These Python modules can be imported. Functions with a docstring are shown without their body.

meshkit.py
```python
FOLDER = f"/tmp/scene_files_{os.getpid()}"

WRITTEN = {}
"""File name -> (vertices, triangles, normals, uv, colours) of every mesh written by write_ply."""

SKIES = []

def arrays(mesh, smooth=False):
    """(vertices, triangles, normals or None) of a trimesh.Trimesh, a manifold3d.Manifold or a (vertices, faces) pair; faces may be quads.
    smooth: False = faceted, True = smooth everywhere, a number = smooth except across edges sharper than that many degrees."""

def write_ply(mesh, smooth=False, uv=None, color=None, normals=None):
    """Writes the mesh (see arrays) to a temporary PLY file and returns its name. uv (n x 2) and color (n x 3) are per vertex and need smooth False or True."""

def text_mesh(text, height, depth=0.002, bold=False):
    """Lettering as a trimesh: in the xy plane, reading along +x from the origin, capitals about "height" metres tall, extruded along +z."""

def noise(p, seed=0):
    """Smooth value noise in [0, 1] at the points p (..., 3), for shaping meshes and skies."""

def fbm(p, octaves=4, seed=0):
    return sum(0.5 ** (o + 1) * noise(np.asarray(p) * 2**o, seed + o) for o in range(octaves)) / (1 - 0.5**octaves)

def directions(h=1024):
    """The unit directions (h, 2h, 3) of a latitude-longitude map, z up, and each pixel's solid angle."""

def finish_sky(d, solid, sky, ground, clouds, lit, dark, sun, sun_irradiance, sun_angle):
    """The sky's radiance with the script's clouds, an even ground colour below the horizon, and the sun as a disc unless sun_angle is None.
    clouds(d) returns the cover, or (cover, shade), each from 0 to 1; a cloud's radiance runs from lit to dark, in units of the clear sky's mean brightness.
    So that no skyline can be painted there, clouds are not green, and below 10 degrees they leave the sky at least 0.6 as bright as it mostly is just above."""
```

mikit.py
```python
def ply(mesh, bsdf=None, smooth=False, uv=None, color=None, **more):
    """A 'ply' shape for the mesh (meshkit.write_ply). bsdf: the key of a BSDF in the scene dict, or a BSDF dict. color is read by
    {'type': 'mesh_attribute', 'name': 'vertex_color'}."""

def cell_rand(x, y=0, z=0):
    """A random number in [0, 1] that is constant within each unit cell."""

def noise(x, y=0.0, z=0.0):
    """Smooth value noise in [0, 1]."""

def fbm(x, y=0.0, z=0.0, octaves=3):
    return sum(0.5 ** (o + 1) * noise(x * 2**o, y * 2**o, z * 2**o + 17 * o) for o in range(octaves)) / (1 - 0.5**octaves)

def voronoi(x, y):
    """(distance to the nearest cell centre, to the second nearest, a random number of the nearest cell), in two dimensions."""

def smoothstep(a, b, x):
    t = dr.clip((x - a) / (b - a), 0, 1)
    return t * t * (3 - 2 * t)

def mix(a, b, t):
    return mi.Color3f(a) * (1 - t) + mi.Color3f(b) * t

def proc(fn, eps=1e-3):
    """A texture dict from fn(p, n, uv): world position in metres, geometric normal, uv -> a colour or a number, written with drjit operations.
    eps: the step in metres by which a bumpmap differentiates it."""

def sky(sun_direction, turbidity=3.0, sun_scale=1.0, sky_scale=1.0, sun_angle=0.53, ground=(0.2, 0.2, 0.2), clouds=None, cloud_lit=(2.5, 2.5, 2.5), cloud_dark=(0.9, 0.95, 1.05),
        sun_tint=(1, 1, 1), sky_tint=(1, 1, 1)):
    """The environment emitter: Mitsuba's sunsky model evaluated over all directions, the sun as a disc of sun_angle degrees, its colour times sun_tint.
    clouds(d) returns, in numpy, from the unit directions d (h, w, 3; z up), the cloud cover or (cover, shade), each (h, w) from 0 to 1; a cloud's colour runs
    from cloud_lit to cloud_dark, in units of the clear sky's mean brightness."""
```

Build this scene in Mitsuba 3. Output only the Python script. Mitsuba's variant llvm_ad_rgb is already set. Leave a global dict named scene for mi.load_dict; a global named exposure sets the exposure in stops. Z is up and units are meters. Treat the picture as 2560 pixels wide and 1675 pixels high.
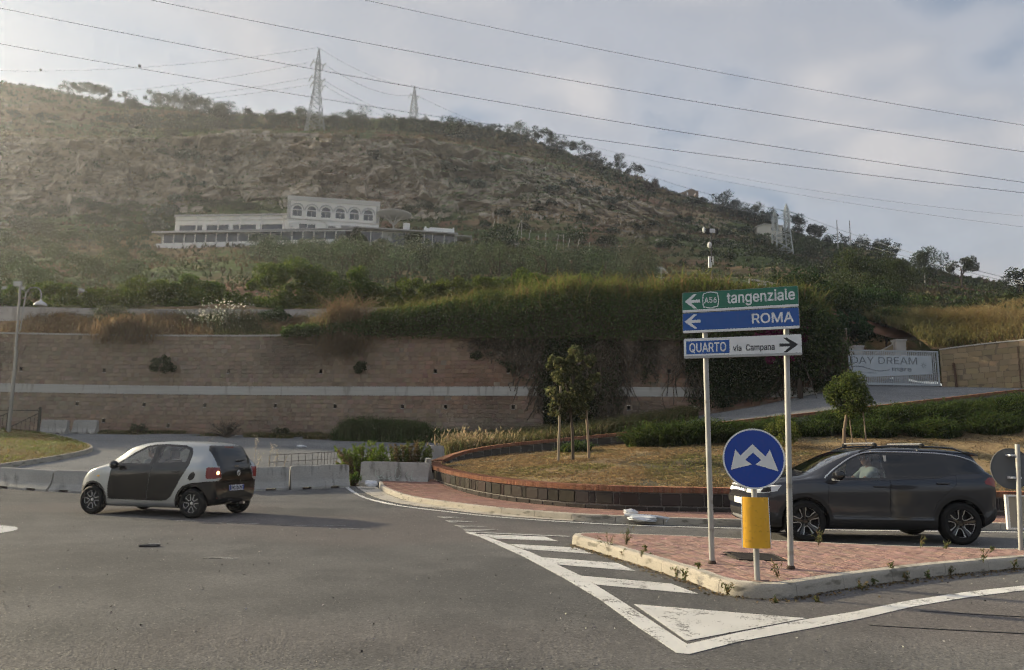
import math
import numpy as np, trimesh, manifold3d as m3, shapely.geometry as sg, mitsuba as mi
from scipy.interpolate import PchipInterpolator, CubicSpline
from scipy.spatial import cKDTree
import meshkit, mikit
from mikit import noise, fbm, voronoi, cell_rand, smoothstep, mix
import drjit as dr

T = mi.ScalarTransform4f
scene, labels = {}, {}
pi = math.pi

# ------------------------------------------------------------------ camera, sky, exposure
PITCH, ROLL = 0.15, 0.015
fwd = np.array([0, math.cos(PITCH), math.sin(PITCH)])
up0 = np.array([0, -math.sin(PITCH), math.cos(PITCH)])
up = math.cos(ROLL) * up0 - math.sin(ROLL) * np.array([1.0, 0, 0])
EYE = np.array([0, 0, 1.5])
scene['camera'] = {'type': 'perspective', 'fov': 68.5, 'fov_axis': 'x', 'near_clip': 0.05, 'far_clip': 5000.0,
                   'to_world': T().look_at(origin=EYE.tolist(), target=(EYE + fwd).tolist(), up=up.tolist()),
                   'medium': {'type': 'ref', 'id': 'air'}}
exposure = 2.35
SUN = np.array([-0.84, 0.40, 0.34])


def clouds(d):
    x, y, z = d[..., 0], d[..., 1], np.maximum(d[..., 2], 0.02)
    k = 1.0 / (z + 0.16)
    u, v = x * k, y * k
    p = np.stack([u * 0.75 + 5.3, v * 0.75 + 2.2, 0 * z + 0.5], -1)
    warp = meshkit.fbm(p * 1.9 + 11, 3, 31)[..., None] - 0.5
    big = meshkit.fbm(p * 1.5 + warp * 1.2, 5, 5)
    small = meshkit.fbm(p * 6.0 + warp * 2.0 + 7, 5, 9)
    f = 0.72 * big + 0.28 * small
    body = np.clip((f - 0.44) / 0.20, 0, 1)
    cover = 0.52 + 0.42 * body
    rim = np.exp(-((f - 0.50) / 0.035) ** 2)
    shade = np.clip(0.95 - 0.75 * body - 0.45 * rim + 2.0 * (meshkit.fbm(p * 2.6 + 31, 4, 21) - 0.45) * body, 0, 1)
    sun = SUN / np.linalg.norm(SUN)
    near = np.clip((d @ sun - 0.66) / 0.34, 0, 1)
    return np.clip(cover * (1 - 0.3 * near) + 0.30 * near, 0, 0.97), shade * (1 - near)


scene['sky'] = mikit.sky(SUN.tolist(), turbidity=3.5, sun_scale=1.5, sky_scale=1.0, sun_angle=2.2, ground=(0.12, 0.115, 0.11),
                         clouds=clouds, cloud_lit=(1.72, 1.69, 1.74), cloud_dark=(0.84, 0.94, 1.13),
                         sun_tint=(0.80, 0.93, 1.12), sky_tint=(0.98, 1.0, 1.06))


# ------------------------------------------------------------------ helpers
def lin(r, g, b):
    return tuple(((c / 255) / 12.92 if c <= 10 else ((c / 255 + 0.055) / 1.055) ** 2.4) for c in (r, g, b))


def rgb(*c):
    return {'type': 'rgb', 'value': [float(v) for v in c]}


def bsdf(key, **kw):
    scene[key] = {'type': 'twosided', 'bsdf': kw} if kw['type'] in ('principled', 'diffuse', 'roughplastic', 'roughconductor') and kw.get('spec_trans') is None else kw
    return key


# the colour of a mesh's vertices travels in its texture coordinates, so that meshes of one material can be joined


def unpack(p, n, uv):
    r = dr.floor(uv.x)
    return mi.Color3f(r / 1000.0, (uv.x - r - 0.05) / 0.9, uv.y)


def pack(c):
    c = np.clip(np.asarray(c, float), 0.001, 0.999)
    return np.stack([np.floor(c[:, 0] * 1000) + 0.05 + 0.9 * c[:, 1], c[:, 2]], 1)


VC = mikit.proc(unpack)
bsdf('matte', type='principled', base_color=VC, roughness=0.85, specular=0.25)
bsdf('satin', type='principled', base_color=VC, roughness=0.38, specular=0.5)
bsdf('gloss', type='principled', base_color=VC, roughness=0.22, specular=0.5, clearcoat=1.0, clearcoat_gloss=0.97)
bsdf('metal', type='principled', base_color=VC, roughness=0.33, metallic=0.9)
bsdf('galvanised', type='principled', base_color=VC, roughness=0.48, metallic=0.55)
scene['leaf'] = {'type': 'principledthin', 'base_color': VC, 'roughness': 0.5, 'diff_trans': 1.0, 'spec_trans': 0.0}
scene['dry_leaf'] = {'type': 'principledthin', 'base_color': VC, 'roughness': 0.7, 'diff_trans': 0.3, 'spec_trans': 0.0}
scene['window_pane'] = {'type': 'thindielectric', 'int_ior': 1.55, 'specular_transmittance': rgb(.50, .54, .54)}

USED = {}


def nm(base):
    """the next free key of this kind"""
    n = USED.get(base, 0)
    USED[base] = n + 1
    return base if n == 0 else f'{base}_{n:03d}'


def tri(mesh):
    if isinstance(mesh, trimesh.Trimesh):
        return mesh
    v, f, _ = meshkit.arrays(mesh)
    return trimesh.Trimesh(v, f, process=False)


def shape(mesh, mat='matte', col=None, smooth=False):
    """a shape dict; col: one colour or one per vertex (then the mesh must be an array pair)"""
    if col is None:
        return mikit.ply(mesh, mat, smooth=smooth)
    col = np.asarray(col, float)
    if smooth is not False and smooth is not True:
        m = tri(mesh)
        mesh = trimesh.graph.smooth_shade(m, angle=np.radians(smooth), facet_minarea=None)
        smooth = True
    v, f, _ = meshkit.arrays(mesh)
    c = np.tile(col, (len(v), 1)) if col.ndim == 1 else col
    return mikit.ply((v, f), mat, smooth=smooth, uv=pack(c))


def put(key, mesh, mat='matte', col=None, smooth=False, at=None, label=None, cat=None, group=None, kind=None):
    d = mesh if isinstance(mesh, dict) else shape(mesh, mat, col, smooth)
    if at is not None:
        d = {**d, 'to_world': at}
    scene[key] = d
    tag(key, label, cat, group, kind)
    return key


def tag(key, label=None, cat=None, group=None, kind=None):
    e = {k: v for k, v in (('label', label), ('category', cat), ('group', group), ('kind', kind)) if v}
    if e:
        labels[key] = e
    return key


def part(parent, name, mesh, mat='matte', col=None, smooth=False, at=None, label=None, kind=None):
    key = nm(parent + '__' + name)
    return put(key, mesh, mat, col, smooth, at, label, None, None, kind)


ORD = ['first', 'second', 'third', 'fourth', 'fifth', 'sixth', 'seventh', 'eighth', 'ninth', 'tenth', 'eleventh', 'twelfth', 'thirteenth', 'fourteenth', 'fifteenth',
       'sixteenth', 'seventeenth', 'eighteenth', 'nineteenth', 'twentieth']


TENS = {2: ('twentieth', 'twenty-'), 3: ('thirtieth', 'thirty-'), 4: ('fortieth', 'forty-'), 5: ('fiftieth', 'fifty-'), 6: ('sixtieth', 'sixty-')}


def nth(i):
    if i < 20:
        return ORD[i]
    t, u = divmod(i + 1, 10)
    return TENS[t][0] if u == 0 else TENS[t][1] + ORD[u - 1]


def cat(*ms):
    return trimesh.util.concatenate([tri(m) for m in ms])


def box(x0, x1, y0, y1, z0, z1):
    m = trimesh.creation.box((x1 - x0, y1 - y0, z1 - z0))
    m.apply_translation(((x0 + x1) / 2, (y0 + y1) / 2, (z0 + z1) / 2))
    return m


def bev(sx, sy, sz, b):
    """a box of this size round the origin with chamfered edges"""
    b = min(b, sx * .3, sy * .3, sz * .3)
    pts = []
    for a in (-1, 1):
        for c in (-1, 1):
            for e in (-1, 1):
                pts += [(a * sx / 2, c * (sy / 2 - b), e * (sz / 2 - b)), (a * (sx / 2 - b), c * sy / 2, e * (sz / 2 - b)), (a * (sx / 2 - b), c * (sy / 2 - b), e * sz / 2)]
    return trimesh.convex.convex_hull(np.array(pts))


def tube(path, r, n=8, cap=True):
    """a tube along a polyline; r: a number or one per point"""
    p = np.asarray(path, float)
    r = np.broadcast_to(np.asarray(r, float), (len(p),))
    t = np.gradient(p, axis=0)
    t /= np.linalg.norm(t, axis=1, keepdims=True) + 1e-12
    ref = np.array([0, 0, 1.0]) if abs(t[:, 2]).mean() < 0.8 else np.array([1.0, 0, 0])
    a = np.cross(t, ref)
    a /= np.linalg.norm(a, axis=1, keepdims=True) + 1e-12
    b = np.cross(t, a)
    an = np.arange(n) * 2 * pi / n
    v = p[:, None] + r[:, None, None] * (np.cos(an)[None, :, None] * a[:, None] + np.sin(an)[None, :, None] * b[:, None])
    v = v.reshape(-1, 3)
    f = []
    for i in range(len(p) - 1):
        for j in range(n):
            k = (j + 1) % n
            f += [(i * n + j, (i + 1) * n + j, (i + 1) * n + k), (i * n + j, (i + 1) * n + k, i * n + k)]
    if cap:
        e = (len(p) - 1) * n
        for j in range(1, n - 1):
            f += [(0, j, j + 1), (e, e + j + 1, e + j)]
    f = np.array(f)[:, ::-1]
    return trimesh.Trimesh(v, f, process=False)


def prism(poly, z0, z1):
    """polygon (x, y) extruded in z"""
    g = poly if isinstance(poly, (sg.Polygon, sg.MultiPolygon)) else sg.Polygon(poly)
    g = g.buffer(0)
    ms = []
    for q in getattr(g, 'geoms', [g]):
        m = trimesh.creation.extrude_polygon(q, z1 - z0, engine='earcut')
        m.apply_translation((0, 0, z0))
        ms.append(m)
    return trimesh.util.concatenate(ms)


def lathe(prof, n=32):
    """(radius, height) profile turned about z"""
    return trimesh.creation.revolve(np.asarray(prof, float), sections=n)


def sheet(rows):
    """a grid of points (n, m, 3) as a mesh"""
    g = np.asarray(rows, float)
    n, m = g.shape[:2]
    i, j = np.meshgrid(np.arange(n - 1), np.arange(m - 1), indexing='ij')
    a = (i * m + j).ravel()
    f = np.concatenate([np.stack([a, a + m, a + m + 1], 1), np.stack([a, a + m + 1, a + 1], 1)])
    return trimesh.Trimesh(g.reshape(-1, 3), f, process=False)


def resample(path, step):
    p = np.asarray(path, float)
    s = np.r_[0, np.cumsum(np.linalg.norm(np.diff(p, axis=0), axis=1))]
    n = max(2, int(round(s[-1] / step)) + 1)
    q = np.linspace(0, s[-1], n)
    return np.stack([np.interp(q, s, p[:, k]) for k in range(p.shape[1])], 1)


def curve(path, step=0.25):
    """a smooth line through the points, evenly spaced"""
    p = np.asarray(path, float)
    s = np.r_[0, np.cumsum(np.linalg.norm(np.diff(p, axis=0), axis=1))]
    f = PchipInterpolator(s, p)
    return resample(f(np.linspace(0, s[-1], 600)), step)


def normals2(p):
    """left-hand normals of a plan line"""
    t = np.gradient(p[:, :2], axis=0)
    t /= np.linalg.norm(t, axis=1, keepdims=True)
    return np.stack([-t[:, 1], t[:, 0]], 1)


def place(x, y, z, yaw=0, sx=1, sy=1, sz=1):
    c, s = math.cos(yaw), math.sin(yaw)
    return T([[c * sx, -s * sy, 0, x], [s * sx, c * sy, 0, y], [0, 0, sz, z], [0, 0, 0, 1]])


# ------------------------------------------------------------------ foliage
def rotframes(n, rng, updir=None, spread=1.0):
    d = rng.normal(size=(n, 3))
    if updir is not None:
        d = d * spread + np.asarray(updir)
    d /= np.linalg.norm(d, axis=1, keepdims=True)
    e = np.cross(d, rng.normal(size=(n, 3)))
    e /= np.linalg.norm(e, axis=1, keepdims=True) + 1e-9
    return d, e


def leaves(c, size, rng, col, var=0.25, aspect=0.5, direc=None, spread=1.0, hue=0.08):
    """one folded kite-shaped leaf at each point: (vertices, faces, colours)"""
    c = np.asarray(c, float)
    n = len(c)
    d, e = rotframes(n, rng, direc, spread)
    nn = np.cross(d, e)
    s = (np.broadcast_to(size, (n,)) * rng.uniform(0.65, 1.3, n))[:, None]
    w = s * aspect * 0.5
    v = np.stack([c - d * s * .5, c + e * w + nn * w * .25, c + d * s * .5, c - e * w + nn * w * .25], 1).reshape(-1, 3)
    k = np.arange(n)[:, None] * 4
    f = np.concatenate([k + [0, 1, 2], k + [0, 2, 3]])
    col = np.asarray(col, float)
    base = col if col.ndim == 2 else np.tile(col, (n, 1))
    cc = base * rng.uniform(1 - var, 1 + var, (n, 1)) * (1 + rng.uniform(-hue, hue, (n, 3)))
    return v, f, np.repeat(np.clip(cc, 0.003, .9), 4, axis=0)


def blades(c, h, rng, col, var=0.25, width=0.02, lean=0.35, bend=0.4, tip=None):
    """grass blades from the points c: bent strips of two segments"""
    c = np.asarray(c, float)
    n = len(c)
    h = (np.broadcast_to(h, (n,)) * rng.uniform(0.6, 1.25, n))[:, None]
    a = rng.uniform(0, 2 * pi, n)
    out = np.stack([np.cos(a), np.sin(a), 0 * a], 1)
    b = a + pi / 2 + rng.uniform(-.6, .6, n)
    side = np.stack([np.cos(b), np.sin(b), 0 * b], 1) * (width * rng.uniform(.6, 1.4, n))[:, None] * .5
    l1 = out * (lean * rng.uniform(0, 1, n))[:, None]
    mid = c + (l1 + [0, 0, 1]) * h * .55
    end = c + (l1 * 2 + out * (bend * rng.uniform(0, 1, n))[:, None]) * h + np.array([0, 0, 1]) * h * (1 - .3 * rng.uniform(0, 1, (n, 1)))
    v = np.stack([c - side, c + side, mid - side * .8, mid + side * .8, end], 1).reshape(-1, 3)
    k = np.arange(n)[:, None] * 5
    f = np.concatenate([k + [0, 1, 3], k + [0, 3, 2], k + [2, 3, 4]])
    col = np.asarray(col, float)
    base = col if col.ndim == 2 else np.tile(col, (n, 1))
    cc = base * rng.uniform(1 - var, 1 + var, (n, 1)) * (1 + rng.uniform(-.08, .08, (n, 3)))
    cc = np.repeat(cc, 5, axis=0)
    return v, f, np.clip(cc, .003, .9)


def join(*vfc):
    vs, fs, cs, o = [], [], [], 0
    for v, f, c in vfc:
        vs.append(v); fs.append(f + o); cs.append(c); o += len(v)
    return np.vstack(vs), np.vstack(fs), np.vstack(cs)


def putvfc(key, vfc, mat='leaf', **kw):
    return put(key, (vfc[0], vfc[1]), mat, vfc[2], False, **kw)


def in_ball(n, rng, hollow=0.0):
    d = rng.normal(size=(n, 3))
    d /= np.linalg.norm(d, axis=1, keepdims=True)
    return d * (hollow ** 3 + (1 - hollow ** 3) * rng.uniform(0, 1, (n, 1))) ** (1 / 3)


def crown_points(rx, ry, rz, n, clumps, rng, clump_r=0.3, floor=-0.85, hollow=0.55):
    """leaf positions: balls of leaves set round an ellipsoid's shell, with gaps between"""
    cl = in_ball(clumps * 3, rng, hollow)
    cl = cl[cl[:, 2] > floor][:clumps]
    sc = np.array([rx, ry, rz])
    cl = cl * sc * .8
    k = rng.integers(0, len(cl), n)
    rr = clump_r * rng.uniform(.6, 1.35, len(cl))
    p = cl[k] + in_ball(n, rng, .35) * rr[k][:, None] * (sc * .5 + sc.mean() * .5)
    return p, cl


def trunk_mesh(h, r, rng, lean=0.08, clumps=None, limbs=5, base=0.0):
    pts = [np.array([0, 0, -base])]
    dx = rng.normal(0, lean, 2)
    for i in range(1, 6):
        t = i / 5
        pts.append(np.array([dx[0] * h * t + rng.normal(0, .012) * h, dx[1] * h * t + rng.normal(0, .012) * h, h * t]))
    ms = [tube(pts, np.linspace(r, r * .45, 6), 7)]
    if clumps is not None:
        for j in range(min(limbs, len(clumps))):
            s = pts[rng.integers(2, 6)]
            e = clumps[j]
            m = (s + e) / 2 + np.array([0, 0, .06 * h])
            ms.append(tube([s, m, e], [r * .42, r * .28, r * .1], 5))
    return cat(*ms)


def plant(key, x, y, z, h, rx, rz, n, rng, leafcol, leaf=0.2, clumps=14, clump_r=.3, trunk=.12, aspect=.55, trunkcol=(.09, .07, .055), ry=None, bare=0.3, lean=.05, var=.3, mat='leaf', floor=-.85, direc=None, limbs=5, **kw):
    """tree or shrub: crown and trunk as parts; h: height of the crown's middle"""
    p, cl = crown_points(rx, ry or rx, rz, n, clumps, rng, clump_r, floor)
    tr = trunk_mesh(h, trunk, rng, lean, cl + [0, 0, h], limbs, bare)
    vfc = leaves(p + [x, y, z + h], leaf, rng, leafcol, var, aspect, direc)
    putvfc(key + '__crown', vfc, mat)
    tr.apply_translation((x, y, z))
    put(key + '__trunk', tr, 'matte', trunkcol, True)
    tag(key, **kw)
    return key


# ------------------------------------------------------------------ ground, road, terrain
def zr(y):
    """height of the road: level, then rising behind the barriers"""
    return PZ(np.clip(y, -300, 60))


PZ = PchipInterpolator([-300, 20, 22, 25, 28, 34, 40, 46, 60], [0, 0, .03, .2, .44, .95, 1.6, 2.15, 2.6])


def asphalt(scale, dark, light, red):
    def f(p, n, uv):
        big = fbm(p.x * .35 + 3, p.y * .35, 0, 3)
        mid = fbm(p.x * 1.9, p.y * 1.9 + 5, 1, 3)
        g1 = noise(p.x * 85, p.y * 85, 2.0)
        g2 = noise(p.x * 38 + 9, p.y * 38, 5.0)
        st = cell_rand(dr.floor(p.x * 70), dr.floor(p.y * 70), 3)
        c = mix(dark, light, smoothstep(.25, .75, .55 * big + .45 * mid))
        c = mix(c, red, smoothstep(.52, .72, fbm(p.x * .22 + 20, p.y * .22 + 7, 4, 2)) * .5)
        c = c * (.55 + .55 * g1 + .35 * g2)
        lane = fbm(p.x * .10 + p.y * .55 + 2, p.y * .12 - p.x * .05, 9, 3)
        c = c * (.86 + .30 * lane)
        c = mix(c, mi.Color3f(.22, .21, .19), smoothstep(.965, .995, st) * .75)
        return c
    return f


def asphalt_bump(p, n, uv):
    return .6 * noise(p.x * 70, p.y * 70, 1.0) + .4 * noise(p.x * 33, p.y * 33, 7.0)


def bumped(key, color, bump, scale, rough=.85, spec=.3, eps=2e-3):
    scene[key] = {'type': 'twosided', 'bsdf': {'type': 'bumpmap', 'arbitrary': mikit.proc(bump, eps), 'scale': scale,
                  'bsdf': {'type': 'principled', 'base_color': mikit.proc(color), 'roughness': rough, 'specular': spec}}}
    return key


bumped('asphalt', asphalt(1, (.070, .069, .068), (.118, .114, .110), (.125, .106, .100)), asphalt_bump, .008, .8, .4, 4e-3)
bumped('asphalt_old', asphalt(1, (.125, .128, .132), (.165, .168, .172), (.15, .15, .15)), asphalt_bump, .004, .85, .3, 4e-3)


def paint_col(p, n, uv):
    w = fbm(p.x * 6, p.y * 6, 0, 3)
    g = noise(p.x * 60, p.y * 60, 2.0)
    chip = smoothstep(.60, .72, .6 * w + .4 * g)
    c = mix((.62, .62, .60), (.46, .45, .43), fbm(p.x * 1.5, p.y * 1.5, 3, 2))
    return mix(c, (.12, .115, .11), chip * .8)


def faded_col(p, n, uv):
    g = noise(p.x * 55, p.y * 55, 2.0)
    w = fbm(p.x * 4, p.y * 4, 6, 3)
    return mix((.42, .41, .39), (.10, .097, .092), smoothstep(.38, .62, .5 * g + .5 * w))


bumped('road_paint', paint_col, asphalt_bump, .005, .7, .3, 4e-3)
bumped('worn_paint', faded_col, asphalt_bump, .005, .8, .3, 4e-3)


def concrete_col(p, n, uv):
    a = fbm(p.x * 1.7 + p.y * 1.1, p.y * 1.3, p.z * 2.5, 4)
    streak = fbm(p.x * 9 + p.y * 7, p.y * 2, p.z * .9, 3)
    pit = noise(p.x * 45, p.y * 45, p.z * 45)
    c = mix((.30, .29, .27), (.47, .46, .43), a)
    c = mix(c, (.085, .080, .070), smoothstep(.53, .72, .55 * streak + .45 * a) * .75)
    return c * (.82 + .3 * pit)


def concrete_bump(p, n, uv):
    return fbm(p.x * 14, p.y * 14, p.z * 14, 3)


bumped('concrete', concrete_col, concrete_bump, .012, .9, .2, 4e-3)


def kerb_col(p, n, uv):
    a = fbm(p.x * 3.1, p.y * 3.1, p.z * 3.1, 4)
    pit = noise(p.x * 80, p.y * 80, p.z * 80)
    c = mix((.33, .30, .255), (.47, .435, .375), a)
    blot = fbm(p.x * 5 + 8, p.y * 5, p.z * 12, 3)
    c = mix(c, (.15, .14, .115), smoothstep(.56, .74, blot) * .8)
    return c * (.84 + .28 * pit)


bumped('kerb_stone', kerb_col, concrete_bump, .01, .9, .2, 4e-3)

# far ground sheet
put('ground', sheet([[(x, y, -.35) for x in np.linspace(-2500, 2500, 11)] for y in np.linspace(-2500, 2500, 11)]), 'matte', (.16, .14, .10), label='flat open ground round the junction', kind='structure')

XB = np.array([-80, -30, -16, -12, -8.4, -6.6, -4.5, -3, 10, 80.])
YB = np.array([24.5, 23.6, 23.3, 22.8, 24.6, 26., 28.0, 28.6, 29, 29.])
xs = np.r_[np.linspace(-80, -20, 16), np.linspace(-18, 14, 33), np.linspace(18, 80, 14)]
yb = np.interp(xs, XB, YB)
rows = []
for t in np.r_[np.linspace(0, .6, 10)[:-1], np.linspace(.6, 1, 40)]:
    y = -80 + (yb + 80) * t
    rows.append(np.stack([xs, y, zr(y)], 1))
put('road', sheet(rows), 'asphalt', smooth=True, label='dark asphalt junction with white markings in the foreground', kind='structure')
rows = []
for t in np.linspace(0, 1, 34):
    y = yb + (60 - yb) * t
    rows.append(np.stack([xs, y, zr(y) - .001], 1))
put('side_road', sheet(rows), 'asphalt_old', smooth=True, label='worn grey side road climbing behind the concrete barriers', kind='structure')


def flat(poly, z=.004, step=None):
    m = prism(poly, 0, .003)
    v = np.array(m.vertices)
    v[:, 2] += zr(v[:, 1]) + z - .001
    return trimesh.Trimesh(v, m.faces, process=False)


def ribbon(path, w, taper0=1, taper1=1):
    p = curve(path, .3)
    n = normals2(p)
    k = np.linspace(taper0, taper1, len(p))[:, None] if (taper0 != 1 or taper1 != 1) else 1
    return np.vstack([p[:, :2] + n * w / 2 * k, (p[:, :2] - n * w / 2 * k)[::-1]])


# white markings
L1U = [(-.74, 13.97), (-.37, 13.23), (.34, 11.32), (.87, 9.36), (1.17, 7.69), (1.41, 6.19)]
L1D = [(-.79, 13.86), (-.5, 13.21), (.20, 10.94), (.66, 9.14), (.93, 7.92), (1.12, 6.73), (1.27, 5.93)]
L2U = [(1.93, 6.6), (2.64, 7.1), (3.3, 7.5), (4.17, 8.12), (5.15, 8.70), (5.98, 9.10), (8, 9.9), (11, 10.7), (16, 11.4)]
L2D = [(1.36, 5.90), (1.84, 6.29), (2.44, 6.68), (3.23, 7.2), (4.03, 7.80), (4.94, 8.36), (5.8, 8.80), (8, 9.65), (11, 10.46), (16, 11.2)]
roadm = lambda name, poly, mat='road_paint', z=.004: part('road', name, flat(poly, z), mat)
roadm('chevron_outline', L1U + L2U + L2D[::-1] + L1D[::-1])
for q in ([(-.54, 13.62), (.62, 13.36), (.81, 12.76), (-.2, 13.0)], [(.02, 12.29), (1.03, 11.97), (1.24, 11.27), (.23, 11.71)],
          [(.46, 10.86), (1.46, 10.43), (1.6, 9.77), (.61, 10.24)], [(.86, 9.36), (1.86, 8.9), (2.03, 8.29), (.99, 8.77)], [(1.24, 7.71), (2.73, 7.19), (1.43, 6.3)]):
    roadm('chevron_stripe', q)
roadm('thin_line', [(-.70, 13.92), (1.05, 13.47), (1.05, 13.38), (-.66, 13.80)], z=.008)
for q in ([(-1.59, 16.9), (-.96, 16.84), (-1.38, 16.52)], [(-1.35, 16.1), (-.66, 15.9), (-1.18, 15.6)], [(-1.08, 15.12), (-.43, 14.97), (-.91, 14.66)], [(-.87, 14.47), (-.18, 14.38), (-.77, 14.0)]):
    roadm('faded_stripe', q, 'worn_paint')
EL = [(-5.3, 24.9), (-4.22, 22.29), (-3.25, 20.47), (-2.32, 19.17), (-1.53, 18.31), (-.46, 17.2), (.49, 16.52), (1.38, 16.04), (2.24, 15.7), (3.6, 15.42), (5.0, 15.3), (7, 15.28), (9, 15.34), (11, 15.45), (16, 15.7), (24, 16.2)]
roadm('edge_line', ribbon(EL, .12))
roadm('rounded_marking', sg.Point(-9.4, 12.85).buffer(1.05).intersection(sg.box(-12, 11.6, -7.6, 14.1)))
for x, y, L, a in ((-4.4, 14.6, 1.3, .03), (-5.9, 14.75, 1.1, .02), (-3.3, 14.15, .8, -.05), (-4.05, 10.3, .45, .04), (-6.6, 15.1, .5, 0)):
    roadm('worn_dash', [(x, y), (x + L, y + a * L), (x + L, y + a * L + .06), (x, y + .05)], 'worn_paint')
# tyre skid marks and a tar seam near the lower right
scene['skid'] = {'type': 'twosided', 'bsdf': {'type': 'principled', 'base_color': rgb(.038, .037, .036), 'roughness': .8}}
for pth, w in (([(4.0, 7.6), (5.2, 7.35), (7, 7.2)], .05), ([(3.2, 6.95), (4.6, 6.7), (6.5, 6.5)], .06)):
    roadm('skid_mark', ribbon(pth, w, .2, 1), 'skid')

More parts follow.
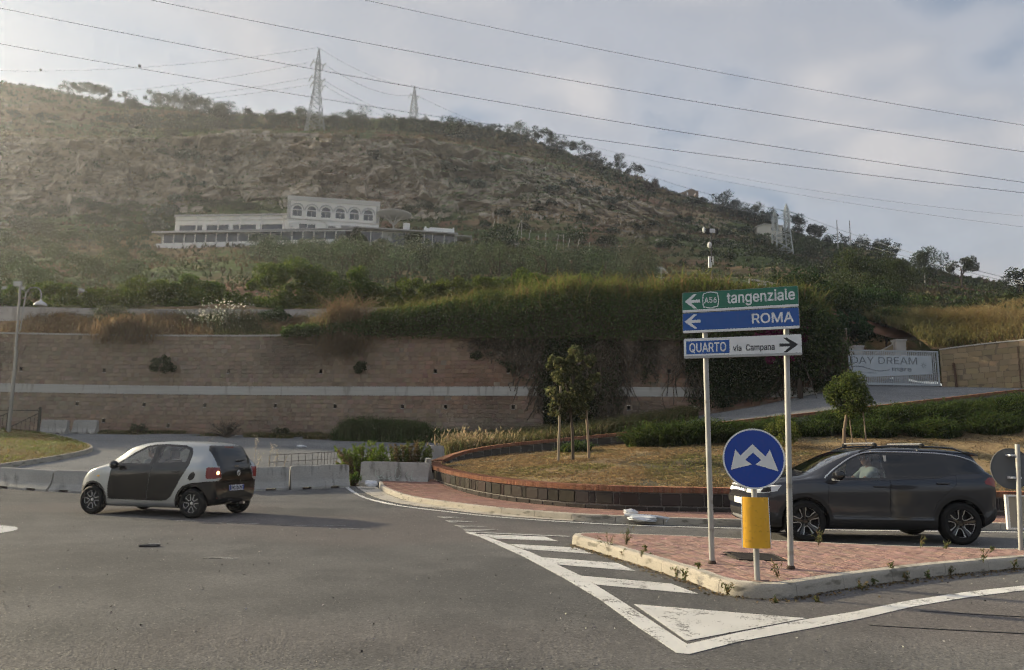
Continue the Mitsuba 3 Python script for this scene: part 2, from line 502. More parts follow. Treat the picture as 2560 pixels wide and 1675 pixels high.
# ---------------- hillside: control net of world points (columns across, levels up)
NET = np.array([
    [[-60.0, 49.5, 9.7], [-69.2, 57.0, 11.5], [-140.5, 115.0, 26.2], [-209.3, 170.0, 46.1], [-220.2, 177.0, 59.9], [-227.1, 182.0, 64.9], [-268.8, 215.0, 79.0], [-328.1, 262.0, 99.2], [-492.2, 393.0, 59.5]],
    [[-42.8, 49.5, 10.0], [-49.4, 57.0, 12.0], [-100.5, 115.0, 28.5], [-150.3, 170.0, 53.0], [-157.8, 176.0, 70.9], [-163.7, 182.0, 76.4], [-183.7, 204.0, 87.0], [-237.6, 262.0, 122.9], [-356.4, 393.0, 73.7]],
    [[-34.2, 49.5, 10.1], [-39.5, 57.0, 12.2], [-80.4, 115.0, 29.2], [-120.2, 170.0, 54.3], [-126.0, 175.5, 72.3], [-130.4, 181.0, 77.8], [-147.0, 204.0, 88.6], [-190.5, 262.0, 127.7], [-285.8, 393.0, 76.6]],
    [[-25.6, 49.5, 10.2], [-29.6, 57.0, 12.3], [-66.1, 126.0, 33.7], [-91.4, 172.0, 58.8], [-95.3, 177.0, 73.4], [-98.2, 182.0, 78.2], [-110.2, 204.0, 88.5], [-149.1, 275.0, 124.7], [-223.6, 412.5, 74.8]],
    [[-17.0, 49.5, 10.4], [-19.6, 57.0, 12.5], [-45.0, 129.0, 36.2], [-58.4, 165.0, 57.7], [-61.7, 172.0, 73.0], [-64.0, 178.0, 78.3], [-73.4, 204.0, 89.9], [-94.3, 262.0, 115.5], [-141.4, 393.0, 69.3]],
    [[-8.1, 48.0, 9.9], [-9.5, 56.0, 12.4], [-22.2, 129.0, 36.1], [-27.6, 158.0, 53.1], [-30.5, 171.0, 72.0], [-32.0, 179.0, 78.3], [-36.5, 204.0, 89.4], [-46.9, 262.0, 114.8], [-70.3, 393.0, 68.9]],
    [[0.2, 46.0, 10.6], [0.3, 55.0, 13.0], [0.5, 124.0, 33.4], [0.5, 156.0, 52.6], [0.4, 173.0, 67.8], [0.4, 182.0, 74.6], [0.4, 204.0, 84.8], [0.5, 236.0, 100.0], [0.8, 354.0, 60.0]],
    [[8.1, 45.0, 10.8], [9.7, 54.0, 13.2], [20.2, 112.0, 27.6], [26.8, 148.0, 44.9], [31.6, 174.0, 57.9], [34.5, 190.0, 66.0], [38.3, 211.0, 75.5], [42.2, 232.0, 85.0], [63.3, 348.0, 51.0]],
    [[16.0, 45.0, 10.9], [19.2, 54.0, 13.0], [34.9, 98.0, 23.4], [46.4, 130.0, 35.3], [56.5, 158.0, 45.1], [62.7, 175.0, 51.5], [68.1, 190.0, 57.6], [73.5, 205.0, 63.9], [110.2, 307.5, 38.3]],
    [[23.4, 44.5, 8.3], [28.0, 53.0, 11.0], [42.4, 80.0, 17.9], [52.1, 98.0, 23.5], [57.4, 108.0, 26.6], [62.8, 118.0, 29.6], [71.4, 134.0, 34.3], [79.9, 150.0, 39.3], [119.9, 225.0, 23.6]],
    [[29.6, 43.0, 8.0], [34.7, 50.0, 11.8], [48.5, 70.0, 15.6], [58.9, 85.0, 18.8], [63.8, 92.0, 20.3], [68.0, 98.0, 21.7], [77.0, 111.0, 24.5], [86.7, 125.0, 27.5], [130.1, 187.5, 16.5]],
    [[40.1, 43.0, 8.1], [47.0, 50.0, 12.1], [65.7, 70.0, 15.7], [79.7, 85.0, 18.2], [86.2, 92.0, 19.5], [91.8, 98.0, 20.5], [103.9, 111.0, 22.6], [117.0, 125.0, 24.6], [175.5, 187.5, 14.8]],
    [[55.0, 43.0, 8.0], [64.4, 50.0, 11.8], [90.0, 70.0, 15.0], [109.2, 85.0, 16.9], [118.1, 92.0, 17.7], [125.7, 98.0, 18.1], [142.2, 111.0, 19.7], [160.0, 125.0, 21.3], [240.0, 187.5, 12.8]],
])
cu = np.array([-3, -1.2, 0, 1, 2, 3, 4, 5, 6, 7, 8, 9.4, 11.4])
uu = np.r_[np.linspace(-3, -.6, 50)[:-1], np.linspace(-.6, 8.3, 520), np.linspace(8.3, 11.4, 50)[1:]]
N1 = PchipInterpolator(cu, NET)(uu)
tt = np.r_[np.linspace(0, 1, 12)[:-1], np.linspace(1, 2, 46)[:-1], np.linspace(2, 3, 42)[:-1], np.linspace(3, 4, 90)[:-1], np.linspace(4, 5, 26)[:-1], np.linspace(5, 6, 12)[:-1], np.linspace(6, 7, 56)[:-1], np.linspace(7, 8, 10)]
HG = PchipInterpolator(np.arange(9), N1, axis=1)(tt)        # (columns, rows, 3)
TT, UU = np.meshgrid(tt, uu)
rock = np.interp(TT, [2.75, 3.0, 3.6, 4.6, 5.0, 5.15], [0, .6, 1, 1, .35, 0]) * np.interp(UU, [-3, 4.0, 4.4, 5.0, 6, 12], [1, 1, .8, .5, .15, 0])
gp = HG.copy()
strata = meshkit.fbm(gp * [.10, .10, .55], 4, 2) - .5
blocks = np.abs(meshkit.fbm(gp * [.11, .11, .16] + 9, 3, 4) - .5)
rill = np.abs(meshkit.fbm(gp * [.085, .02, .015] + 3, 3, 6) - .5)
chip = meshkit.fbm(gp * [.5, .5, .9] + 4, 3, 7) - .5
soft = meshkit.fbm(gp * .05 + 5, 4, 8) - .5
fine = meshkit.fbm(gp * .35 + 2, 3, 12) - .5
ramp = np.clip(TT / .5, 0, 1)
grad = np.hypot(HG[..., 0], HG[..., 1])[..., None]
outd = -HG[..., :2] / grad
crng = np.random.default_rng(3)
cells = np.zeros(HG.shape[:2])
ri = np.where(rock > .02)
rp = HG[ri]
for size, ampl in ((6.5, 3.4), (2.6, 1.5), (1.2, .6)):
    sc_ = np.array([1, .6, 1.25]) / size
    lo_, hi_ = (rp * sc_).min(0) - 1, (rp * sc_).max(0) + 1
    seeds = crng.uniform(lo_, hi_, (int(np.prod(hi_ - lo_) * 1.0), 3))
    cells[ri] += crng.uniform(-1, 1, len(seeds))[cKDTree(seeds).query(rp * sc_)[1]] * ampl
push = rock * (cells + 3.0 * strata + 5.0 * blocks + 8.0 * rill + .9 * chip - 2.0)
HG[..., :2] += outd * push[..., None]
terrace = np.sin((HG[..., 2] + 4 * soft) * 2 * pi / 4.2) * .45 * np.clip(1 - rock, 0, 1) * np.interp(TT, [1.8, 2.2, 5, 6], [0, 1, 1, .4])
amp = np.interp(TT, [0, 4.6, 5.0, 6.0, 6.4, 8], [1, 1, .35, .35, 1, 1])
HG[..., 2] += ramp * ((1 - rock) * amp * (2.6 * soft + 1.0 * fine) + rock * .8 * fine + terrace)


def hill_col(p, n, uv):
    steep = 1 - n.z
    a = fbm(p.x * .045 + 3, p.y * .045, p.z * .06, 4)
    b = fbm(p.x * .22, p.y * .22 + 8, p.z * .3, 4)
    c = fbm(p.x * 1.1, p.y * 1.1, p.z * 2.0 + 3, 3)
    rockc = mix((.46, .405, .33), (.29, .25, .205), smoothstep(.36, .62, fbm(p.x * .3, p.y * .3, p.z * 1.3, 4)))
    rockc = mix(rockc, (.52, .46, .37), smoothstep(.55, .75, c) * .6)
    rockc = mix(rockc, (.15, .13, .10), smoothstep(.60, .72, fbm(p.x * .9 + 5, p.y * .9, p.z * .5, 3)) * .7)
    dry = mix((.19, .135, .080), (.28, .205, .12), b)
    dry = mix(dry, (.165, .092, .060), smoothstep(.5, .66, fbm(p.x * .03 + 40, p.y * .03, 2, 3)))
    green = mix((.055, .078, .030), (.105, .128, .048), b)
    veg = mix(dry, green, smoothstep(.38, .56, .65 * a + .35 * b))
    veg = veg * (.65 + .7 * c)
    return mix(veg, rockc, smoothstep(.36, .50, steep + .25 * (b - .5)))


scene['hill_soil'] = {'type': 'twosided', 'bsdf': {'type': 'principled', 'base_color': mikit.proc(hill_col), 'roughness': .95, 'specular': .1}}
put('hillside', sheet(HG), 'hill_soil', smooth=False, label='hill of dry grass, scrub and tuff cliffs behind the wall', kind='structure')
HP = HG.reshape(-1, 3)
HT2 = cKDTree(HP[:, :2])


def hz(x, y):
    """height of the hillside at a plan point (on cliffs the lower of the nearest vertices)"""
    d, i = HT2.query(np.stack([np.atleast_1d(x), np.atleast_1d(y)], -1), k=4)
    w = 1 / (d + .05)
    return (HP[i, 2] * w).sum(-1) / w.sum(-1)


# air between the camera and the hill
scene['air'] = {'type': 'homogeneous', 'albedo': rgb(.95, .95, .95), 'sigma_t': {'type': 'rgb', 'value': [.00042, .00044, .00049]}, 'phase': {'type': 'hg', 'g': .6}}


# ------------------------------------------------------------------ masonry helpers
_sg, _mk = [], []
for a in (-1, 1):
    for b_ in (-1, 1):
        for c_ in (-1, 1):
            for k in range(3):
                _sg.append((a, b_, c_)); _mk.append([0 if q == k else 1 for q in range(3)])
_sg, _mk = np.array(_sg, float), np.array(_mk, float)
_hull = trimesh.convex.convex_hull(_sg * (1 - .2 * _mk))
_o = [int(np.argmin(np.linalg.norm(_hull.vertices - p, axis=1))) for p in _sg * (1 - .2 * _mk)]
_inv = {h: i for i, h in enumerate(_o)}
BF = np.array([[_inv[i] for i in f] for f in _hull.faces])


def brick(P, t, n, L, d0, d1, z0, z1, b=.006, rng=None, rough=0):
    """a chamfered block: L along t round P, from d0 to d1 along n, z0 to z1 upward"""
    h = np.array([L / 2, (d1 - d0) / 2, (z1 - z0) / 2])
    q = _sg * (h - _mk * min(b, .3 * h.min()))
    if rough:
        q = q + rng.normal(0, rough, q.shape)
    t, n = np.asarray(t, float), np.asarray(n, float)
    c = np.array([P[0] + n[0] * (d0 + d1) / 2, P[1] + n[1] * (d0 + d1) / 2, (z0 + z1) / 2])
    w = np.empty_like(q)
    w[:, 0] = c[0] + q[:, 0] * t[0] + q[:, 1] * n[0]
    w[:, 1] = c[1] + q[:, 0] * t[1] + q[:, 1] * n[1]
    w[:, 2] = c[2] + q[:, 2]
    return w


class Line:
    """a smooth plan line with position, tangent and left normal at any length"""

    def __init__(self, pts, step=.1, straight=False):
        p = resample(np.asarray(pts, float), step) if straight else curve(pts, step)
        self.p = p
        self.s = np.r_[0, np.cumsum(np.linalg.norm(np.diff(p[:, :2], axis=0), axis=1))]
        self.len = self.s[-1]
        self.n = normals2(p)

    def at(self, s):
        P = np.array([np.interp(s, self.s, self.p[:, k]) for k in range(self.p.shape[1])])
        n = np.array([np.interp(s, self.s, self.n[:, k]) for k in range(2)])
        n /= np.linalg.norm(n)
        return P, np.array([n[1], -n[0]]), n

    def near(self, x, y):
        return self.s[np.argmin(np.hypot(self.p[:, 0] - x, self.p[:, 1] - y))]


def sweep(line, s0, s1, section, z=None, step=.3):
    """the (offset to the left, height) section swept along the line; z: base height function of the point"""
    ss = np.linspace(s0, s1, max(2, int((s1 - s0) / step) + 1))
    sec = np.asarray(section, float)
    rows = []
    for s in ss:
        P, t, n = line.at(s)
        zb = z(P) if callable(z) else (P[2] if z is None else z)
        rows.append([(P[0] + n[0] * o, P[1] + n[1] * o, zb + h) for o, h in sec])
    g = np.array(rows)
    g = np.concatenate([g, g[:, :1]], 1)
    m = sheet(g)
    v, f = list(m.vertices), list(m.faces)
    for row, flip in ((0, 1), (len(ss) - 1, 0)):
        a = row * g.shape[1]
        k = len(v); v.append(g[row, :-1].mean(0))
        for j in range(len(sec)):
            f.append((k, a + j, a + j + 1) if flip else (k, a + j + 1, a + j))
    m = trimesh.Trimesh(np.array(v), np.array(f), process=True)
    m.fix_normals()
    return m


def pieces(parent, name, rest, items, mat, limit=300, key=None):
    """items: (vertices, colour). The nearest ones become parts of their own, the others one part"""
    key = key or (lambda c: np.linalg.norm(c - EYE))
    order = sorted(range(len(items)), key=lambda i: key(items[i][0].mean(0)))
    for i in order[:limit]:
        v, c = items[i]
        part(parent, name, (v, BF), mat, c)
    left = order[limit:]
    if left:
        V = np.vstack([items[i][0] for i in left])
        F = np.vstack([BF + 24 * k for k in range(len(left))])
        C = np.vstack([np.tile(items[i][1], (24, 1)) for i in left])
        put(parent + '__' + rest, (V, F), mat, C, kind='stuff')


def stone_bump(p, n, uv):
    return .6 * fbm(p.x * 11, p.y * 11, p.z * 11, 3) + .4 * noise(p.x * 40, p.y * 40, p.z * 40)


scene['stone'] = {'type': 'twosided', 'bsdf': {'type': 'bumpmap', 'arbitrary': mikit.proc(stone_bump, 5e-3), 'scale': .02, 'bsdf': {'type': 'principled', 'base_color': VC, 'roughness': .92, 'specular': .15}}}
rng = np.random.default_rng(11)

# ------------------------------------------------------------------ tall tuff retaining wall
WP = [(-64, 38.5), (-54, 41.5), (-45, 43.6), (-33, 45.2), (-24, 45.4), (-17.4, 45.0), (-9.5, 43.8), (-4.6, 43.0), (-2.2, 42.5), (3.5, 41.5), (8.7, 40.9), (13, 40.2), (16, 39.6), (17.6, 39.0)]
WALL = Line(WP[::-1])            # right to left: the left normal points towards the road (-y)
ZT, ZB0, ZB1 = 7.95, 4.42, 4.94


def wall_base(P):
    return float(np.interp(P[0], [-64, -24, -3, 3, 8.7, 13, 17.6], [1.7, 2.05, 1.75, 2.25, 3.1, 3.9, 4.9]))


s_top, s_low, s_odd = [], [], []
holes = [(x, 5.75) for x in (-29.5, -24.6, -17.0, -11.4, -4.3, -.2, 3.3, 8.7, 12.0)] + [(x, 3.72) for x in (-31, -26, -22, -18.4, -13.9, -10.2, -6.2, -3.6, .3, 2.9, 6.4, 10)] + [(-24.3, 2.75), (-20.3, 2.45), (-9, 2.3)]
hole_s = [(WALL.near(x, np.interp(x, [p[0] for p in WP], [p[1] for p in WP])), z) for x, z in holes]
blocks_, mort_v, mort_f = [], [], []
cav = []
for lo, hi in ((1.45, ZB0), (ZB1, ZT)):
    ncr = int(round((hi - lo) / .25))
    zs = np.linspace(lo, hi, ncr + 1)
    for r in range(ncr):
        s = rng.uniform(0, .3)
        while s < WALL.len - .4:
            w = rng.choice([.2, .27, .34, .4, .46], p=[.2, .25, .25, .2, .1]) * rng.uniform(.92, 1.08)
            P, t, n = WALL.at(s + w / 2)
            zb = wall_base(P)
            if zs[r + 1] < zb - .05 or s + w > WALL.len:
                s += w
                continue
            is_hole = [k for k, (hs, hzz) in enumerate(hole_s) if hs is not None and s <= hs < s + w and zs[r] <= hzz < zs[r + 1]]
            if is_hole:
                hw = .17
                cav.append((P, t, n, zs[r], zs[r + 1], w, hw))
                for sgn in (-1, 1):
                    ww = (w - hw) / 2
                    if ww > .04:
                        Q = P[:2] + t * sgn * (hw + ww) / 2
                        c = np.array([.285, .225, .172]) * rng.uniform(.8, 1.1)
                        blocks_.append((brick(Q, t, n, ww - .01, -.2, 0, zs[r] + .006, zs[r + 1] - .006, .012, rng, .002), c))
                s += w
                continue
            dark = meshkit.fbm(np.array([s * .16, zs[r] * .45, 2.0]), 4, 3)
            red = meshkit.fbm(np.array([s * .05, zs[r] * .2, 8.0]), 2, 5)
            c = np.array([.300, .236, .182]) * (1 - .28 * np.clip((red - .4) * 4, 0, 1) * np.array([.2, 1, 1.2]))
            c = c * rng.uniform(.84, 1.14) * (1 + rng.normal(0, .03, 3))
            stain = np.clip((dark - .50) * 5, 0, 1)
            c = c * (1 - .50 * stain) + np.array([.06, .055, .05]) * .35 * stain
            d = rng.normal(0, .006)
            if rng.random() < .02:
                d -= .05
            blocks_.append((brick(P, t, n, w - rng.uniform(.008, .016), -.2, d, zs[r] + rng.uniform(.004, .008), zs[r + 1] - rng.uniform(.004, .008), .014, rng, .0025), c))
            s += w
pieces('retaining_wall', 'block', 'blockwork', blocks_, 'stone', 300, lambda c: np.linalg.norm(c - EYE) + (60 if c[0] > 1.5 or c[2] < 2.2 else 0))
for P, t, n, z0, z1, w, hw in cav:      # weep holes: open recesses
    A = lambda u, d, z: (P[0] + t[0] * u + n[0] * d, P[1] + t[1] * u + n[1] * d, z)
    z0, z1, h = z0 + .01, z1 - .01, hw / 2
    v = [A(-h, -.02, z0), A(h, -.02, z0), A(h, -.02, z1), A(-h, -.02, z1), A(-h, -.45, z0), A(h, -.45, z0), A(h, -.45, z1), A(-h, -.45, z1)]
    f = [(4, 5, 6), (4, 6, 7), (0, 1, 5), (0, 5, 4), (3, 6, 2), (3, 7, 6), (0, 4, 7), (0, 7, 3), (1, 2, 6), (1, 6, 5)]
    part('retaining_wall', 'weep_hole', (v, f), 'matte', (.08, .065, .05))
    part('retaining_wall', 'hole_sill', (brick(P, t, n, hw + .03, -.05, .02, z0 - .03, z0 + .002, .005), BF), 'matte', (.45, .43, .40))
# mortar bed behind the blocks, open at the weep holes
ss = np.linspace(0, WALL.len, 260)
mv = []
for (lo, hi) in ((1.3, ZB0), (ZB1, ZT)):
    rows = []
    for s in ss:
        P, t, n = WALL.at(s)
        rows.append([(P[0] - n[0] * .03, P[1] - n[1] * .03, z) for z in np.linspace(lo, hi, 2)])
    m = sheet(rows)
    m.faces = m.faces
    mv.append(m)
mort = cat(*mv)
hc = np.array([[*(c[0][:2] - c[2] * .03), (c[3] + c[4]) / 2] for c in cav])
sub = mort
for k in range(6):
    cen, tri_ = sub.triangles_center, sub.triangles
    big = np.linalg.norm(tri_.max(1) - tri_.min(1), axis=1) > .12
    dd, _ = cKDTree(hc).query(cen)
    ext = np.linalg.norm(tri_.max(1) - tri_.min(1), axis=1)
    sel = np.where(big & (dd < ext * .7 + .1))[0]
    if not len(sel):
        break
    vv, ff = trimesh.remesh.subdivide(sub.vertices, sub.faces, face_index=sel)
    sub = trimesh.Trimesh(vv, ff, process=False)
inside = np.zeros(len(sub.faces), bool)
cen = sub.triangles_center
for P, t, n, z0, z1, w, hw in cav:
    r = cen[:, :2] - P[:2]
    inside |= (abs(r @ t) < hw / 2 + .02) & (cen[:, 2] > z0 - .02) & (cen[:, 2] < z1 + .02) & (abs(r @ n) < .3)
sub.update_faces(~inside)
put('retaining_wall__mortar', sub, 'matte', (.25, .20, .16))
# concrete band: separate lengths with open joints, and the coping
s = 0.0
while s < WALL.len - .5:
    L = min(rng.uniform(3.5, 5.5), WALL.len - s)
    part('retaining_wall', 'concrete_band', sweep(WALL, s + .004, s + L - .004, [(-.2, ZB0), (.015, ZB0), (.02, ZB0 + .01), (.02, ZB1 - .01), (.015, ZB1), (-.2, ZB1)], 0.0, .6), 'pale_concrete', smooth=20)
    s += L


def band_col(p, n, uv):
    a = fbm(p.x * .9, p.y * .9, p.z * 7, 4)
    l = fbm(p.x * .25, p.y * .25, p.z * 24, 3)
    c = mix((.37, .36, .33), (.56, .55, .52), .5 * a + .5 * l)
    drip = fbm(p.x * 5, p.y * 5, p.z * .6, 3)
    return mix(c, (.22, .20, .17), smoothstep(.58, .75, drip) * .5)


bumped('pale_concrete', band_col, concrete_bump, .008, .9, .2, 5e-3)
put('retaining_wall__coping', sweep(WALL, 0, WALL.len, [(-.45, ZT), (.05, ZT), (.06, ZT + .02), (.06, ZT + .09), (-.45, ZT + .1)], 0.0, .8), 'pale_concrete', smooth=20)
tag('retaining_wall', 'long curved wall of brown tuff blocks with a pale concrete band and rows of weep holes', 'retaining wall')
# earth behind the wall, up to the foot of the hill
rows = []
for s in np.linspace(0, WALL.len, 150):
    P, t, n = WALL.at(s)
    a = np.array([P[0] - n[0] * .3, P[1] - n[1] * .3, ZT - .06])
    x2 = P[0] * 1.12
    y2 = max(np.interp(P[0], [-64, -30, -8, 5, 18, 30], [53, 53, 52, 49, 48.5, 48]), P[1] + 5)
    b = np.array([x2, y2, 0]); b[2] = hz(x2, y2)[0] - .3
    rows.append([a + (b - a) * k + np.array([0, 0, .5 * math.sin(k * pi) * (meshkit.fbm(np.array([s * .3, k * 2, 1.]), 3, 2))]) for k in np.linspace(0, 1, 9)])
BANK = np.array(rows)


def bank_col(p, n, uv):
    b = fbm(p.x * .8, p.y * .8, p.z, 4)
    return mix((.13, .085, .05), (.26, .18, .10), b) * (.7 + .6 * noise(p.x * 9, p.y * 9, p.z * 9))


scene['dry_soil'] = {'type': 'twosided', 'bsdf': {'type': 'principled', 'base_color': mikit.proc(bank_col), 'roughness': .95, 'specular': .1}}
put('bank', sheet(BANK), 'dry_soil', smooth=True, label='dry earth bank between the tuff wall and the hill', kind='structure')
BT = cKDTree(BANK.reshape(-1, 3)[:, :2])


def bankz(x, y):
    d, i = BT.query(np.stack([np.atleast_1d(x), np.atleast_1d(y)], -1), k=3)
    w = 1 / (d + .05)
    return (BANK.reshape(-1, 3)[i, 2] * w).sum(-1) / w.sum(-1)


# pale parapet wall above the bank
PAR = Line([(-62, 47.5, 10.1), (-46, 48.6, 10.15), (-34, 49.2, 10.3), (-28.5, 49.5, 10.32), (-20, 49.8, 10.4), (-14.1, 49.5, 10.46), (-10, 49, 10.52), (-6, 48.3, 10.55)][::-1])
put('parapet_wall__panel', sweep(PAR, 0, PAR.len, [(0, -1.3), (.25, -1.3), (.25, -.06), (0, -.06)], None, 1.), 'plaster', smooth=20)
put('parapet_wall__coping', sweep(PAR, 0, PAR.len, [(-.03, -.06), (.29, -.06), (.29, 0), (-.03, 0)], None, 1.), 'pale_concrete', smooth=20)


def plaster_col(p, n, uv):
    a = fbm(p.x * .7, p.y * .7, p.z * 1.4, 4)
    d = fbm(p.x * 4, p.y * 4, p.z * .7, 3)
    c = mix((.42, .39, .35), (.60, .57, .53), a)
    return mix(c, (.24, .21, .18), smoothstep(.55, .75, d) * .5)


bumped('plaster', plaster_col, concrete_bump, .004, .9, .2, 8e-3)
tag('parapet_wall', 'low pale plastered wall above the dry bank, under the hedge', 'wall')

# ------------------------------------------------------------------ planter: brick-capped basalt wall round a grassy bed
# from the far right end back to the tip and along the front: the left normal points inward
PLP = [(29, 33.1, 4.9), (22.07, 32.4, 4.36), (18.15, 32.0, 3.88), (15.05, 31.6, 3.49), (10.56, 31.05, 2.95), (4.97, 30.35, 2.27), (1.94, 30.0, 1.93), (-.28, 29.75, 1.68), (-1.75, 29.35, 1.42), (-2.55, 28.8, 1.17),
       (-2.9, 27.9, 1.0), (-2.75, 26.7, .92), (-2.2, 24.9, .83), (-1.25, 22.5, .75), (-.2, 20.35, .71), (.85, 18.9, .69), (1.9, 17.95, .69), (3.1, 17.45, .69), (5, 17.4, .69), (11, 17.6, .69), (18, 18.0, .69), (30, 18.6, .69)]
PLAN = Line(PLP)
s_tip = PLAN.near(-2.9, 27.9)
put('planter_wall__core', sweep(PLAN, 0, PLAN.len, [(.02, -.85), (.34, -.85), (.34, -.12), (.02, -.12)], None, .4), 'stone', (.20, .19, .175), smooth=30)
items = []
s = s_tip - 3.0
while s < PLAN.len - .6:
    w = rng.choice([.16, .36, .44, .52], p=[.2, .25, .3, .25]) * rng.uniform(.93, 1.07)
    P, t, n = PLAN.at(s + w / 2)
    c = np.array([.052, .043, .039]) * rng.uniform(.75, 1.25) * (1 + rng.normal(0, .05, 3))
    top = P[2] - .155
    items.append((brick(P, t, n, w - .028, -.005, .1, top - .265, top, .012, rng, .003), c))
    s += w
pieces('planter_wall', 'stone', 'stonework', items, 'stone', 140)
items = []
s = s_tip - 3.0
while s < PLAN.len - .6:
    w = rng.uniform(.34, .55)
    P, t, n = PLAN.at(s + w / 2)
    c = np.array([.058, .049, .044]) * rng.uniform(.75, 1.2)
    items.append((brick(P, t, n, w - .03, -.003, .1, P[2] - .70, P[2] - .452, .012, rng, .003), c))
    s += w
pieces('planter_wall', 'foot_stone', 'foot_stonework', items, 'stone', 60)
items = []
s = s_tip - 14
while s < s_tip - .5:                                    # inner face of the back wall
    w = rng.choice([.36, .44, .52]) * rng.uniform(.93, 1.07)
    P, t, n = PLAN.at(s + w / 2)
    items.append((brick(P, t, n, w - .03, .26, .352, P[2] - .44, P[2] - .15, .012, rng, .003), np.array([.075, .066, .058]) * rng.uniform(.75, 1.2)))
    s += w
pieces('planter_wall', 'inner_stone', 'inner_stonework', items, 'stone', 40)
items = []
s = .05
while s < PLAN.len - .1:
    w = .066
    P, t, n = PLAN.at(s + w / 2)
    c = np.array([.235, .110, .068]) * rng.uniform(.72, 1.2) * (1 + rng.normal(0, .04, 3))
    items.append((brick(P, t, n, w - .009, -.035, .385, P[2] - .125 + rng.normal(0, .0015), P[2] + rng.normal(0, .002), .005), c))
    s += w
pieces('planter_wall', 'coping_brick', 'coping_brickwork', items, 'stone', 300)
put('planter_wall__coping_mortar', sweep(PLAN, 0, PLAN.len, [(-.025, -.12), (.375, -.12), (.375, -.008), (-.025, -.008)], None, .3), 'stone', (.23, .19, .16), smooth=30)
tag('planter_wall', 'low dark basalt wall with red brick coping round the grassy bed', 'wall')
# the bed inside
IN0, IN1 = PLAN.near(-2.9, 27.9), PLAN.len
NB = 150
fr, bk = [], []
for k in range(NB):
    u = k / (NB - 1)
    P, t, n = PLAN.at(IN0 + (IN1 - IN0) * u)
    fr.append((P[0] + n[0] * .3, P[1] + n[1] * .3, P[2] - .06))
    P, t, n = PLAN.at(IN0 * (1 - u))
    bk.append((P[0] + n[0] * .3, P[1] + n[1] * .3, P[2] - .42 - .1 * u))
fr, bk = np.array(fr), np.array(bk)
# pair the two sides by x so that the rows run front to back
xs_ = np.r_[np.linspace(-2.5, 4, 60), np.linspace(4.2, 29, 90)]
cut = lambda q: np.stack([np.interp(xs_, q[np.argsort(q[:, 0]), 0], q[np.argsort(q[:, 0]), k]) for k in (1, 2)], 1)
F2, B2 = cut(fr), cut(bk)
vs_ = np.linspace(0, 1, 50)
BED = np.empty((len(xs_), 50, 3))
for i, x in enumerate(xs_):
    for j, v in enumerate(vs_):
        y = F2[i, 0] + (B2[i, 0] - F2[i, 0]) * v
        z = F2[i, 1] + (B2[i, 1] - F2[i, 1]) * (v ** 1.05) + .05 * math.sin(v * pi) + .16 * (meshkit.fbm(np.array([x * .5, y * .5, 0.]), 4, 4) - .5) * math.sin(v * pi) ** .5
        BED[i, j] = (x, y, z)


def bed_col(p, n, uv):
    b = fbm(p.x * 1.3, p.y * 1.3, p.z, 4)
    c = fbm(p.x * .45 + 7, p.y * .45, 0, 3)
    k = mix((.16, .11, .065), (.27, .20, .11), b)
    k = mix(k, (.10, .085, .055), smoothstep(.48, .62, c))
    return k * (.6 + .7 * noise(p.x * 16, p.y * 16, p.z * 16))


scene['bed_soil'] = {'type': 'twosided', 'bsdf': {'type': 'principled', 'base_color': mikit.proc(bed_col), 'roughness': .95, 'specular': .1}}
put('planting_bed', sheet(BED), 'bed_soil', smooth=True, label='sloping bed of dry earth inside the brick-capped wall', kind='structure')
BEDT = cKDTree(BED.reshape(-1, 3)[:, :2])


def bedz(x, y):
    d, i = BEDT.query(np.stack([np.atleast_1d(x), np.atleast_1d(y)], -1), k=4)
    w = 1 / (d + .02)
    return (BED.reshape(-1, 3)[i, 2] * w).sum(-1) / w.sum(-1)


# ------------------------------------------------------------------ driveway to the gate
TANP = [(22.75, 39.6, 7.08), (23.8, 38.9, 7.2), (24.6, 37.9, 7.24), (25.2, 36.6, 7.2), (26.2, 35.5, 7.2), (28.5, 34.8, 7.3), (34, 34.4, 7.5)]
DRF = [(-2.3, 29.5, 1.0), (-1.0, 30, 1.12), (2, 30.4, 1.5), (5, 30.75, 1.95), (10.5, 31.4, 2.62), (15, 31.95, 3.2), (18.2, 32.3, 3.65), (22.1, 32.7, 4.1), (26, 33.0, 4.4), (34, 33.6, 5.0)]
DRB = [(-5.0, 43.3, 1.9), (-2, 42.8, 1.85), (3.5, 41.8, 2.35), (8.7, 41.2, 3.15), (13, 40.5, 3.95), (17.6, 39.6, 5.02), (22.8, 39.8, 5.1), (24.6, 38.2, 4.95), (26.3, 35.8, 4.75), (34, 34.7, 5.1)]
a, b = np.array(DRF), np.array(DRB)
kk = np.linspace(0, len(a) - 1, 90)
A_ = np.stack([np.interp(kk, np.arange(len(a)), a[:, k]) for k in range(3)], 1)
B_ = np.stack([np.interp(kk, np.arange(len(b)), b[:, k]) for k in range(3)], 1)
DRV = np.stack([A_ + (B_ - A_) * v for v in np.linspace(0, 1, 16)], 1)
put('driveway', sheet(DRV), 'asphalt_old', smooth=True, label='steep grey driveway rising behind the planter to the gate', kind='structure')
DRT = cKDTree(DRV.reshape(-1, 3)[:, :2])


def drz(x, y):
    d, i = DRT.query(np.stack([np.atleast_1d(x), np.atleast_1d(y)], -1), k=3)
    w = 1 / (d + .02)
    return (DRV.reshape(-1, 3)[i, 2] * w).sum(-1) / w.sum(-1)


rows = []
for v in np.linspace(0, 1, 14):     # drive beyond the gate
    y = 39.7 + 9 * v
    rows.append([(x, y, 5.04 + 1.5 * v) for x in (16.0, 19, 23.4)])
part('driveway', 'upper_drive', sheet(rows), 'asphalt_old')

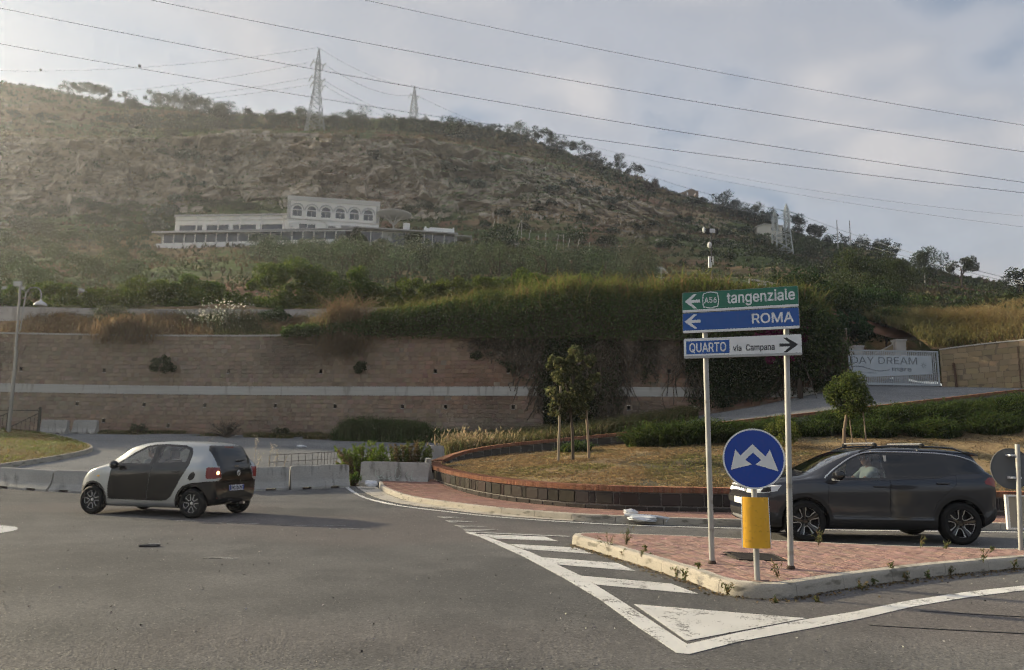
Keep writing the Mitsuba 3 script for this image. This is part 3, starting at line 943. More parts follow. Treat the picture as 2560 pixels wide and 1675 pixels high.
# tan block wall right of the gate
TAN = Line(TANP[::-1])
items = []
lo = 4.4
for r in range(10):
    s = rng.uniform(0, .4)
    while s < TAN.len - .02:
        w = min(rng.uniform(.35, .75), TAN.len - s)
        P, t, n = TAN.at(s + w / 2)
        z1 = P[2] - .06 - r * .29
        z0 = z1 - .29
        if w > .08:
            c = np.array([.33, .255, .16]) * rng.uniform(.85, 1.12) * (1 + rng.normal(0, .025, 3))
            items.append((brick(P, t, n, w - .012, -.2, rng.normal(0, .006), z0 + .006, z1 - .006, .014, rng, .004), c))
        s += w
pieces('gate_wall', 'block', 'blockwork', items, 'stone', 130)
put('gate_wall__mortar', sweep(TAN, 0, TAN.len, [(-.2, -3.0), (-.018, -3.0), (-.018, -.06), (-.2, -.06)], None, .4), 'matte', (.20, .16, .11))
put('gate_wall__coping', sweep(TAN, 0, TAN.len, [(-.3, -.06), (.05, -.06), (.05, .0), (-.3, .01)], None, .4), 'pale_concrete', smooth=20)
P, t, n = TAN.at(TAN.near(25.1, 36.9))
put('gate_wall__drain_pipe', tube([(P[0] + n[0] * .04, P[1] + n[1] * .04, 4.6), (P[0] + n[0] * .04, P[1] + n[1] * .04, 6.85)], .03, 8), 'matte', (.16, .11, .07), True)
P, t, n = TAN.at(TAN.near(23.3, 39.3))
put('gate_wall__rusty_post', tube([(P[0] + n[0] * .25 - t[0] * .1, P[1] + n[1] * .25, 5.0), (P[0] + n[0] * .1, P[1] + n[1] * .1, 6.3)], .06, 8), 'matte', (.10, .06, .04), True)
tag('gate_wall', 'curved tan tuff block wall with pale coping beside the driveway gate', 'wall')

# ------------------------------------------------------------------ pavement along the planter, with kerb
# left normal points away from the road
KP = [(-4.35, 25.4), (-4.07, 24.2), (-3.55, 22.95), (-2.64, 21.05), (-1.23, 19.0), (-.25, 17.8), (.69, 17.0), (1.6, 16.36), (2.98, 15.9), (4.7, 15.66), (7, 15.62), (10.5, 15.72), (18, 16.1), (30, 16.8)]
KERB = Line(KP)
zk = lambda P: float(zr(P[1]))
s = 0
while s < KERB.len - .4:
    L = .98 if s < 24 else 2.0
    e = min(s + L, KERB.len)
    part('pavement', 'kerb_stone', sweep(KERB, s + .006, e - .006, [(0, -.1), (.012, .12), (.03, .145), (.12, .15), (.12, -.1)], zk, .25), 'kerb_stone', smooth=35)
    s = e
ss = np.linspace(0, KERB.len, 140)
kin = []
for s in ss:
    P, t, n = KERB.at(s)
    kin.append((P[0] + n[0] * .12, P[1] + n[1] * .12))
kin = np.array(kin)
pout = np.array([PLAN.at(s)[0][:2] + PLAN.at(s)[2] * .05 for s in np.linspace(s_tip + .3, PLAN.len, 140)])
Q_ = [(kin[i] * (1 - v) + pout[i] * v) for i in range(140) for v in np.linspace(0, 1, 6)]
Q_ = np.array(Q_).reshape(140, 6, 2)
put('pavement', sheet(np.concatenate([Q_, (zr(Q_[..., 1]) + .132)[..., None]], -1)), 'matte', (.15, .125, .105), label='pink paved footway curving round the planter wall', kind='structure')
items = []
wid = np.linalg.norm(pout - kin, axis=1)
for i in range(139):
    a0, a1, b0, b1 = kin[i], kin[i + 1], pout[i], pout[i + 1]
    seg = np.linalg.norm((a1 + b1) / 2 - (a0 + b0) / 2)
    if (a0[0] + b0[0]) / 2 > 14:
        continue
    m = max(1, int(round(seg / .205)))
    for k in range(m):
        u = (k + .5) / m
        A, B = a0 + (a1 - a0) * u, b0 + (b1 - b0) * u
        W = np.linalg.norm(B - A)
        rowsn = max(1, int(W / .105))
        d = (B - A) / W
        t = np.array([d[1], -d[0]])
        for r in range(rowsn):
            C = A + d * (W * (r + .5) / rowsn)
            zz = float(zr(C[1])) + .15
            col = np.array([.275, .165, .135]) * rng.uniform(.78, 1.15) * (1 + rng.normal(0, .03, 3))
            items.append((brick(C, t, d, seg / m - .008, -W / rowsn / 2 + .004, W / rowsn / 2 - .004, zz - .03, zz + rng.normal(0, .0015), .005), col))
pieces('pavement', 'paver', 'paving', items, 'stone', 300)
# pale gutter slabs where the kerb starts
gut = Line([(-4.75, 25.0), (-4.1, 23.3), (-3.2, 21.35), (-2.3, 20.0), (-1.3, 18.75), (-.35, 17.6), (.6, 16.85), (1.4, 16.4)])
s = 0
while s < gut.len - .3:
    w0 = np.interp(s, [0, gut.len], [.5, .08])
    part('pavement', 'gutter_slab', sweep(gut, s + .004, min(s + .98, gut.len) - .004, [(-w0 / 2, .002), (w0 / 2 + .12, .002), (w0 / 2 + .12, .016), (-w0 / 2, .012)], zk, .3), 'kerb_stone')
    s += .98

# ------------------------------------------------------------------ traffic island
ISL = [(1.62, 12.84), (1.25, 12.80), (1.06, 12.66), (1.02, 12.4), (1.36, 11.45), (1.80, 10.1), (2.0, 9.45), (2.13, 9.1), (2.24, 8.5), (2.36, 8.24), (2.62, 8.10), (2.88, 8.12), (3.15, 8.32), (3.8, 8.79), (4.58, 9.28), (5.36, 9.75), (6.4, 10.28), (7.04, 10.58),
       (9.5, 11.45), (12.5, 12.1), (16, 12.45), (16.1, 12.6), (12, 12.3), (9.0, 11.75), (7.57, 11.5), (6.8, 11.55), (5.78, 11.68), (4.82, 11.95), (3.72, 12.3), (2.9, 12.58), (1.62, 12.84)]
IL = Line(ISL, .05, straight=True)
poly = sg.Polygon([p for p in IL.p[:, :2]]).buffer(0)
inner = poly.buffer(-.13)
joint = [IL.near(*q) for q in ((1.08, 12.25), (1.45, 11.2), (1.72, 10.35), (1.93, 9.7), (2.08, 9.25), (2.27, 8.42), (3.06, 8.24), (3.75, 8.75), (4.55, 9.26), (5.2, 9.65), (5.5, 9.83), (6.3, 10.23), (7.2, 10.65), (8.2, 11.0), (9.5, 11.45), (11, 11.8), (12.5, 12.1), (14.2, 12.28), (16, 12.45))]
jj = [0] + joint
s0 = IL.near(16.1, 12.6)
while s0 + 1 < IL.len:
    jj.append(s0); s0 += 1.0
jj = sorted(set(jj)) + [IL.len]
for a, b in zip(jj[:-1], jj[1:]):
    if b - a > .06:
        part('traffic_island', 'kerb_stone', sweep(IL, a + .004, b - .004, [(-.015, -.05), (-.004, .10), (.004, .125), (.022, .145), (.125, .15), (.125, -.05)], 0.0, .1), 'kerb_stone', smooth=40)
put('traffic_island', prism(inner.buffer(.02), 0, .128), 'matte', (.15, .12, .10), label='kerbed island of pink brick paving that carries the road signs', kind='structure')
items = []
ang = math.radians(98)
tv, nv = np.array([math.cos(ang), math.sin(ang)]), np.array([-math.sin(ang), math.cos(ang)])
O = np.array([3.0, 9.5])
grate = sg.Polygon([(2.93, 10.57), (3.56, 10.45), (3.53, 9.80), (2.93, 9.88)])
hole = grate.buffer(.02, join_style=2)
clip = inner.buffer(-.004)
cent = np.array(clip.bounds)
for r in range(-60, 160):
    for k in range(-60, 60):
        L = .2
        C = O + nv * (-(r * .104)) + tv * ((k + .5 * (r % 2)) * (L + .004))
        if not (cent[0] - .1 < C[0] < min(cent[2], 14) and cent[1] < C[1] < cent[3]):
            continue
        quad = sg.Polygon([C + tv * a * .098 + nv * b * .049 for a, b in ((-1, -1), (1, -1), (1, 1), (-1, 1))])
        if not clip.intersects(quad) or hole.intersects(sg.Point(*C).buffer(.03)):
            continue
        col = np.array([.285, .185, .160]) * rng.uniform(.78, 1.14) * (1 + rng.normal(0, .03, 3))
        zz = .15 + rng.normal(0, .0016)
        if clip.contains(quad) and not hole.intersects(quad):
            items.append((brick(C, tv, nv, L - .002, -.049, .049, .11, zz, .005, rng, .0008), col))
        else:
            c2 = quad.intersection(clip).difference(hole)
            for g in getattr(c2, 'geoms', [c2]):
                if g.geom_type == 'Polygon' and g.area > 4e-4:
                    items.append((prism(g, .11, zz), col))
full = [it for it in items if not isinstance(it[0], trimesh.Trimesh)]
cutp = [it for it in items if isinstance(it[0], trimesh.Trimesh)]
pieces('traffic_island', 'paver', 'paving', full, 'stone', 300)
m = cat(*[c[0] for c in cutp])
put('traffic_island__cut_paving', (np.array(m.vertices), np.array(m.faces)), 'stone', np.vstack([np.tile(c[1], (len(c[0].vertices), 1)) for c in cutp]), kind='stuff')
# iron drain grate let into the paving
gk = 'drain_grate'
gx = np.array(grate.exterior.coords)[:4]
gc = gx.mean(0)
gu = (gx[1] - gx[0]) / np.linalg.norm(gx[1] - gx[0])
gw = np.array([gu[1], -gu[0]])
put(gk + '__frame', prism(grate.difference(grate.buffer(-.03)), .12, .156), 'matte', (.055, .048, .042))
for k in range(14):
    C = gc + gw * (-.29 + k * .0445)
    v = brick(C, gu, gw, .56, -.012, .012, .125, .152, .003)
    part(gk, 'bar', (v, BF), 'matte', (.052, .045, .04))
put(gk + '__pan', prism(grate.buffer(-.005), .129, .131), 'matte', (.02, .018, .016))
tag(gk, 'rusty rectangular drain grate in the island paving behind the yellow panel', 'drain grate')

# ------------------------------------------------------------------ grass verge on the left with kerb
VG = [(-18.75, 20.0), (-18.85, 26.5), (-18.8, 29.6), (-18.75, 31.3), (-18.85, 33.0), (-19.2, 34.9), (-19.9, 36.2), (-21, 37.4), (-23, 39.6), (-26, 42), (-31, 44.5), (-40, 46)]
VL = Line(VG)
s = VL.near(-18.85, 24.0)
while s < VL.len - 1:
    part('verge', 'kerb_stone', sweep(VL, s + .006, s + .994, [(0, -.1), (.01, .17), (.03, .2), (.12, .2), (.12, -.1)], zk, .25), 'kerb_stone', smooth=35)
    s += 1.0
rows = []
for s in np.linspace(VL.near(-18.85, 24.0), VL.len, 70):
    P, t, n = VL.at(s)
    row = []
    for v in np.linspace(.1, 26, 26):
        x, y = P[0] - v, P[1] - v * .10 * (1 if n[0] < 0 else 1)
        row.append((x, y, float(zr(y)) + .17 + .50 * (1 - math.exp(-v / 5)) + .12 * (meshkit.fbm(np.array([x * .4, y * .4, 1.]), 3, 4) - .5)))
    rows.append(row)
VERGE = np.array(rows)


def verge_col(p, n, uv):
    b = fbm(p.x * .6, p.y * .6, p.z, 4)
    k = mix((.17, .13, .055), (.14, .14, .045), smoothstep(.4, .6, b))
    return k * (.6 + .7 * fbm(p.x * 7, p.y * 7, p.z * 7, 2))


scene['verge_soil'] = {'type': 'twosided', 'bsdf': {'type': 'principled', 'base_color': mikit.proc(verge_col), 'roughness': .95, 'specular': .1}}
put('verge', sheet(VERGE), 'verge_soil', smooth=True, label='mound of yellowing lawn inside a kerb at the left edge', kind='structure')

# ------------------------------------------------------------------ concrete barriers
SEC = np.array([(-.25, 0), (-.25, .07), (-.13, .25), (-.08, .62), (-.07, .64), (.07, .64), (.08, .62), (.13, .25), (.25, .07), (.25, 0)])


def barrier(L, H=.64, seed=0):
    sec = SEC.copy(); sec[:, 1] *= H / .64
    m = prism(sec, -L / 2, L / 2)
    v = np.array(m.vertices)
    m = trimesh.Trimesh(np.stack([v[:, 2], v[:, 0], v[:, 1]], 1), m.faces)      # length along x
    M = m3.Manifold(m3.Mesh(np.array(m.vertices, np.float32), np.array(m.faces, np.uint32)))
    for k in (-1, 1):
        c = m3.Manifold.cube((.30 * L / 2, 1, .16), True).translate((k * L * .24, 0, 0))
        M = M - c
    M = M.refine_to_length(.09)
    mm = M.to_mesh()
    v, f = np.array(mm.vert_properties[:, :3]), np.array(mm.tri_verts)
    r = np.random.default_rng(seed)
    d = (meshkit.fbm(v * 7 + seed * 3, 3, seed) - .5) * .022
    v = v + np.stack([d * .3, d * np.sign(v[:, 1]) * .9, d * .6 * (v[:, 2] > .1)], 1)
    chip = (abs(v[:, 0]) > L / 2 - .06) & (v[:, 2] > H * .88)
    v[chip, 2] -= .03
    return trimesh.Trimesh(v, f, process=False)


BARS = [((-15.9, 23.4), (-13.62, 22.55), .62, 'grey concrete barrier at the left edge of the road'), ((-13.52, 22.5), (-11.62, 22.2), .63, 'streaked concrete barrier just left of the small car'),
        ((-11.5, 22.22), (-9.6, 22.6), .64, 'concrete barrier mostly hidden behind the front of the small car'), ((-9.5, 22.7), (-7.98, 23.3), .66, 'concrete barrier mostly hidden behind the tail of the small car'),
        ((-8.75, 23.05), (-6.86, 23.85), .72, 'mossy dark-topped concrete barrier right of the small car'), ((-6.8, 23.9), (-5.15, 24.75), .74, 'pale-footed concrete barrier left of the shrub'),
        ((-5.02, 25.45), (-2.72, 25.25), .78, 'concrete barrier with faint green spray lettering at the tip of the footway')]
BARS.pop(3)
for i, (a, b, H, lab) in enumerate(BARS):
    a, b = np.array(a), np.array(b)
    L = np.linalg.norm(b - a)
    c = (a + b) / 2
    yaw = math.atan2(*(b - a)[::-1])
    c = c + np.array([-math.sin(yaw), math.cos(yaw)]) * .25
    m = barrier(L, H, i + 1)
    pit = math.atan2(float(zr(b[1]) - zr(a[1])), L) if i < 6 else -.03
    zb = float(zr(c[1])) - .02 + (.06 if i == 6 else 0)
    at = T().translate([c[0], c[1], zb]) @ T().rotate([0, 0, 1], math.degrees(yaw)) @ T().rotate([0, 1, 0], -math.degrees(pit))
    k = nm('concrete_barrier')
    mv_ = m.copy()
    mv_.apply_transform(np.array(at.matrix, float))
    put(k, mv_, 'concrete', smooth=40, label=lab, cat='barrier', group='concrete road barriers')
# the faint spray lettering on the last one
gr = []
base = np.array(at.matrix, float)
for (cx, cz, rx, rz_, a0, a1) in ((-.52, .42, .12, .13, 2.6, 6.0), (-.22, .36, .17, .13, .3, 6.2), (.12, .42, .09, .19, 0, 6.28), (.5, .38, .10, .09, 1.5, 6.2), (-.44, .3, .1, .08, 3, 5.5), (.62, .36, .02, .14, 1.57, 4.7)):
    th = np.linspace(a0, a1, 26)
    pts = np.stack([cx + rx * np.cos(th), -np.interp(cz + rz_ * np.sin(th), [0, .085, .305, .755], [.25, .25, .13, .08]) - .004, cz + rz_ * np.sin(th)], 1)
    gr.append(tube(pts, .007, 4))
gm = cat(*gr)
gm.apply_transform(base)
put(k + '__graffiti', gm, 'matte', (.42, .50, .45), label='pale green sprayed loops')
for i, (x, y, L, yaw, lab) in enumerate([(-26.2, 43.6, 1.6, -.1, 'pale concrete barrier beside the fence, nearer one'), (-24.6, 43.9, 1.5, -.15, 'chipped concrete barrier at the foot of the tuff wall')]):
    m = barrier(L, .8, 20 + i)
    m.apply_transform(np.array((T().translate([x, y, float(zr(y)) - .02]) @ T().rotate([0, 0, 1], math.degrees(yaw))).matrix, float))
    put(nm('concrete_barrier'), m, 'concrete', smooth=40, label=lab, cat='barrier', group='concrete road barriers')
# the one standing end-on behind, and the pale end beyond the planter tip
m = barrier(1.9, .80, 31)
m.apply_transform(np.array((T().translate([-2.95, 27.0, .34]) @ T().rotate([0, 0, 1], 100)).matrix, float))
put(nm('concrete_barrier'), m, 'concrete', smooth=40, label='sunlit barrier end-on between the shrub and the brick coping', cat='barrier', group='concrete road barriers')
m = barrier(.9, .80, 33)
m.apply_transform(np.array((T().translate([-2.95, 30.2, .78]) @ T().rotate([0, 0, 1], 62)).matrix, float))
put(nm('concrete_barrier'), m, 'concrete', smooth=40, label='short pale barrier stub behind the tip of the planter coping', cat='barrier', group='concrete road barriers')


# ------------------------------------------------------------------ white restaurant building on the slope
bsdf('dark_glass', type='principled', base_color=rgb(.055, .065, .085), roughness=.06, specular=.8)
WHITE, CREAM, GREY = (.82, .82, .80), (.76, .74, .68), (.42, .42, .42)


class Front:
    """a facade frame: u along it from left to right, w outward (towards the road), z up"""

    def __init__(self, P0, P1):
        self.o = np.array(P0, float)
        d = np.array(P1, float) - self.o
        self.L = np.linalg.norm(d)
        self.u = d / self.L
        self.w = np.array([self.u[1], -self.u[0]])

    def map(self, m):
        m = tri(m)
        v = np.array(m.vertices)
        xy = self.o + v[:, :1] * self.u + v[:, 1:2] * (-self.w)
        return trimesh.Trimesh(np.c_[xy, v[:, 2]], m.faces, process=False)

    def box(self, u0, u1, w0, w1, z0, z1):
        return self.map(box(u0, u1, -w1, -w0, z0, z1))

    def plate(self, poly, w0, w1):
        """(u, z) polygon with holes, thick from w0 to w1"""
        m = prism(poly, w0, w1)
        v = np.array(m.vertices)
        return self.map(trimesh.Trimesh(np.stack([v[:, 0], -v[:, 2], v[:, 1]], 1), m.faces[:, ::-1], process=False))


B = 'restaurant_building'
# upper left wing
W1 = Front((-62.1, 133.6), (-40.7, 131.7))
wins = [(.75, 5.2), (5.95, 10.2), (10.95, 15.35), (16.1, 20.3)]
pl = sg.Polygon([(0, 38), (W1.L, 38), (W1.L, 42.75), (0, 42.75)], [[(a, 39.75), (b, 39.75), (b, 41.15), (a, 41.15)] for a, b in wins])
part(B, 'wall', W1.plate(pl, -.35, 0), 'matte', CREAM)
part(B, 'wall', W1.box(0, W1.L, -9, -.4, 36, 42.7), 'matte', CREAM)
part(B, 'fascia', W1.box(-.2, W1.L + .1, -9.2, .25, 42.75, 43.05), 'matte', GREY)
part(B, 'ledge', W1.box(-.05, W1.L, 0, .10, 41.9, 42.05), 'matte', (.58, .56, .5))
for k in range(6):
    part(B, 'pilaster', W1.box(max(0, k * 4.1 - .1), k * 4.1 + .12, 0.002, .06, 39.4, 42.7), 'matte', CREAM)
for a, b in wins:
    w = part(B, 'window', W1.box(a, b, -.32, -.26, 39.75, 41.15), 'dark_glass')
    put(w + '__frame', cat(W1.box(a, b, -.2, -.08, 41.08, 41.15), W1.box(a, b, -.2, -.08, 39.75, 39.84), W1.box(a, a + .07, -.2, -.08, 39.84, 41.08), W1.box(b - .07, b, -.2, -.08, 39.84, 41.08)), 'matte', (.5, .5, .5))
# arched tower
W2 = Front((-40.75, 130.5), (-24.7, 133.4))
hs, arcs = [], []
for k in range(6):
    c = 1.72 + k * 2.52
    z0, zs_ = 42.3, 43.62
    a = np.linspace(0, pi, 14)
    arc = [(c - .95, z0), (c + .95, z0)] + [(c + .95 * math.cos(t), zs_ + .92 * math.sin(t)) for t in a]
    hs.append(arc); arcs.append((c, z0, zs_))
door = [(2.1, 39.9), (5.1, 39.9), (5.1, 41.1), (2.1, 41.1)]
pl = sg.Polygon([(0, 38), (W2.L, 38), (W2.L, 45.25), (0, 45.25)], hs + [door, [(7.3, 40.2), (8.6, 40.2), (8.6, 40.9), (7.3, 40.9)], [(12.6, 40.1), (14.1, 40.1), (14.1, 40.9), (12.6, 40.9)]])
part(B, 'tower_wall', W2.plate(pl, -.4, 0), 'matte', CREAM)
part(B, 'tower_wall', W2.box(0, W2.L, -9, -.6, 36, 45.2), 'matte', CREAM)
part(B, 'parapet', W2.box(-.08, W2.L + .08, -9.1, .12, 45.25, 46.1), 'matte', (.56, .55, .52))
part(B, 'cornice', W2.box(-.05, W2.L + .05, 0, .2, 41.72, 41.92), 'matte', (.60, .58, .52))
part(B, 'lower_render', W2.box(.02, W2.L, .004, .03, 41.15, 41.72), 'matte', WHITE)
for c, z0, z1 in arcs:
    g = sg.Polygon([(c - .95, z0), (c + .95, z0)] + [(c + .95 * math.cos(t), z1 + .92 * math.sin(t)) for t in np.linspace(0, pi, 14)])
    w = part(B, 'arched_window', W2.plate(g, -.36, -.30), 'dark_glass')
    put(w + '__arch_moulding', W2.plate(g.buffer(.26, join_style=1).difference(g.buffer(.10)).intersection(sg.box(c - 1.3, z1 - .1, c + 1.3, z1 + 2)), .002, .07), 'matte', (.36, .36, .37))
    put(w + '__frame', cat(W2.plate(g.difference(g.buffer(-.13)), -.28, -.10), W2.box(c - .85, c + .85, -.27, -.12, z1 - .10, z1 + .06)), 'matte', WHITE)
    put(w + '__mullion', W2.box(c - .03, c + .03, -.28, -.16, z0 + .1, z1 - .1), 'matte', WHITE)
for k in range(9):
    for u in (.3, W2.L - .3):
        part(B, 'quoin', W2.box(u - .28 - .06 * (k % 2), u + .28, .003, .06, 42.0 + k * .36, 42.3 + k * .36), 'matte', (.45, .45, .44))
w = part(B, 'window', W2.box(2.1, 5.1, -.3, -.25, 39.9, 41.1), 'dark_glass')
put(w + '__frame', cat(W2.box(3.55, 3.65, -.2, -.1, 39.9, 41.1), W2.box(2.1, 5.1, -.2, -.1, 41.0, 41.1), W2.box(2.1, 2.2, -.2, -.1, 39.9, 41.0), W2.box(5.0, 5.1, -.2, -.1, 39.9, 41.0)), 'matte', WHITE)
for a, b in ((7.3, 8.6), (12.6, 14.1)):
    part(B, 'window', W2.box(a, b, -.3, -.25, 40.1, 40.9), 'dark_glass')
part(B, 'air_conditioner', W2.box(.45, 1.15, .03, .38, 40.3, 40.85), 'matte', (.6, .6, .58))
part(B, 'roof_pipe', W2.map(tube([(-1.4, -.1, 42.6), (-.6, -.12, 41.75), (6.0, -.24, 41.68), (6.9, -.14, 41.3), (7.0, -.1, 40.5)], .05, 6)), 'matte', (.35, .33, .3))
# lower glazed veranda
W3 = Front((-64.2, 131.3), (-29.0, 128.4))
zf = lambda u: 36.9 + .6 * u / W3.L          # floor rises slightly to the right
n = 17
part(B, 'veranda_parapet', W3.map(trimesh.Trimesh(*(lambda m: (np.c_[np.array(m.vertices)[:, :2], np.array(m.vertices)[:, 2] + .6 * np.array(m.vertices)[:, 0] / W3.L], m.faces))(cat(*[box(k * W3.L / 16, (k + 1) * W3.L / 16, -.05, 5, 35.6, 36.95) for k in range(16)])), process=False)), 'matte', WHITE)
part(B, 'veranda_parapet', W3.box(-.1, W3.L, -.1, .12, 34.2, 35.75), 'matte', (.46, .42, .36), label='stained plinth under the veranda')
step = (W3.L - 1.6) / n
for k in range(n):
    u0 = 1.2 + k * step
    f0, f1 = zf(u0) + .12, zf(u0) + 1.72
    w = part(B, 'veranda_window', W3.box(u0 + .12, u0 + step - .12, -.12, -.06, f0, f1), 'dark_glass')
    put(w + '__mullion', W3.box(u0 - .06, u0 + .10, -.14, .03, f0 - .1, f1), 'matte', WHITE)
    put(w + '__sill', W3.box(u0 + .1, u0 + step - .06, -.14, .06, f0 - .14, f0), 'matte', WHITE)
part(B, 'veranda_room', W3.box(.6, W3.L - .2, -4.6, -.5, 36.2, 38.5), 'matte', (.30, .30, .30))
rf = W3.map(box(-.4, W3.L + 1.2, -.9, 5.2, 38.86, 39.02))
part(B, 'veranda_roof', trimesh.Trimesh(np.c_[np.array(rf.vertices)[:, :2], np.array(rf.vertices)[:, 2] + .35 * (np.array(rf.vertices) @ np.array([*W3.u, 0]) - W3.o @ W3.u) / W3.L], rf.faces), 'matte', (.40, .40, .41))
part(B, 'gutter', W3.box(-.4, W3.L + 1.2, .9, 1.02, 38.72, 38.9), 'matte', (.55, .55, .55))
part(B, 'air_conditioner', W3.box(6.6, 7.6, .05, .45, 35.95, 36.65), 'matte', (.55, .42, .36), label='pinkish air conditioner on the veranda wall')
part(B, 'ornament', W3.map(trimesh.creation.torus(.38, .06, 24, 6).apply_transform(trimesh.transformations.rotation_matrix(pi / 2, [1, 0, 0])).apply_translation((24.6, -.12, 36.7))), 'matte', (.35, .35, .35))
# right veranda, lower roof to the right
W4 = Front((-29.0, 128.9), (-10.3, 131.0))
part(B, 'terrace_wall', W4.box(0, W4.L, -5, 0, 35.6, 37.0), 'matte', WHITE)
part(B, 'terrace_wall', W4.box(.2, W4.L - .2, -5.2, -.6, 36.9, 39.5), 'matte', (.5, .5, .49))
for a, b in ((2.1, 3.6), (3.8, 5.6), (7.5, 9.7), (9.95, 12.1), (12.35, 13.1), (13.3, 14.5), (14.75, 16.6), (16.8, 18.5)):
    w = part(B, 'terrace_window', W4.box(a, b, -.25, -.18, 37.1, 39.25), 'dark_glass')
    put(w + '__mullion', W4.box(b + .02, b + .16, -.28, .02, 37.0, 39.4), 'matte', WHITE)
m = W4.map(box(-1.5, W4.L + .3, -.8, 5.4, 39.42, 39.62))
part(B, 'terrace_roof', trimesh.Trimesh(np.c_[np.array(m.vertices)[:, :2], np.array(m.vertices)[:, 2] + .3 - .4 * (np.array(m.vertices) @ np.array([*W4.u, 0]) - W4.o @ W4.u) / W4.L], m.faces), 'matte', (.45, .44, .43))
part(B, 'roof_hut', W4.plate(sg.Polygon([(12.7, 39.6), (18.6, 39.6), (18.5, 41.3), (18.3, 41.3), (18.2, 41.1), (14.0, 41.2), (14.0, 41.0), (13.5, 41.0), (13.4, 41.35), (13.1, 41.35)]), -4, -2.2), 'matte', WHITE)
part(B, 'stub_wall', W4.box(9.2, 10.4, -3.5, -2.9, 39.6, 42.0), 'matte', WHITE)
# round concrete canopy on a fanned column
cc = np.array([-22.0, 133.2])
can = lathe([(0, 43.45), (2.3, 43.45), (3.2, 43.55), (3.25, 43.75), (0, 43.95)], 40)
can.apply_translation((*cc, 0))
part(B, 'round_canopy', can, 'matte', (.52, .50, .46))
legs = [tube([(*cc, 40), (*cc, 41.6), (cc[0] + 1.9 * math.cos(a), cc[1] + 1.9 * math.sin(a), 43.5)], [.16, .14, .07], 8) for a in np.linspace(0, 2 * pi, 7)[:-1]]
part(B, 'canopy_column', cat(*legs), 'matte', (.5, .48, .45))
# open pergola and railing at the right end
W5 = Front((-10.3, 130.2), (-6.1, 130.6))
part(B, 'balcony', W5.box(0, W5.L, -4, .1, 35.4, 36.6), 'matte', (.62, .61, .58))
part(B, 'pergola_roof', cat(W5.box(0, 2.9, -3.5, .2, 38.9, 39.0), *[W5.box(k * .3, k * .3 + .08, -3.5, .25, 38.8, 38.9) for k in range(10)]), 'matte', (.6, .58, .54))
for u in (.05, 2.75):
    part(B, 'pergola_post', W5.box(u, u + .1, 0, .1, 36.6, 38.9), 'matte', WHITE)
part(B, 'railing', cat(W5.box(0, W5.L, .02, .07, 37.45, 37.52), W5.box(0, W5.L, .02, .07, 36.8, 36.86), *[W5.box(k * .52, k * .52 + .05, .02, .07, 36.6, 37.5) for k in range(9)], W5.box(1.6, 1.85, -.1, .15, 36.6, 37.7)), 'matte', WHITE)
tag(B, 'long white hillside restaurant with six arched windows over a glazed veranda', 'building')

# stepped white shade roofs going down to the right of it
for i, (P0, P1, z0, z1, dep, lab) in enumerate([((-.2, 122), (2.9, 121), 35.7, 34.9, 4, 'small white shade roof nearest the restaurant'), ((2.8, 120), (5.4, 119), 34.1, 33.2, 3.5, 'white shade roof just below the first one on the slope'),
                                                ((7.0, 117), (15.2, 112), 32.3, 30.1, 4, 'longest white shade roof half hidden by olive trees'), ((17.1, 108), (21.5, 106), 28.8, 27.75, 3, 'white open pergola with railing lowest on the slope')]):
    Fp = Front(P0, P1)
    k = nm('pergola')
    sl = (z1 - z0) / Fp.L

    def tilt(m):
        v = np.array(m.vertices)
        return trimesh.Trimesh(np.c_[v[:, :2], v[:, 2] + sl * ((v[:, :2] - Fp.o) @ Fp.u)], m.faces, process=False)
    put(k + '__roof', tilt(Fp.box(-.2, Fp.L + .2, -dep, .2, z0 - .22, z0)), 'matte', (.62, .61, .60))
    put(k + '__beam', tilt(Fp.box(-.2, Fp.L + .2, .05, .2, z0 - .4, z0 - .225)), 'matte', WHITE)
    for u in np.linspace(.05, Fp.L - .05, 3 if Fp.L < 6 else 5):
        part(k, 'post', tilt(Fp.box(u - .06, u + .06, .06, .18, z0 - 3.0, z0 - .4)), 'matte', WHITE)
    part(k, 'railing', tilt(cat(Fp.box(0, Fp.L + (.9 if i == 3 else 0), .1, .16, z0 - 1.55, z0 - 1.48), Fp.box(0, Fp.L + (.9 if i == 3 else 0), .1, .16, z0 - 2.3, z0 - 2.25), *[Fp.box(u, u + .04, .1, .15, z0 - 2.4, z0 - 1.5) for u in np.arange(0, Fp.L + (.9 if i == 3 else 0), .45)])), 'matte', WHITE)
    if i == 3:
        part(k, 'slats', tilt(cat(*[Fp.box(u, u + .06, -dep, .1, z0 - .34, z0 - .225) for u in np.arange(0, Fp.L, .4)])), 'matte', WHITE)
    tag(k, lab, 'pergola', 'white shade roofs below the restaurant')
# thin stakes on the slope right of the restaurant
for i, (x, y, dx, h) in enumerate([(-4.6, 134, 1.2, 3.6), (-2.9, 134, 0, 4.2), (-1.3, 133, .5, 2.0), (.3, 133, .9, 3.2), (1.5, 132.5, 0, 3.6), (2.6, 132, .5, 1.8), (4.2, 131, .3, 1.9), (5.8, 130.5, 0, 2.9), (7.4, 129, .6, 2.7), (8.8, 128, 0, 2.9), (9.3, 127, .5, 2.2), (10.7, 126, .7, 2.8), (12.2, 125, .3, 2.4), (13.0, 125, 0, 2.9)]):
    z = hz(x, y)[0] - .3
    put(nm('fence_stake'), tube([(x, y, z), (x + dx, y, z + h + .8)], .045, 5), 'matte', (.50, .48, .44), label=f'pale {"leaning" if dx else "upright"} stake on the slope right of the restaurant, {nth(i)} from the left', cat='stake', group='stakes on the slope')

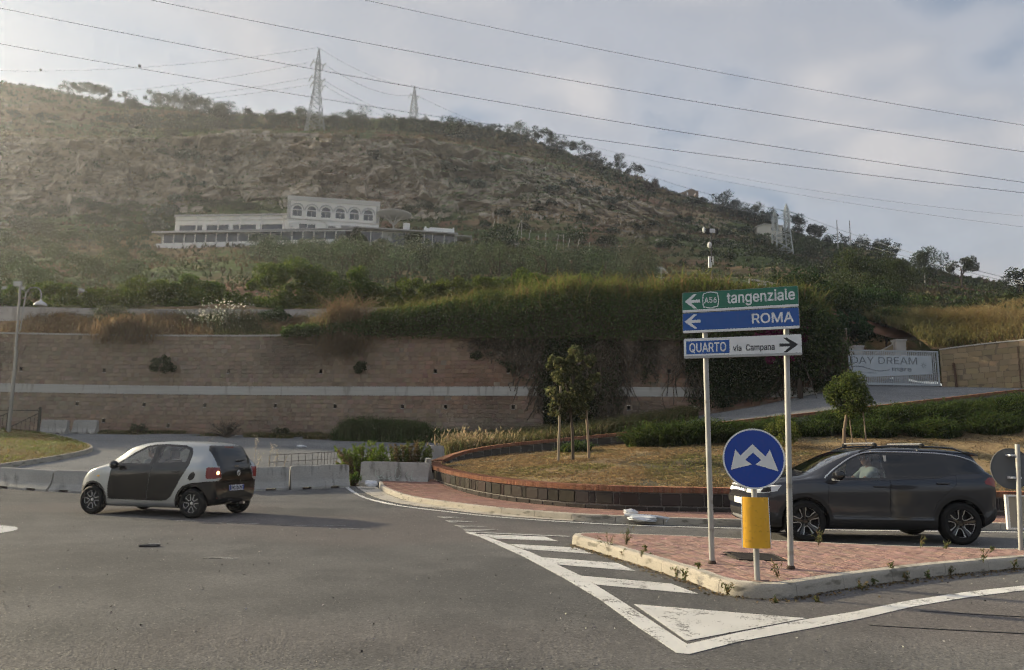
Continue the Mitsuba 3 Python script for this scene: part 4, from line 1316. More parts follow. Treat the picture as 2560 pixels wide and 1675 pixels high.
# ------------------------------------------------------------------ other small buildings
k = 'ruined_house'
F = Front((50.2, 222), (56.8, 222.5))
base = hz(53, 222)[0]
zb = 77.9
part(k, 'gable_wall', F.plate(sg.Polygon([(0, zb - 3), (F.L, zb - 3), (F.L, 81.0), (F.L * .9, 80.95), (F.L * .8, 81.3), (F.L * .66, 81.65), (F.L * .55, 81.25), (F.L * .25, 80.35), (F.L * .05, 79.9), (0, 79.95)],
     [[(3.0, 79.4), (3.35, 79.4), (3.38, 80.55), (2.98, 80.5)], [(5.2, 78.8), (6.2, 78.8), (6.15, 79.9), (5.9, 80.3), (5.3, 80.0)], [(.8, 78.5), (1.15, 78.5), (1.15, 79.6), (.8, 79.6)]]), -.5, 0), 'stone', (.27, .20, .155))
part(k, 'side_wall', F.box(0, .4, -4.5, -.5, zb - 3, 79.6), 'stone', (.22, .17, .14))
part(k, 'side_wall', F.box(F.L - .4, F.L, -4.5, -.5, zb - 3, 80.6), 'stone', (.22, .17, .14))
tag(k, 'roofless brown stone house with a broken gable on the skyline', 'house')
k = 'white_house'
F = Front((58.6, 175), (64.4, 174.4))
part(k, 'wall', F.plate(sg.Polygon([(0, 50.5), (F.L, 50.5), (F.L, 55.2), (1.6, 55.75), (0, 55.0)], [[(3.3, 54.35), (3.85, 54.35), (3.85, 54.95), (3.3, 54.95)]]), -4, 0), 'matte', (.62, .60, .52))
part(k, 'window', F.box(3.3, 3.85, -.3, -.25, 54.35, 54.95), 'dark_glass')
part(k, 'roof', F.plate(sg.Polygon([(-.5, 55.0), (1.6, 55.77), (F.L + .3, 55.22), (F.L + .3, 55.36), (1.6, 55.93), (-.5, 55.16)]), -4.3, .3), 'matte', (.55, .54, .50))
part(k, 'chimney', F.box(4.8, 5.2, -1.5, -1.1, 55.2, 55.9), 'matte', (.5, .48, .44))
tag(k, 'small cream house with a flat roof behind the right-hand pylon', 'house')
k = 'stone_cabin'
F = Front((-44.4, 230), (-38.6, 230.3))
part(k, 'wall', F.plate(sg.Polygon([(1.9, 97), (F.L, 97), (F.L, 102.4), (1.9, 102.45)], [[(3.9, 101.6), (4.9, 101.6), (4.9, 102.0), (3.9, 102.0)]]), -4, 0), 'matte', (.52, .46, .36))
part(k, 'lean_to', F.plate(sg.Polygon([(0, 97), (1.88, 97), (1.88, 102.0), (.5, 101.9), (0, 101.5)]), -3, -.2), 'matte', (.50, .47, .42))
part(k, 'roof', F.box(1.7, F.L + .2, -4.2, .2, 102.45, 102.6), 'matte', (.5, .45, .38))
tag(k, 'low beige cabin on the ridge between the two left pylons', 'cabin')
k = 'white_canopy'
F = Front((-46, 62), (-36.5, 62.3))
part(k, 'roof', F.box(0, F.L, -4, 0, 14.15, 14.38), 'matte', (.68, .68, .68))
part(k, 'sheet', F.plate(sg.Polygon([(0, 12.2), (4.4, 12.2), (3.2, 13.9), (0, 14.1)]), -2, -1.9), 'matte', (.66, .70, .74))
for u in (.2, 4.0, 9.2):
    part(k, 'post', F.box(u, u + .12, -.2, -.08, 11, 14.15), 'matte', WHITE)
tag(k, 'white flat canopy behind the hedge at the far left', 'canopy')

# ------------------------------------------------------------------ pylons
STEEL = (.36, .38, .38)


def strut(a, b, r=.05):
    return tube([a, b], r, 4, False)


def lattice(w0, w1, z0, z1, n, r=.05, taper=None):
    """four legs with crossed bracing from half-width w0 at z0 to w1 at z1"""
    out = []
    zs = z0 + (z1 - z0) * (1 - (1 - np.linspace(0, 1, n + 1)) ** 1.25)
    ws = w0 + (w1 - w0) * (zs - z0) / (z1 - z0)
    cor = ((-1, -1), (1, -1), (1, 1), (-1, 1))
    for i in range(n):
        for j in range(4):
            a, b = cor[j], cor[(j + 1) % 4]
            A0 = (a[0] * ws[i], a[1] * ws[i], zs[i]); A1 = (a[0] * ws[i + 1], a[1] * ws[i + 1], zs[i + 1])
            B0 = (b[0] * ws[i], b[1] * ws[i], zs[i]); B1 = (b[0] * ws[i + 1], b[1] * ws[i + 1], zs[i + 1])
            out += [strut(A0, A1, r * 1.7), strut(A0, B1, r), strut(B0, A1, r)]
            if i % 2 == 0:
                out.append(strut(A1, B1, r * .9))
    return out


def pylon(key, x, y, z, yaw, secs, arms, r, label, peak=None):
    R = trimesh.transformations.rotation_matrix(yaw, [0, 0, 1]); R[:3, 3] = (x, y, z)
    for nme, s in secs:
        m = cat(*s); m.apply_transform(R)
        part(key, nme, m, 'galvanised', STEEL)
    for (sd, za, L) in arms:
        m = cat(strut((0, 0, za - .25), (sd * L, 0, za), r * 1.2), strut((0, -.4, za), (sd * L, 0, za), r), strut((0, .4, za), (sd * L, 0, za), r), strut((0, 0, za + .5), (sd * L, 0, za), r))
        m.apply_transform(R)
        a = part(key, 'cross_arm', m, 'galvanised', STEEL)
        for q in (-1, 1):
            d = np.array([sd * L, 0, za]); e = d + np.array([.1 * sd, q * 2.0, -.35])
            m = tube([d, e], .13, 6); m.apply_transform(R)
            part(a, 'insulator', m, 'matte', (.40, .43, .40))
    tag(key, label, 'pylon', 'lattice pylons on the hill')


pylon(nm('pylon'), -54.1, 192.3, 84.2, .5, [('lower_tower', lattice(2.3, .75, 0, 13.5, 8, .06)), ('upper_tower', lattice(.75, .55, 13.5, 20.5, 7, .05)), ('peak', lattice(.55, .06, 20.5, 25.1, 5, .045))],
      [(-1, 20.7, 1.5), (1, 20.5, 1.5), (-1, 16.2, 1.7), (1, 16.0, 1.5), (-1, 14.5, 1.3), (1, 14.3, 1.7)], .05, 'tallest lattice pylon standing at the edge of the cliff above the restaurant')
z2 = hz(-42.9, 300)[0]
pylon(nm('pylon'), -42.9, 300, 129.5, .4, [('lower_tower', lattice(2.3, 1.0, 0, 16, 7, .085)), ('peak', lattice(1.0, .08, 16, 23.5, 6, .08))],
      [(-1, 19.2, 1.9), (1, 19.2, 1.9), (1, 13.6, 1.7)], .08, 'smaller lattice pylon among the ridge trees right of the tallest one')
put('pylon_001__footing', box(-46, -40, 297, 303, 118, 129.6), 'matte', (.30, .29, .27))
k = nm('pylon')
A = [*lattice(1.75, 1.35, 0, 6.2, 4, .07)]
legs = [strut((sx * 1.35, sy * 1.35, 6.2), (sx * 1.9 + .15, sy * .5, 8.6), .1) for sx in (-1, 1) for sy in (-1, 1)]
m = trimesh.transformations.translation_matrix((55.3, 150.3, 40.4))
b1 = cat(*A); b1.apply_transform(m); part(k, 'lower_tower', b1, 'galvanised', (.46, .49, .48))
hd = []
for sx, zt_ in ((-1, 10.6), (1, 12.2)):
    seg = lattice(.42, .42, 6.4, zt_ - 1.6, 4, .05) + lattice(.42, .05, zt_ - 1.6, zt_, 2, .045)
    mm = cat(*seg); mm.apply_translation((sx * 1.25, 0, 0)); hd.append(mm)
hd += [strut((-1.25, 0, 9.2), (1.25, 0, 10.4), .07), strut((-1.25, .3, 8.8), (1.25, .3, 10.0), .07), strut((-.4, 0, 6.4), (-1.25, 0, 9), .07), strut((.4, 0, 6.4), (1.25, 0, 9), .07)]
b2 = cat(*hd); b2.apply_transform(m); part(k, 'twin_head', b2, 'galvanised', (.46, .49, .48))
for a, b in (((53.4, 150.2, 49.9), (55.2, 150.2, 49.4)), ((55.4, 150.2, 49.4), (57.5, 150.2, 48.9)), ((55.3, 150.2, 51.2), (57.0, 150.2, 50.9)), ((57.2, 150.2, 50.9), (59.2, 150.2, 50.2))):
    part(k, 'insulator', tube([a, b], .1, 6), 'matte', (.34, .40, .39))
tag(k, 'twin-headed lattice pylon in front of the cream house', 'pylon', 'lattice pylons on the hill')


def wire(pts, r, label, group, sag=0.0, col=(.05, .05, .055)):
    p = np.array(pts, float)
    if len(p) == 2:
        t = np.linspace(0, 1, 24)[:, None]
        p = p[0] + (p[1] - p[0]) * t - np.array([0, 0, sag]) * 4 * t * (1 - t)
    else:
        s = np.r_[0, np.cumsum(np.linalg.norm(np.diff(p, axis=0), axis=1))]
        c = np.polyfit(s, p, 2)
        q = np.linspace(0, s[-1], 60)
        p = c[0] * q[:, None] ** 2 + c[1] * q[:, None] + c[2]
    put(nm('power_line'), tube(p, r, 5, False), 'matte', col, label=label, cat='power line', group=group)


G1 = 'power lines crossing the whole sky'
wire([(-60.73, 66.0, 44.39), (-49.04, 66.0, 42.27), (-18.44, 66.0, 36.35), (-.4, 66.0, 33.1), (46.67, 66.0, 26.34), (59.05, 66.0, 24.85)], .022, 'dark power line that passes just above the arm of the tallest pylon', G1)
wire([(-61.4, 66.5, 49.2), (-33.25, 66.5, 43.18), (-.45, 66.5, 36.8), (46.96, 66.5, 29.62), (59.4, 66.5, 27.92)], .022, 'dark power line from the top edge, second highest across the sky', G1)
wire([(-60.24, 67.0, 40.9), (-48.64, 67.0, 38.85), (-35.05, 67.0, 36.81), (-18.5, 67.0, 34.08), (-.37, 67.0, 31.13), (46.62, 67.0, 25.73), (59.03, 67.0, 24.66)], .022, 'lowest of the dark power lines crossing the whole sky', G1)
wire([(-60.84, 80.0, 62.89), (-17.32, 80.0, 52.4), (-.61, 80.0, 48.74), (57.15, 80.0, 38.33), (72.29, 80.0, 36.11)], .022, 'thin power line highest in the sky at the right', G1)
G2 = 'thin lines between the pylons'
GC = (.20, .21, .22)
wire([(-157.3, 215, 113.1), (-54.31, 192, 109.31)], .035, 'thin earth wire left of the peak of the tallest pylon', G2, 2.2, GC)
wire([(-129.15, 210, 103.2), (-56.59, 192, 104.93)], .04, 'thin line from the top left arm of the tallest pylon', G2, 1.2, GC)
wire([(-109.62, 205, 98.9), (-56.55, 192, 100.39)], .04, 'thin line from the middle left arm of the tallest pylon', G2, .6, GC)
wire([(-109.51, 205, 97.7), (-55.9, 192, 98.43)], .04, 'thin line from the lowest left arm of the tallest pylon', G2, .5, GC)
wire([(-52.3, 192, 104.42), (-43.9, 300, 148.96)], .05, 'thin line from the top right arm of the tallest pylon to the smaller one', G2, 3, GC)
wire([(-54.2, 192, 109.31), (-43.02, 300, 153.12)], .04, 'thin earth wire between the peaks of the two left pylons', G2, 2.5, GC)
wire([(-52.39, 192, 99.88), (-32.94, 330, 148.79)], .05, 'thin line passing below the arm of the smaller pylon', G2, 3, GC)
wire([(-51.75, 192, 98.15), (-32.86, 330, 145.86)], .05, 'thin line dropping behind the ridge right of the smaller pylon', G2, 3, GC)
wire([(-40.48, 300, 148.11), (48.28, 260, 99.64)], .06, 'thin line falling right from the smaller pylon over the ridge', G2, 3, GC)
wire([(59.21, 150, 50.22), (69.59, 100, 24.97)], .035, 'upper thin line falling right from the twin-headed pylon', G2, .8, GC)
wire([(57.5, 150, 48.91), (69.56, 100, 24.58)], .035, 'lower thin line falling right from the twin-headed pylon', G2, .8, GC)
wire([(55.36, 150, 51.2), (40.16, 230, 89.62)], .045, 'upper thin line rising left from the twin-headed pylon', G2, 1, GC)
wire([(53.4, 150, 49.88), (40.14, 230, 86.94)], .045, 'lower thin line rising left from the twin-headed pylon', G2, 1, GC)
wire([(-.66, 150, 68.94), (24.48, 140, 58.0), (77.32, 110, 37.57)], .022, 'faint line over the right end of the hill, upper of two', G2, 0, (.3, .31, .33))
wire([(9.47, 150, 64.85), (40, 133, 50.7), (77.17, 110, 35.87)], .022, 'faint line over the right end of the hill, lower of two', G2, 0, (.3, .31, .33))
for i, p in enumerate([(-142.9, 212, 112.0), (-110.1, 206, 110.6)]):
    s = trimesh.creation.icosphere(2, .42 if i else .36); s.apply_translation(p)
    put(nm('marker_ball'), s, 'matte', (.03, .03, .03), True, label=('larger dark ball in the sky, nearer the tallest pylon' if i else 'smaller dark ball in the bright sky at the far left'), cat='marker ball')

# ------------------------------------------------------------------ small things standing above the wall
k = 'camera_mast'
x, y = 12.8, 47.2
part(k, 'pole', tube([(x, y, 10.3), (x, y, 15.55)], .035, 8), 'matte', (.10, .10, .10), True)
part(k, 'floodlight', cat(box(x - .36, x - .1, y - .1, y + .1, 15.45, 15.8), box(x + .26, x + .44, y - .1, y + .1, 15.45, 15.8)), 'matte', (.04, .04, .04))
part(k, 'sign_plate', box(x - .1, x + .24, y - .12, y - .1, 15.5, 15.78), 'matte', (.6, .6, .62))
s = trimesh.creation.icosphere(2, .14); s.apply_scale((1, 1, 1.5)); s.apply_translation((x - .12, y - .05, 14.7))
part(k, 'camera', s, 'matte', (.7, .7, .68), True)
s = trimesh.creation.icosphere(2, .16); s.apply_scale((.6, .7, 1.3)); s.apply_translation((x - .45, y, 15.72))
part(k, 'camera', s, 'matte', (.7, .7, .68), True)
part(k, 'speaker_box', cat(box(x - .2, x - .06, y - .1, y + .08, 13.55, 13.95), box(x - .22, x - .02, y - .12, y + .08, 13.2, 13.55), box(x + .06, x + .12, y - .05, y + .05, 13.4, 13.95)), 'matte', (.68, .68, .66))
tag(k, 'thin black mast with floodlights and white boxes above the ivy', 'mast')
k = 'hoarding'
part(k, 'frame', cat(tube([(16.1, 50, 11), (16.1, 50, 13.15)], .06, 6), tube([(16.1, 50, 13.12), (19.1, 50.6, 12.85)], .07, 6), tube([(19.0, 50.6, 11), (19.0, 50.6, 12.85)], .06, 6)), 'matte', (.45, .45, .44))
F = Front((16.6, 49.95), (18.6, 50.35))
part(k, 'panel', F.box(0, F.L, 0, .03, 12.15, 12.85), 'matte', (.62, .62, .68))
t = meshkit.text_mesh('DAY DREAM', .2, .01, True)
v = np.array(t.vertices); sc_ = 1.1 / np.ptp(v[:, 0])
t = F.map(trimesh.Trimesh(np.stack([v[:, 0] * sc_ + .15, -.035 - v[:, 2], v[:, 1] + 12.55], 1), t.faces[:, ::-1]))
part(k, 'lettering', t, 'matte', (.18, .2, .3))
tag(k, 'white advertising panel on a grey frame behind the green road sign', 'hoarding')
k = nm('utility_pole')
for i, (x, y, zt_, h) in enumerate([(60.6, 108, 27.9, 6), (71.2, 160, 52.4, 3.6), (74.0, 160, 52.3, 3.4)]):
    put(k if i == 0 else nm('utility_pole'), tube([(x, y, zt_ - h - 3), (x, y, zt_)], [.12, .09], 7), 'matte', (.45, .44, .42), True,
        label=['pale pole beside the trees at the right end of the hill', 'left one of two short white poles right of the cream house', 'right one of two short white poles right of the cream house'][i], cat='pole')


# ------------------------------------------------------------------ cars: x forward from the rear axle, y left, z up
bsdf('black_paint', type='principled', base_color=rgb(.008, .008, .009), roughness=.07, specular=.6, clearcoat=.6, clearcoat_gloss=.98)
bsdf('silver_paint', type='principled', base_color=rgb(.40, .42, .43), roughness=.30, metallic=.65, specular=.5, clearcoat=.9, clearcoat_gloss=.97)
bsdf('navy_paint', type='principled', base_color=rgb(.013, .016, .025), roughness=.10, metallic=.1, specular=.6, clearcoat=1.0, clearcoat_gloss=.98)
bsdf('black_plastic', type='principled', base_color=rgb(.016, .016, .017), roughness=.55, specular=.4)
bsdf('rubber', type='principled', base_color=rgb(.014, .014, .014), roughness=.8, specular=.25)
bsdf('chrome', type='principled', base_color=rgb(.75, .75, .76), roughness=.14, metallic=1.0)
bsdf('alloy', type='principled', base_color=rgb(.62, .62, .63), roughness=.28, metallic=.8)
bsdf('tinted_glass', type='principled', base_color=rgb(.010, .012, .015), roughness=.05, specular=.6)
bsdf('red_lens', type='principled', base_color=rgb(.20, .012, .012), roughness=.12, specular=.6, clearcoat=1.0)
bsdf('clear_lens', type='principled', base_color=rgb(.62, .66, .68), roughness=.12, specular=.7, clearcoat=1.0)
bsdf('cabin_cloth', type='principled', base_color=rgb(.035, .035, .038), roughness=.9, specular=.2)


def loft(stations, nseg=44):
    """stations: list of (x, half profile [(y, z) from bottom centre to top centre]) -> closed solid as a Manifold"""
    rings = []
    for x, prof in stations:
        p = np.asarray(prof, float)
        s = np.r_[0, np.cumsum(np.linalg.norm(np.diff(p, axis=0), axis=1) + 1e-6)]
        c = PchipInterpolator(s / s[-1], p)(np.linspace(0, 1, nseg))
        c[:, 0] = np.maximum(c[:, 0], 0)
        full = np.vstack([c, np.c_[-c[::-1][1:-1, 0], c[::-1][1:-1, 1]]])
        rings.append(np.c_[np.full(len(full), x), full])
    g = np.array(rings)
    n, m = g.shape[:2]
    v = list(g.reshape(-1, 3))
    f = []
    for i in range(n - 1):
        for j in range(m):
            a, b, c, d = i * m + j, i * m + (j + 1) % m, (i + 1) * m + j, (i + 1) * m + (j + 1) % m
            f += [(a, c, d), (a, d, b)]
    for i, flip in ((0, False), (n - 1, True)):
        k = len(v); v.append(g[i].mean(0))
        for j in range(m):
            a, b = i * m + j, i * m + (j + 1) % m
            f.append((k, a, b) if not flip else (k, b, a))
    tm = trimesh.Trimesh(np.array(v), np.array(f), process=False)
    if tm.volume < 0:
        tm.invert()
    return m3.Manifold(m3.Mesh(np.array(tm.vertices, np.float32), np.array(tm.faces, np.uint32)))


def side_prism(poly, y0=-2, y1=2):
    """(x, z) polygon through the car's width"""
    g = poly if hasattr(poly, 'geom_type') else sg.Polygon(poly)
    g = g.buffer(0)
    out = m3.Manifold()
    for q in getattr(g, 'geoms', [g]):
        m = trimesh.creation.extrude_polygon(q, y1 - y0, engine='earcut')
        v = np.array(m.vertices)
        t = trimesh.Trimesh(np.stack([v[:, 0], y1 - v[:, 2], v[:, 1]], 1), m.faces, process=True)
        if t.volume < 0:
            t.invert()
        out = out + m3.Manifold(m3.Mesh(np.array(t.vertices, np.float32), np.array(t.faces, np.uint32)))
    return out


def smooth_poly(pts, r=.04):
    return sg.Polygon(pts).buffer(-r).buffer(2 * r).buffer(-r)


def ycyl(x, z, r, y0, y1, n=48):
    return m3.Manifold.cylinder(y1 - y0, r, r, n).rotate((-90, 0, 0)).translate((x, y0, z))


def mbox(x0, x1, y0, y1, z0, z1):
    return m3.Manifold.cube((x1 - x0, y1 - y0, z1 - z0)).translate((x0, y0, z0))


class Car:
    def __init__(self, key, x, y, yaw, z=0):
        self.k = key
        self.M = trimesh.transformations.translation_matrix((x, y, z)) @ trimesh.transformations.rotation_matrix(yaw, [0, 0, 1])

    squash = 1.0

    def add(self, name, m, mat, col=None, smooth=32, parent=None, label=None):
        m = tri(m).copy()
        if not len(m.faces):
            return None
        if self.squash != 1 and name not in ('wheel', 'tyre', 'rim_ring', 'rim_outline', 'spoke', 'hub_cap'):
            v = np.array(m.vertices)
            back = np.clip(-v[:, 0] - .38, 0, None)
            v[:, 0] += back * (1 - self.squash)
            m = trimesh.Trimesh(v, m.faces, process=False)
        m.apply_transform(self.M)
        return part(parent or self.k, name, m, mat, col, smooth, label=label)

    def split(self, name, M, mat, sides=True, **kw):
        """the two sides of a piece as two parts"""
        if not sides:
            return self.add(name, M, mat, **kw)
        a = self.add(name, M ^ mbox(-9, 9, .0, 9, -9, 9), mat, **kw)
        self.add(name, M ^ mbox(-9, 9, -9, -.0, -9, 9), mat, **kw)
        return a


def tyre(r, rim, w):
    return lathe([(rim - .01, -w / 2 + .02), (rim, -w / 2), (r - .05, -w / 2 - .004), (r - .018, -w / 2 + .02), (r, -w / 2 + .05), (r, w / 2 - .05), (r - .018, w / 2 - .02), (r - .05, w / 2 + .004), (rim, w / 2), (rim - .01, w / 2 - .02)], 48)


def to_wheel(m, x, y, z, side, rot=0, steer=0):
    """from a wheel lying in xy (outer face +z) to its place on the car"""
    m = tri(m).copy()
    m.apply_transform(trimesh.transformations.rotation_matrix(rot, [0, 0, 1]))
    R = trimesh.transformations.rotation_matrix(-pi / 2 * side, [1, 0, 0])
    m.apply_transform(R)
    if steer:
        m.apply_transform(trimesh.transformations.rotation_matrix(steer, [0, 0, 1]))
    m.apply_translation((x, y, z))
    return m


def ring_path(pts, r, n=6):
    p = np.vstack([pts, pts[:2]])
    return tube(p, r, n, False)


def person_upper(car, seat, lean, shirt, skin, hair, wheel, label, cat_='person', hand_out=True):
    """a seated driver from the hips up, both arms to the steering wheel; seat: hip point on the car"""
    hx, hy, hz_ = seat
    J = lambda x, y, z: np.array([hx + x, hy + y, hz_ + z])
    hip, chest, neck = J(0, 0, .06), J(-.07 + lean, 0, .36), J(-.07 + lean, 0, .55)
    head = J(-.02 + lean, 0, .70)

    def hull(a, ra, b, rb):
        s = lambda c, r: m3.Manifold.sphere(r, 20).translate(tuple(map(float, c)))
        return m3.Manifold.batch_hull([s(a, ra), s(b, rb)])
    sh = [J(-.06 + lean, k * .19, .48) for k in (-1, 1)]
    body = hull(hip + [0, .09, 0], .12, hip - [0, .09, 0], .12)
    body = m3.Manifold.batch_hull([body, m3.Manifold.sphere(.13, 20).translate(tuple(chest + [0, .10, 0])), m3.Manifold.sphere(.13, 20).translate(tuple(chest - [0, .10, 0]))])
    body = body + hull(sh[0], .075, sh[1], .075) + m3.Manifold.batch_hull([m3.Manifold.sphere(.08, 16).translate(tuple(s_)) for s_ in sh] + [m3.Manifold.sphere(.12, 16).translate(tuple(chest))])
    skinM = hull(neck - [0, 0, .03], .056, head - [.02, 0, .07], .052)
    arms = m3.Manifold()
    for k, s_ in zip((-1, 1), sh):
        grip = np.array(wheel) + [0, k * .16, .04]
        el = (s_ + grip) / 2 + [-.03, k * .06, -.10]
        up = s_ + (el - s_) * .62
        body = body + hull(s_, .062, up, .054)                       # short sleeve
        arms = arms + hull(up, .047, el, .042) + hull(el, .041, grip - [.05, 0, .0], .027)
        palm = hull(grip - [.045, 0, -.005], .026, grip - [.0, 0, -.015], .024)
        arms = arms + palm
        for q in range(4):                                          # fingers curled round the rim
            z = .028 - q * .018
            L = (.052, .058, .055, .044)[q]
            a0 = grip + [.0, k * .004, z]; a1 = a0 + [L * .7, -k * .010, .004]; a2 = a1 + [L * .15, -k * .034, 0]
            arms = arms + hull(a0, .0095, a1, .0088) + hull(a1, .0088, a2, .0075)
        t0 = grip + [-.03, -k * .018, .022]; t1 = t0 + [.04, -k * .018, .018]; t2 = t1 + [.03, 0, .004]
        arms = arms + hull(t0, .0115, t1, .0098) + hull(t1, .0098, t2, .008)
    # head: skull, jaw, nose, ears, brow, lips
    sk = m3.Manifold.sphere(.098, 32).scale((1.0, .80, 1.12)).translate(tuple(head + [-.01, 0, .035]))
    jaw = m3.Manifold.sphere(.062, 24).scale((1.0, .88, 1.0)).translate(tuple(head + [.025, 0, -.065]))
    hd = m3.Manifold.batch_hull([sk, jaw]) + hull(head + [.086, 0, .02], .010, head + [.108, 0, -.018], .014)
    hd = hd + hull(head + [.078, -.024, -.055], .0085, head + [.078, .024, -.055], .0085) + hull(head + [.078, -.045, .035], .011, head + [.078, .045, .035], .011)
    for k in (-1, 1):
        hd = hd + m3.Manifold.sphere(.030, 16).scale((.7, .35, 1.1)).translate(tuple(head + [-.005, k * .083, .0]))
    skinM = skinM + hd + arms
    cap = m3.Manifold.sphere(.108, 32).scale((1.0, .84, 1.12)).translate(tuple(head + [-.018, 0, .045]))
    cap = cap - mbox(head[0] + .045, head[0] + .4, -5, 5, head[2] - .5, head[2] + .085) - mbox(head[0] - .4, head[0] + .4, -5, 5, head[2] - .5, head[2] - .03)

    def finish(M):
        M = M.refine_to_length(.012)
        t = tri(M)
        trimesh.smoothing.filter_taubin(t, iterations=6)
        t.apply_transform(car.M)
        return t
    key = nm('person')
    put(key, finish(skinM), 'matte', skin, True, label=label, cat=cat_)
    put(key + '__shirt', finish(body), 'matte', shirt, True)
    put(key + '__hair', finish(cap), 'matte', hair, True)
    for k in (-1, 1):
        for nme, off, r, col in (('eye', (.077, k * .034, .014), .0115, (.6, .58, .55)), ('iris', (.0855, k * .034, .014), .006, (.03, .02, .015))):
            s = trimesh.creation.icosphere(2, r); s.apply_translation(head + off); s.apply_transform(car.M)
            part(key, nme, s, 'satin', col, True)
    return key


def cabin(car, xs, w, floor, top):
    """dashboard, seats, steering wheel inside a car"""
    for i, (x, y, h) in enumerate(xs):
        s = car.add('seat', cat(trimesh.convex.convex_hull(np.vstack([box(x - .02, x + .48, y - .24, y + .24, floor + .12, floor + .3).vertices])), trimesh.convex.convex_hull(np.array([(x - .12, y + a, floor + .25) for a in (-.22, .22)] + [(x + .06, y + a, floor + .25) for a in (-.22, .22)] + [(x - .30, y + a, floor + .82) for a in (-.2, .2)] + [(x - .20, y + a, floor + .82) for a in (-.2, .2)]))), 'cabin_cloth', smooth=False)
        car.add('headrest', trimesh.convex.convex_hull(bev(.1, .26, .19, .04).apply_translation((x - .26, y, floor + h)).vertices), 'cabin_cloth', parent=s)


# ================================================================== small two-tone hatchback
C1 = Car('small_car', -6.27, 16.45, 2.868)
TOP = PchipInterpolator([-.47, -.44, -.40, -.34, -.27, -.20, -.12, 0.1, .5, .9, 1.3, 1.6, 1.78, 2.1, 2.42, 2.52, 2.7, 2.85, 2.95, 3.01, 3.04],
                        [.90, 1.02, 1.10, 1.25, 1.38, 1.47, 1.505, 1.535, 1.553, 1.554, 1.535, 1.485, 1.43, 1.23, 1.03, .985, .93, .87, .80, .70, .56])
BOT = PchipInterpolator([-.47, -.40, -.3, .1, .4, 2.0, 2.5, 2.85, 3.0, 3.04], [.42, .32, .26, .20, .19, .18, .19, .20, .26, .36])
WID = PchipInterpolator([-.47, -.44, -.38, -.28, -.1, .2, 1, 2, 2.4, 2.65, 2.82, 2.93, 3.0, 3.04], [.64, .70, .755, .80, .828, .832, .832, .832, .825, .79, .73, .65, .55, .44])
ROOFW = PchipInterpolator([-.47, -.2, .2, 1.0, 1.6, 1.9, 2.2, 2.45, 2.7, 2.95, 3.04], [.52, .54, .565, .58, .575, .58, .62, .66, .64, .50, .36])
BELT = PchipInterpolator([-.47, -.2, 0, 1, 2, 2.5, 3.04], [1.06, 1.10, 1.09, 1.05, 1.01, .94, .50])


def station1(x, k=1.0, dz=0.0):
    zt, zb, W, R = float(TOP(x)), float(BOT(x)), float(WID(x)), float(ROOFW(x))
    zl = min(float(BELT(x)), zt - .05)
    zm = zb + .42 * (zl - zb)
    cab = np.clip((zt - zl - .06) / .25, 0, 1)
    yb = W * (.985 - .03 * cab)
    R = min(R, yb - .02)
    pr_ = [(0, zb), (W * .86, zb), (W * .955, zb + .05), (W, zm), (W * .995, zl - .12), (yb, zl), (R + (yb - R) * .42, zl + (zt - zl) * .48), (R, zt - .055 - .01 * cab), (R * .90, zt - .026), (R * .5, zt - .005), (0, zt)]
    q = np.array(pr_)
    if k != 1:
        q[:, 0] *= k
        q[:, 1] = (q[:, 1] - .6) * k + .6
    return q


xs1 = np.r_[np.linspace(-.47, -.1, 16), np.linspace(-.05, 2.35, 36), np.linspace(2.4, 3.04, 22)]
OUT = loft([(x, station1(x)) for x in xs1])
INN = loft([(x, np.c_[np.maximum(station1(x)[:, 0] - .045, 0), np.clip(station1(x)[:, 1], .34, float(TOP(x)) - .035)]) for x in np.linspace(-.28, 2.42, 40)])
SH = OUT - INN
arch = ycyl(0, .30, .355, -2, 2) + ycyl(2.494, .30, .355, -2, 2)
wheel_void = m3.Manifold()
for xw in (0, 2.494):
    for s in (-1, 1):
        wheel_void = wheel_void + ycyl(xw, .30, .355, .55 if s > 0 else -2, 2 if s > 0 else -.55)
SH = SH - wheel_void
UNDER = (INN ^ mbox(-1, 4, -1, 1, 0, .42)) - wheel_void
CORE = (OUT ^ mbox(2.42, 3.2, -.7, .7, 0, .9))
rest = SH


def take(poly, grow=0.0):
    """cuts the pieces under the (x, z) polygon out of what is left of the shell"""
    global rest
    P = side_prism(poly)
    got = rest ^ P
    g = poly if hasattr(poly, 'geom_type') else sg.Polygon(poly)
    rest = rest - side_prism(g.buffer(.004))
    return got


gf = smooth_poly([(1.90, 1.075), (1.62, 1.26), (1.34, 1.405), (1.10, 1.445), (1.10, 1.08)], .03)
gr_ = smooth_poly([(.93, 1.10), (.93, 1.42), (.86, 1.445), (.40, 1.425), (.26, 1.37), (.22, 1.13)], .035)
sidecut = mbox(-9, 9, .36, 9, -9, 9) + mbox(-9, 9, -9, -.36, -9, 9)
glassF, glassR = rest ^ side_prism(gf) ^ sidecut, rest ^ side_prism(gr_) ^ sidecut
rest = rest - ((side_prism(gf) + side_prism(gr_)) ^ sidecut)
# windscreen and rear window: in the slope between the pillars
wsP = side_prism([(1.70, 1.5), (2.44, 1.065), (2.36, .98), (1.6, 1.36)], -.60, .60)
ws = rest ^ wsP ^ side_prism([(1.72, 1.9), (2.40, 1.9), (2.40, .9), (1.72, .9)], -.54, .54)
rest = rest - (side_prism([(1.72, 1.9), (2.40, 1.9), (2.40, 1.0), (2.3, .9), (1.72, 1.2)], -.54, .54))
rw = rest ^ side_prism([(-.6, 1.13), (.05, 1.13), (.05, 1.40), (-.6, 1.40)], -.47, .47) ^ mbox(-.6, -.12, -2, 2, 0, 2)
rest = rest - (side_prism([(-.6, 1.13), (-.12, 1.13), (-.12, 1.40), (-.6, 1.40)], -.47, .47))
